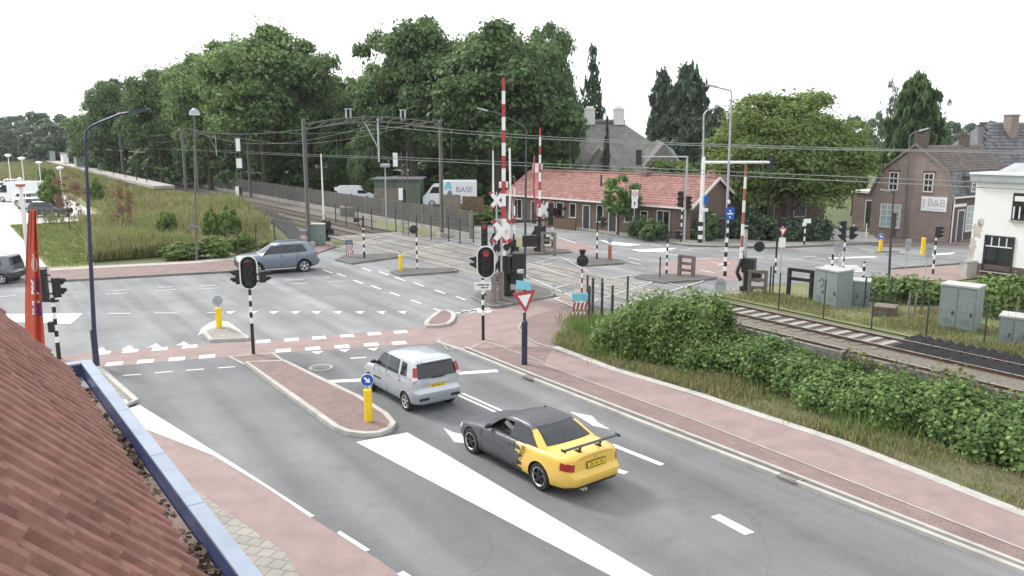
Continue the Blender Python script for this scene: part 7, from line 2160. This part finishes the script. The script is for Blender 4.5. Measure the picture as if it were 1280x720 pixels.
MB().box(AT(662, 301, b_.y) - b_, (.72, .4, .55)).build('relay_box', 'black', t)
MB().box(AT(648, 326, b_.y - .4) - b_, (.62, .5, .75)).build('relay_box', 'black', t)
t, b_, sc = barrier('raised red and white barrier behind the dark street lamp, shorter of the two booms', 674, 316, 160, 674, 270, wd=.16, scale=1.1)
m_ = MB(); m_.path([AT(668, 195, b_.y) - b_, AT(667, 235, b_.y) - b_, AT(670, 268, b_.y) - b_], .06, 8); m_.build('side_strut', 'red', t)
m_ = MB(); m_.bar(AT(640, 278, b_.y) - b_, AT(692, 274, b_.y) - b_, .14, .12); m_.build('counterweight_arm', 'black', t)
barrier('raised plain white barrier boom by the concrete mast left of the crossing', 408, 302, 192, 407, 274, wd=.11, mats=('white', 'white'), scale=.95)
barrier('raised grey white boom left of the longest barrier', 621, 316, 188, 617, 248, wd=.12, mats=('white', 'white'), scale=.8)
barrier('raised slim red and white boom right of the longest barrier', 640, 322, 222, 643, 292, wd=.10, scale=.7)
barrier('raised faded orange and white barrier boom at the right of the crossing', 933, 366, 206, 922, 322, wd=.13, mats=('white', 'faded_red'), scale=1.05)
b_ = G(932, 366); t = thing('signal_post', 'grey post with a round black lamp disc beside the orange barrier', 'signal post', b_)
MB().tube((-.1, .15, 0), (-.1, .15, ZT(b_, 282)), .09, n=10).build('pole', 'galv', t)
MB().tube((.55, -.05, ZT(b_, 308)), (.55, -.12, ZT(b_, 308)), .27, n=20).build('lamp_disc', 'black', t)
MB().bar((-.1, .1, ZT(b_, 309)), (.5, 0, ZT(b_, 308)), .04, .04).build('bracket', 'black', t)
MB().box((-.1, .02, ZT(b_, 285)), (.5, .08, .12)).build('lamp_hood', 'black', t)
def cross(label, px, py, cy, size, yaw=.15, lamps=True, dbl=False):
    b_ = G(px, py); b_.z = .1
    t = thing('crossing_cross', label, 'crossing sign', b_, 0, 'crossing crosses')
    zc = ZT(b_, cy) - b_.z
    MB().tube((0, 0, 0), (0, 0, zc + size * .5), .06, n=10).build('pole', 'galv', t)
    ax_ = Vector((math.cos(yaw), math.sin(yaw), 0)); f = ax_.cross(Z)
    for k in ((1, -1, 1) if not dbl else (1, -1)):
        pass
    for sg_ in (1, -1):
        d = (ax_ * .62 + Z * .78 * sg_).normalized(); e = d.cross(f)
        arm = MB()
        hw_ = size * .12
        arm.plate([(-size * .65, -hw_), (size * .65, -hw_), (size * .65, hw_), (-size * .65, hw_)], Vector((0, 0, zc)) + f * (.08 + .02 * sg_), d, f.cross(d), .012)
        o_ = arm.build('cross_arm', 'white', t)
        for q in (-1, 1):
            MB().plate([(q * size * .65 - q * size * .16, -hw_ * .98), (q * size * .65, -hw_ * .98), (q * size * .65, hw_ * .98), (q * size * .65 - q * size * .16, hw_ * .98)], Vector((0, 0, zc)) + f * (.094 + .02 * sg_), d, f.cross(d), .003).build('red_tip', 'red', o_)
    if lamps:
        for q in (-1, 1): MB().tube(ax_ * (q * .24) + Z * (zc - size * .75) + f * .06, ax_ * (q * .24) + Z * (zc - size * .75) + f * .12, .17, n=16).build('lamp', 'black', t)
    return t
cross('large red tipped white crossing cross below the longest barrier boom', 627, 374, 289, 1.05)
cross('small white crossing cross behind the dark street lamp', 679, 315, 262, 1.2, lamps=False)
cross('small crossing cross left of the longest barrier boom', 621, 318, 250, 1.1, lamps=False)
cross('white crossing cross half hidden behind the green cabinet', 1048, 349, 331, 1.3, yaw=1.0, lamps=False)
def backed_lamp(label, px, py, zy, r_px, stripes, colors=('white', 'red'), box=None, grp='crossing lamp posts', bw=.24, dxp=0):
    b_ = G(px, py); b_.z = 0; sc = b_.y / 1000 / cp
    t = thing('crossing_lamp_post', label, 'signal post', b_, 0, grp)
    zc = ZT(b_, zy)
    striped_pole(0, zc, max(.02, ZT(b_, stripes[0])), ZT(b_, stripes[1]), .05, bw, 1).build('pole', list(colors), t)
    c = Vector((dxp * sc, -.08, zc))
    MB().tube(c, c - Vector((0, .10, 0)), r_px * sc, n=22).tube(c - Vector((0, .10, 0)), c - Vector((0, .14, 0)), r_px * sc * .6, r_px * sc * .4, 18).build('lamp_disc', 'black', t)
    if box: MB().tube((0, 0, ZT(b_, box[1])), (0, 0, ZT(b_, box[0])), .10, .17, 12).build('bell', 'black', t)
    return t
backed_lamp('black bell and round lamp disc on a red and white post by the path', 727, 383, 325.5, 7.3, (366, 336), box=(312, 319))
backed_lamp('round black lamp on a striped post, right of two beyond the tracks', 521.5, 338, 286.5, 5.2, (334, 292), ('black', 'white'), bw=.26, dxp=-3)
b_ = G(455.5, 324); t = thing('crossing_lamp_post', 'striped post with a small side lamp, left of two beyond the tracks', 'signal post', b_, 0, 'crossing lamp posts')
striped_pole(0, ZT(b_, 270), ZT(b_, 314), ZT(b_, 285), .06, .24, 1).build('pole', ['black', 'white'], t)
MB().tube((-.25, -.05, ZT(b_, 274.5)), (-.6, -.15, ZT(b_, 274.5)), .13, .17, 12).bar((0, 0, ZT(b_, 274)), (-.3, -.05, ZT(b_, 274)), .08, .08).build('lamp', 'black', t)
# plank barriers
def plank_barrier(label, p0, p1, ytop, planks=3, m='wood_post', grp='timber pedestrian barriers', posts=2, tube=False, pr=.09):
    a_, c_ = G(*p0), G(*p1); a_.z = c_.z = 0
    t = thing('pedestrian_barrier', label, 'barrier', a_, 0, grp)
    d = c_ - a_; h = ZT(a_, ytop); L = d.length; dn = d.normalized()
    for i in range(posts):
        p = dn * (L * i / (posts - 1))
        (MB().tube(p, p + Z * h, pr, n=10) if tube else MB().box(p + Z * h / 2, (pr * 2, pr * 2, h), math.atan2(d.y, d.x))).build('post', m, t)
    for k in range(planks):
        z = h * (.96 - .30 * k)
        MB().bar(-dn * .05 + Z * z, dn * (L + .05) + Z * z, .06, .16).build('plank', m, t)
    return t
plank_barrier('timber barrier with three planks on the right hand island', (849, 347), (866, 349), 319)
plank_barrier('leaning timber barrier in front of the orange boom', (936, 371), (956, 372), 338)
plank_barrier('dark tubular gate frame left of the tall green cabinet', (985, 372), (1013, 376), 335, planks=2, m='black', tube=True, pr=.11)
plank_barrier('small timber barrier behind the dark street lamp', (678, 319), (693, 320), 290, planks=3, m='wood_grey')
plank_barrier('timber post rails beside the red and white cross on the near island', (617, 382), (627, 379), 342, planks=2, m='wood_grey')
for px, py, tp, lb in [(824.5, 349, 321, 'thin dark post left on the right hand island'), (962, 368, 333, 'left of two slim dark posts by the signal post'), (965.5, 368, 332, 'right of two slim dark posts by the signal post'), (1040, 335, 318, 'short striped post before the round sign back'), (1079, 350, 327, 'short striped post right of the grey green low cabinet')]:
    b_ = G(px, py); b_.z = 0; t = thing('post', lb, 'post', b_, 0, 'slim posts around the crossing')
    if 'striped' in lb: striped_pole(0, ZT(b_, tp), .02, ZT(b_, tp + 2), .07, .25, 0).build('shaft', ['black', 'white'], t)
    else: MB().tube((0, 0, 0), (0, 0, ZT(b_, tp)), .045, n=8).build('shaft', 'dark_metal', t)
# red and white guide boards with blue top
def guide_board(label, px, py, w_px, y0, y1, grp='red and white guard boards'):
    b_ = G(px, py); b_.z = .02; sc = b_.y / 1000 / cp
    t = thing('guard_board', label, 'barrier board', b_, 0, grp)
    W = w_px * sc; zt_, zm, zb2 = ZT(b_, y0), ZT(b_, y0 + (y1 - y0) * .32), ZT(b_, y1)
    for x in (-W * .42, W * .42): MB().box((x, .05, zt_ / 2), (.07, .07, zt_)).build('post', 'wood_grey', t)
    MB().box((0, -.03, (zt_ + zm) / 2 + .02), (W * 1.05, .06, (zt_ - zm) * .9)).build('top_board', 'lightblue' if w_px > 12 else 'bluepanel', t)
    hgt = (zm - zb2) * .38
    for zc in (zm - hgt * .6, zb2 + hgt * .6):
        bd_ = MB().box((0, -.01, zc), (W, .03, hgt)).build('board', 'white', t)
        m_ = MB(); n = 4
        for i in range(n):
            x0 = -W / 2 + W * i / n; x1 = x0 + W / n * .52; sh_ = W / n * .4
            m_.plate([(x0, -hgt / 2), (x1, -hgt / 2), (min(x1 + sh_, W / 2), hgt / 2), (min(x0 + sh_, W / 2), hgt / 2)], (0, -.027, zc), (1, 0, 0), Z, .003)
        m_.build('stripe', 'red', bd_)
    return t
guide_board('red and white striped guard boards with blue top beside the wire fence', 725, 400, 20, 367, 400)
guide_board('small guard board with blue top on the far left island', 437, 323, 9, 300, 322)
guide_board('small guard board with blue top beside the grey car roof', 380, 309, 8, 289, 306)
guide_board('guard board with blue top at the foot of the near barrier', 622, 378, 8, 342, 372)
# cabinets
def cabinet(label, pts, ytop, m='cabinet', doors=2, top='cabinet_top', grp='trackside cabinets', plinth=True):
    """pts: photo points of the front left, front right foot and the depth in metres"""
    p0, p1, dep = G(*pts[0]), G(*pts[1]), pts[2]
    p0.z = p1.z = 0
    d = (p1 - p0); W = d.length; d.normalize(); nb_ = Vector((-d.y, d.x, 0)); nb_ = nb_ if nb_.y > 0 else -nb_
    h = ZT(p0, ytop)
    t = thing('cabinet', label, 'cabinet', p0, 0, grp)
    ang_ = math.atan2(d.y, d.x); c = d * W / 2 + nb_ * dep / 2
    o_ = MB().box(c + Z * (h / 2), (W, dep, h), ang_).build('body', m, t)
    MB().box(c + Z * (h + .03), (W + .08, dep + .08, .07), ang_).build('lid', top, t)
    for i in range(doors):
        dw = W / doors
        cc = d * (dw * (i + .5)) - nb_ * .012
        dr_ = MB().box(cc + Z * (h * .52), (dw - .05, .024, h * .86), ang_).build('door', m, t)
        MB().box(cc + d * dw * .28 - nb_ * .03 + Z * h * .42, (.05, .04, .16), ang_).build('handle', 'dark_metal', dr_)
        v = MB()
        for q in range(4): v.box(cc - nb_ * .016 + Z * (h * .2 + q * .06), (dw * .45, .01, .02), ang_)
        v.build('vent', 'cabinet_dark', dr_)
    return t
cabinet('tall grey green cabinet with a pale graffiti mark beside the gate frame', ((1016, 381), (1045, 387), 1.1), 336)
cabinet('low wide grey green cabinet right of the tall one', ((1049, 381), (1085, 384), 1.0), 351, doors=3)
cabinet('large double door grey cabinet behind the mesh fence', ((1171, 412), (1216, 419), 1.0), 356)
cabinet('squat green grey cabinet at the right edge of the photo', ((1246, 431), (1283, 436), 1.0), 396)
cabinet('rusty brown low box between the fence posts', ((1091, 396), (1116, 399), .9), 384, m='wood_brown', doors=1, top='wood_post')
cabinet('green cabinet on legs beside the concrete mast left of the crossing', ((389, 308), (405, 308), .7), 281, m='cabinet_dark', doors=1)
g_ = G(1021, 381); t0 = MB()
t0.path([Vector((x, -.02, z)) for x, z in ((.12, 1.2), (.32, 1.35), (.38, 1.05), (.2, .95), (.4, .75))], .02, 6)
for o in list(bpy.data.objects):
    if o.get('label', '').startswith('tall grey green cabinet'):
        d = (G(1045, 387) - G(1016, 381)).normalized(); gm = MB()
        gm.path([d * x + Vector((0, -.10, z)) for x, z in ((.15, 1.25), (.35, 1.40), (.42, 1.10), (.22, .98), (.42, .78))], .022, 6); gm.build('graffiti', 'galv', o)
# mesh fences
def mesh_fence(label, pts, h, post_r=.04, wires=5, name='wire_fence', m='fence_wire', spacing=None, pm='dark_metal', vert=True):
    P = [Vector((p[0], p[1], 0)) for p in pts]
    t = thing(name, label, 'fence', P[0])
    for p in P: MB().tube(p - P[0], p - P[0] + Z * h, post_r, n=8).build('post', pm, t)
    w = MB()
    for i in range(len(P) - 1):
        a_, c_ = P[i] - P[0], P[i + 1] - P[0]
        for k in range(wires): w.bar(a_ + Z * (h * (.08 + .88 * k / (wires - 1))), c_ + Z * (h * (.08 + .88 * k / (wires - 1))), .006, .006)
        if vert:
            L = (c_ - a_).length; n = int(L / .22)
            for k in range(1, n): w.bar(a_.lerp(c_, k / n) + Z * h * .08, a_.lerp(c_, k / n) + Z * h * .96, .004, .004)
    w.build('mesh', m, t)
    return t
mesh_fence('wire mesh fence on dark posts between the tracks and the cabinets', [G(*q) for q in ((973, 387), (1029, 398), (1089, 411), (1157, 424), (1229, 436), (1310, 451))], 1.75, .035)
mesh_fence('second wire fence behind the brown box', [G(*q) for q in ((1080, 385), (1112, 384), (1152, 391), (1180, 396))], 1.5, .04)
mesh_fence('dark post and wire fence at the corner of the path by the guard boards', [G(*q) for q in ((736, 408), (740.5, 395), (752, 402), (764.5, 420))], 1.75, .06, 4, vert=False)
mesh_fence('leaning dark post fence behind the path corner', [G(*q) for q in ((734, 383), (752, 388), (765, 398), (784, 384))], 1.5, .05, 3, vert=False)
mesh_fence('dark wire fence at the far side of the tracks, left of the crossing', [G(*q) for q in ((420, 281), (433, 283), (448, 286), (465, 289), (495, 291), (521, 298), (539, 300), (561, 302), (575, 305), (592, 305))], 2.0, .05, 6)
mesh_fence('thin wire fence along the foot of the bank', [G(*q) for q in ((299, 322), (321, 318), (344, 312))], 1.9, .05, 3, vert=False)
mesh_fence('low white yard fence left of the guest house', [G(*q) for q in ((1035, 300), (1050, 300), (1066, 299), (1082, 298))], 1.2, .05, 4, pm='white', m='white')
mesh_fence('slatted dark fence panel behind the large double cabinet', [G(*q) for q in ((1222, 398), (1270, 405))], 1.2, .05, 6, pm='wood_post', m='wood_post', vert=False)
g1, g2 = G(1116, 297), G(1158, 297)
t = thing('iron_gate', 'dark iron gate with arched top before the guest house gable', 'gate', g1)
d = g2 - g1; m_ = MB()
for k in range(17):
    f = k / 16; m_.bar(d * f, d * f + Z * (1.3 + .35 * math.sin(f * math.pi)), .03, .03)
m_.path([d * (k / 12) + Z * (1.3 + .35 * math.sin(k / 12 * math.pi)) for k in range(13)], .03, 6); m_.bar(Z * .3, d + Z * .3, .04, .04); m_.build('leaf', 'dark_metal', t)
for p in (Vector((0, 0, 0)), d): MB().box(p + Z * 1.0, (.35, .35, 2.0)).build('pillar', 'brick_dark', t)
MB().tube((d * .5), d * .5 + Z * 2.0, .04, n=8).sphere(d * .5 + Z * 2.1, .15, 10, 8).build('gate_lamp', 'dark_metal', t)
# anti-trespass mats
mt_ = MB()
for i in range(30):
    s_ = sof(G(1110, 440)) - i * .42
    for j in range(7):
        r_ = rT1 - .62 + j * .19
        c = RS(r_, s_, .06); mt_.add([c + UD * .2 + PD * .09, c + UD * .2 - PD * .09, c - UD * .2 - PD * .09, c - UD * .2 + PD * .09, c + Z * .16], [(0, 1, 4), (1, 2, 4), (2, 3, 4), (3, 0, 4)])
link('deterrent_mat', mt_.mesh('deterrent_mat', 'rubber'), label='black spiked rubber mats between the rails at the right', cat='mat', group='black spiked track mats')
mt_ = MB()
for i in range(36):
    s_ = sof(G(1143, 425)) - i * .40
    for j in range(6):
        c = RS(rT1 + 1.0 + j * .2, s_, .03); mt_.add([c + UD * .19 + PD * .1, c + UD * .19 - PD * .1, c - UD * .19 - PD * .1, c - UD * .19 + PD * .1, c + Z * .18], [(0, 1, 4), (1, 2, 4), (2, 3, 4), (3, 0, 4)])
link('deterrent_mat', mt_.mesh('deterrent_mat', 'rubber'), label='black spiked rubber mats beyond the far rail at the right', cat='mat', group='black spiked track mats')
mt_ = MB()
pA_, pB_, pC_ = [], [], []
for k in range(9):
    f = k / 8
    pts = [G(302 + 26 * f * 0 + 10 * f, 258 + 13 * f), G(340 + 4 * f, 266 + 15 * f), G(362 - 4 * f, 276 + 17 * f), G(374 - 8 * f, 290 + 14 * f), G(381 - 12 * f, 304 + 6 * f)]
    sm_ = []
    for i in range(len(pts) - 1):
        for u in (0, .33, .66): sm_.append(pts[i].lerp(pts[i + 1], u) + Z * .10)
    sm_.append(pts[-1] + Z * .10)
    mt_.path(sm_, .075, 6)
link('deterrent_mat', mt_.mesh('deterrent_mat', 'rubber'), label='fan of black rubber strips curving beside the tracks behind the grey car', cat='mat', group='black spiked track mats')

# ------------------------------------------------------------------ overhead line
MG = 'overhead line masts'
def mast(label, px, py, top, w=.34, m='mast', leansx=0):
    b_ = G(px, py); b_.z = 0
    t = thing('catenary_mast', label, 'mast', b_, 0, MG)
    h = ZT(b_, top)
    m_ = MB(); m_.box((0, 0, h / 2), (w * .25, w, h), PRZ); m_.box((w * .42, 0, h / 2), (w * .14, w * .9, h), PRZ) if False else None
    ax_ = PD
    m_ = MB()
    m_.box((0, 0, h / 2), (w * .12, w * .9, h), PRZ); m_.box(ax_ * w * .42 + Z * h / 2, (w * .14, w, h), PRZ); m_.box(-ax_ * w * .42 + Z * h / 2, (w * .14, w, h), PRZ)
    m_.build('post', m, t)
    MB().box((0, 0, .2), (.7, .7, .4), PRZ).build('footing', 'concrete', t)
    return t, b_, h
t1, bL, hL = mast('dark catenary mast nearest the parked green cabinet, left leg of the portal', 386.5, 309, 148, .23)
t2, bR, hR = mast('dark catenary mast before the board fence, right leg of the portal', 552.5, 297, 150, .23)
pt = thing('catenary_portal', 'arched dark steel beam joining the two catenary masts over the tracks', 'portal beam', bL)
v = bR - bL
beam = []
z0 = ZT(bL, 162)
for k in range(13):
    f = k / 12; beam.append(v * f + Z * (z0 * (1 - f) + ZT(bR, 161) * f + .55 * math.sin(math.pi * f)))
m_ = MB()
for i in range(12): m_.bar(beam[i], beam[i + 1], .16, .08); m_.bar(beam[i] + Z * .38, beam[i + 1] + Z * .38, .16, .08); m_.bar(beam[i], beam[i + 1] + Z * .38, .05, .05)
m_.build('beam', 'mast', pt)
for f in (.31, .71):
    p = v * f + Z * (z0 + .78); m_ = MB(); 
    for dx in (-.18, .18): m_.tube(p + PD * dx, p + PD * dx + Z * .75, .06, n=8); 
    m_.bar(p + Z * .75 - PD * .3, p + Z * .75 + PD * .3, .06, .06); m_.build('insulator', 'galv', pt)
p = v * .52 + Z * (z0 + .5); m_ = MB(); m_.tube(p + Z * .4, p - Z * 2.9, .07, n=8); m_.tube(p - PD * 1.1 + Z * .1, p - Z * 1.9, .05, n=8); m_.build('drop_arm', 'galv', pt)
# next structures towards the station
def far_struct(s_, lb1, lb2):
    a_ = RS(24.0, s_); c_ = RS(32.4, s_)
    for q_, lb in ((a_, lb1), (c_, lb2)):
        t = thing('catenary_mast', lb, 'mast', q_, 0, MG)
        m_ = MB(); m_.box((0, 0, 4.6), (.3, .3, 9.2), PRZ); m_.build('post', 'mast', t)
    t = thing('catenary_portal', 'thin portal beam over the tracks ' + lb2.split(',')[1].strip(), 'portal beam', a_, 0, 'farther portal beams')
    m_ = MB(); d = c_ - a_; m_.bar(Z * 8.6, d + Z * 8.6, .14, .3); m_.build('beam', 'mast', t)
    m_ = MB(); p = d * .5 + Z * 8.6; m_.tube(p, p - Z * 2.9, .07, n=6); m_.tube(p - PD * 1.1, p - Z * 2.0, .05, n=6); m_.build('drop_arm', 'galv', t)
    return a_, c_
S0 = sof((bL + bR) / 2)
supports = [-40, S0, S0 + 55, S0 + 105, S0 + 160, S0 + 220]
far_struct(S0 + 55, 'catenary mast on the platform side, second portal from the crossing', 'catenary mast on the wood side, second portal from the crossing')
far_struct(S0 + 105, 'catenary mast on the platform side, third portal from the crossing', 'catenary mast on the wood side, third portal from the crossing')
far_struct(S0 + 160, 'catenary mast on the platform side, fourth portal from the crossing', 'catenary mast on the wood side, fourth portal from the crossing')
far_struct(S0 + 220, 'catenary mast on the platform side, fifth portal from the crossing', 'catenary mast on the wood side, fifth portal from the crossing')
b_ = G(248, 262); t = thing('catenary_mast', 'thin grey mast just right of the grey lamp post on the bank', 'mast', AT(248, 240, 100).xy.to_3d(), 0, MG)
MB().tube((0, 0, 0), (0, 0, 8.4), .12, .09, 8).build('post', 'mast', t)
def wire_run(label, r_, zs, zm, rad=.016, i0=0):
    """zs height at supports, zm sag"""
    m_ = MB(); pts = []
    for i in range(i0, len(supports) - 1):
        a_, c_ = supports[i], supports[i + 1]
        for k in range(10):
            f = k / 10; pts.append(RS(r_, a_ + (c_ - a_) * f, zs - zm * 4 * f * (1 - f)))
    pts.append(RS(r_, supports[-1], zs))
    m_.path(pts, rad, 5)
    o_ = m_.build('overhead_wire', 'wire', label=label, cat='wire', group='overhead wires above the tracks')
for r_, nm in ((rT1, 'far track'), (rT2, 'near track')):
    wire_run('sagging upper carrier wire above the ' + nm, r_, 8.9, 1.5)
    wire_run('level contact wire above the ' + nm, r_, 6.45, .08)
wire_run('feeder wire along the outer side of the far masts', 32.0, 9.4, .9, i0=1)
wire_run('feeder wire along the outer side of the near masts', 24.6, 9.3, .9, i0=1)
dp = MB()
for i in range(len(supports) - 1):
    a_, c_ = supports[i], supports[i + 1]
    for k in range(1, 8):
        f = k / 8
        for r_ in (rT1, rT2):
            dp.tube(RS(r_, a_ + (c_ - a_) * f, 6.45 - .08 * 4 * f * (1 - f)), RS(r_, a_ + (c_ - a_) * f, 8.9 - 1.5 * 4 * f * (1 - f)), .008, n=4)
dp.build('dropper_wire', 'wire', label='short hanging dropper wires between the carrier and contact wires', cat='wire', kind='stuff')
# rail signals
def rail_signal(label, px, Y, ztop, boxes):
    b_ = AT(px, 250, Y); b_.z = 0
    t = thing('rail_signal', label, 'rail signal', b_, 0, 'railway signals seen from behind')
    h = ZT(b_, ztop)
    m_ = MB()
    for dx in (0, .45): m_.bar((dx, 0, 0), (dx, 0, h), .07, .07)
    z = .6
    while z < h: m_.bar((0, 0, z), (.45, 0, z), .04, .04); z += .45
    m_.build('ladder_mast', 'mast', t)
    for (x, y0, y1, w, m) in boxes:
        sc = b_.y / 1000 / cp; c = Vector(((x - px) * sc, -.2, (ZT(b_, y0) + ZT(b_, y1)) / 2)); hh = ZT(b_, y0) - ZT(b_, y1)
        o_ = MB().box(c, (w * sc, .12, hh)).build('signal_box', m, t)
        MB().box(c + Vector((.28, .16, -.15)), (w * sc * .8, .2, hh * 1.1)).build('signal_hood', 'black', o_)
    return t
rail_signal('tall ladder signal with two white boxes beside the end of the bank', 298, 88, 171, [(302.5, 173, 189, 5, 'white'), (302.5, 198, 210, 6.5, 'white'), (298, 233, 245, 4, 'white')])
rail_signal('ladder signal with one white box in front of the green shed', 503, 66, 190, [(496, 191, 208, 5.5, 'white'), (501.5, 235, 250, 5, 'white')])
# flag
fY = 15.0
fb = AT(33, 300, fY); fb.z = 0
fp = thing('flag_pole', 'white flag pole with a round orange and white knob beyond the parapet', 'flag pole', fb)
zt_ = AT(33, 232, fY).z
MB().tube((0, 0, 0), (0, 0, zt_), .045, .035, 12).build('pole', 'white', fp)
MB().tube((0, 0, zt_ - .02), (0, 0, zt_ + .03), .075, .085, 14, mi=0).tube((0, 0, zt_ + .03), (0, 0, zt_ + .09), .085, .05, 14, mi=1).sphere((0, 0, zt_ + .11), .045, 12, 8, 1).build('knob', ['tile_orange', 'white'], fp)
def flag_pt(u, v):
    """u 0..1 across, v 0..1 down"""
    xl = 36.5 - 8 * v - 1.5 * math.sin(v * 5); xr_ = 45 + 13 * v ** 1.1
    px_ = xl + (xr_ - xl) * u; py_ = 262 + 190 * v
    fold = .07 * math.sin(u * 8.5 + v * 1.5) * (.25 + .75 * v) + .025 * math.sin(u * 17 + v * 3)
    return AT(px_, py_, fY - .15 + fold)
def flag_patch(us, vs_, m, nm, parent, off, nu=10, nv=24):
    V = []
    for i in range(nu + 1):
        for j in range(nv + 1):
            p = flag_pt(us[0] + (us[1] - us[0]) * i / nu, vs_[0] + (vs_[1] - vs_[0]) * j / nv) - fb; V.append(p - Vector((0, off, 0)))
    F_ = [(i * (nv + 1) + j, (i + 1) * (nv + 1) + j, (i + 1) * (nv + 1) + j + 1, i * (nv + 1) + j + 1) for i in range(nu) for j in range(nv)]
    o_ = MB().add(V, F_, 0, True).build(nm, m, parent)
    return o_
fl_ = thing('flag', 'long drooping red ensign flag with white and violet union corner', 'flag', fb)
cl_ = flag_patch((0, 1), (0, 1), 'flag_red', 'cloth', fl_, 0, 24, 50)
md = cl_.modifiers.new('solid', 'SOLIDIFY'); md.thickness = .006
flag_patch((.02, .16), (.02, .5), 'flag_shaded', 'fold', cl_, .012)  # shaded fold put in as a darker red strip over the cloth
un = flag_patch((.42, .96), (.45, .70), 'flag_violet', 'union_corner', cl_, .010)
flag_patch((.42, .96), (.555, .60), 'flag_red', 'union_cross', un, .018)
def diag(u0, v0, u1, v1, w, m, off):
    V = []
    for k in range(9):
        f = k / 8
        for s_ in (-w, w): V.append(flag_pt(u0 + (u1 - u0) * f + s_, v0 + (v1 - v0) * f + s_ * .02) - fb - Vector((0, off, 0)))
    MB().add(V, [(2 * k, 2 * k + 1, 2 * k + 3, 2 * k + 2) for k in range(8)], 0, True).build('union_stripe', m, un)
for a_ in ((.45, .46, .66, .55), (.66, .46, .45, .55), (.48, .61, .70, .69), (.70, .61, .48, .69), (.45, .50, .60, .553), (.46, .65, .62, .695)): diag(*a_, .05, 'white', .022)
flag_patch((.45, .90), (.542, .556), 'white', 'union_stripe', un, .022); flag_patch((.45, .90), (.60, .612), 'white', 'union_stripe', un, .022)
em = MB()
for k in range(2):
    em.path([flag_pt(.70 + .17 * math.cos(t_ * .45) * (1 - .45 * k), .36 + .045 * math.sin(t_ * .45) * (1 - .45 * k)) - fb - Vector((0, .02, 0)) for t_ in range(15)], .016, 5)
em.path([flag_pt(.55 + .3 * q, .29 + .02 * math.sin(q * 6)) - fb - Vector((0, .02, 0)) for q in (0, .25, .5, .75, 1)], .014, 5)
em.build('emblem', 'flag_pale', cl_)
# small things
mh = G(401, 459.5); t = thing('manhole_cover', 'round iron manhole cover in the road beside the median', 'manhole cover', (mh.x, mh.y, .008))
MB().tube((0, 0, -.02), (0, 0, .004), .42, n=28).build('frame', 'concrete', t); MB().tube((0, 0, 0), (0, 0, .008), .32, n=28).build('cover', 'concrete_dark', t)
for px, py, lb in ((663, 474, 'iron drain grate in the gutter beside the give way post'), (987, 600, 'iron drain grate in the gutter near the lower right'),):
    g_ = G(px, py); t = thing('drain_grate', lb, 'drain', (g_.x, g_.y, .056), URZ, 'drain grates in the gutter')
    MB().box((0, 0, .01), (.55, .34, .03)).build('frame', 'concrete_dark', t)
    m_ = MB()
    for k in range(6): m_.box((-.2 + .08 * k, 0, .028), (.035, .26, .012))
    m_.build('grate', 'wood_brown', t)
for px, py, h, lb in ((1133, 404, 1.3, 'left bare wooden stake by the double cabinet'), (1141, 405, 1.4, 'right bare wooden stake by the double cabinet')):
    g_ = G(px, py); t = thing('stake', lb, 'stake', g_, 0, 'bare wooden stakes by the double cabinet'); MB().bar((0, 0, 0), (.06, 0, h), .07, .05).build('shaft', 'wood_grey', t)
b_ = G(1209, 346); t = thing('planter_block', 'grey concrete block at the corner of the white house', 'block', b_)
MB().box((-.1, -.2, .45), (.7, .5, .9), .3).box((-.1, -.2, .93), (.78, .58, .07), .3).build('block', 'concrete', t)
pl = thing('photo_plate', 'small white plate in the shade below the wood left of the van', 'sign', AT(421, 236, 92)); MB().box((0, 0, 0), (.55, .04, .4)).tube((0, .05, -3), (0, .05, 0), .03, n=6).build('panel', 'white', pl)

# ------------------------------------------------------------------ thin summer haze
hz = MB().box((0, 240, 24), (1500, 1100, 51)).build('haze', 'black', kind='stuff')
hz['label'] = 'thin pale summer haze over the whole place'
hm = bpy.data.materials.new('haze'); hm.use_nodes = True
hn = hm.node_tree; hn.nodes.clear()
pv = hn.nodes.new('ShaderNodeVolumePrincipled'); pv.inputs['Density'].default_value = 0.00016; pv.inputs['Color'].default_value = (0.93, 0.96, 1.0, 1); pv.inputs['Anisotropy'].default_value = 0.2
hn.links.new(pv.outputs[0], hn.nodes.new('ShaderNodeOutputMaterial').inputs['Volume'])
hz.data.materials.clear(); hz.data.materials.append(hm)
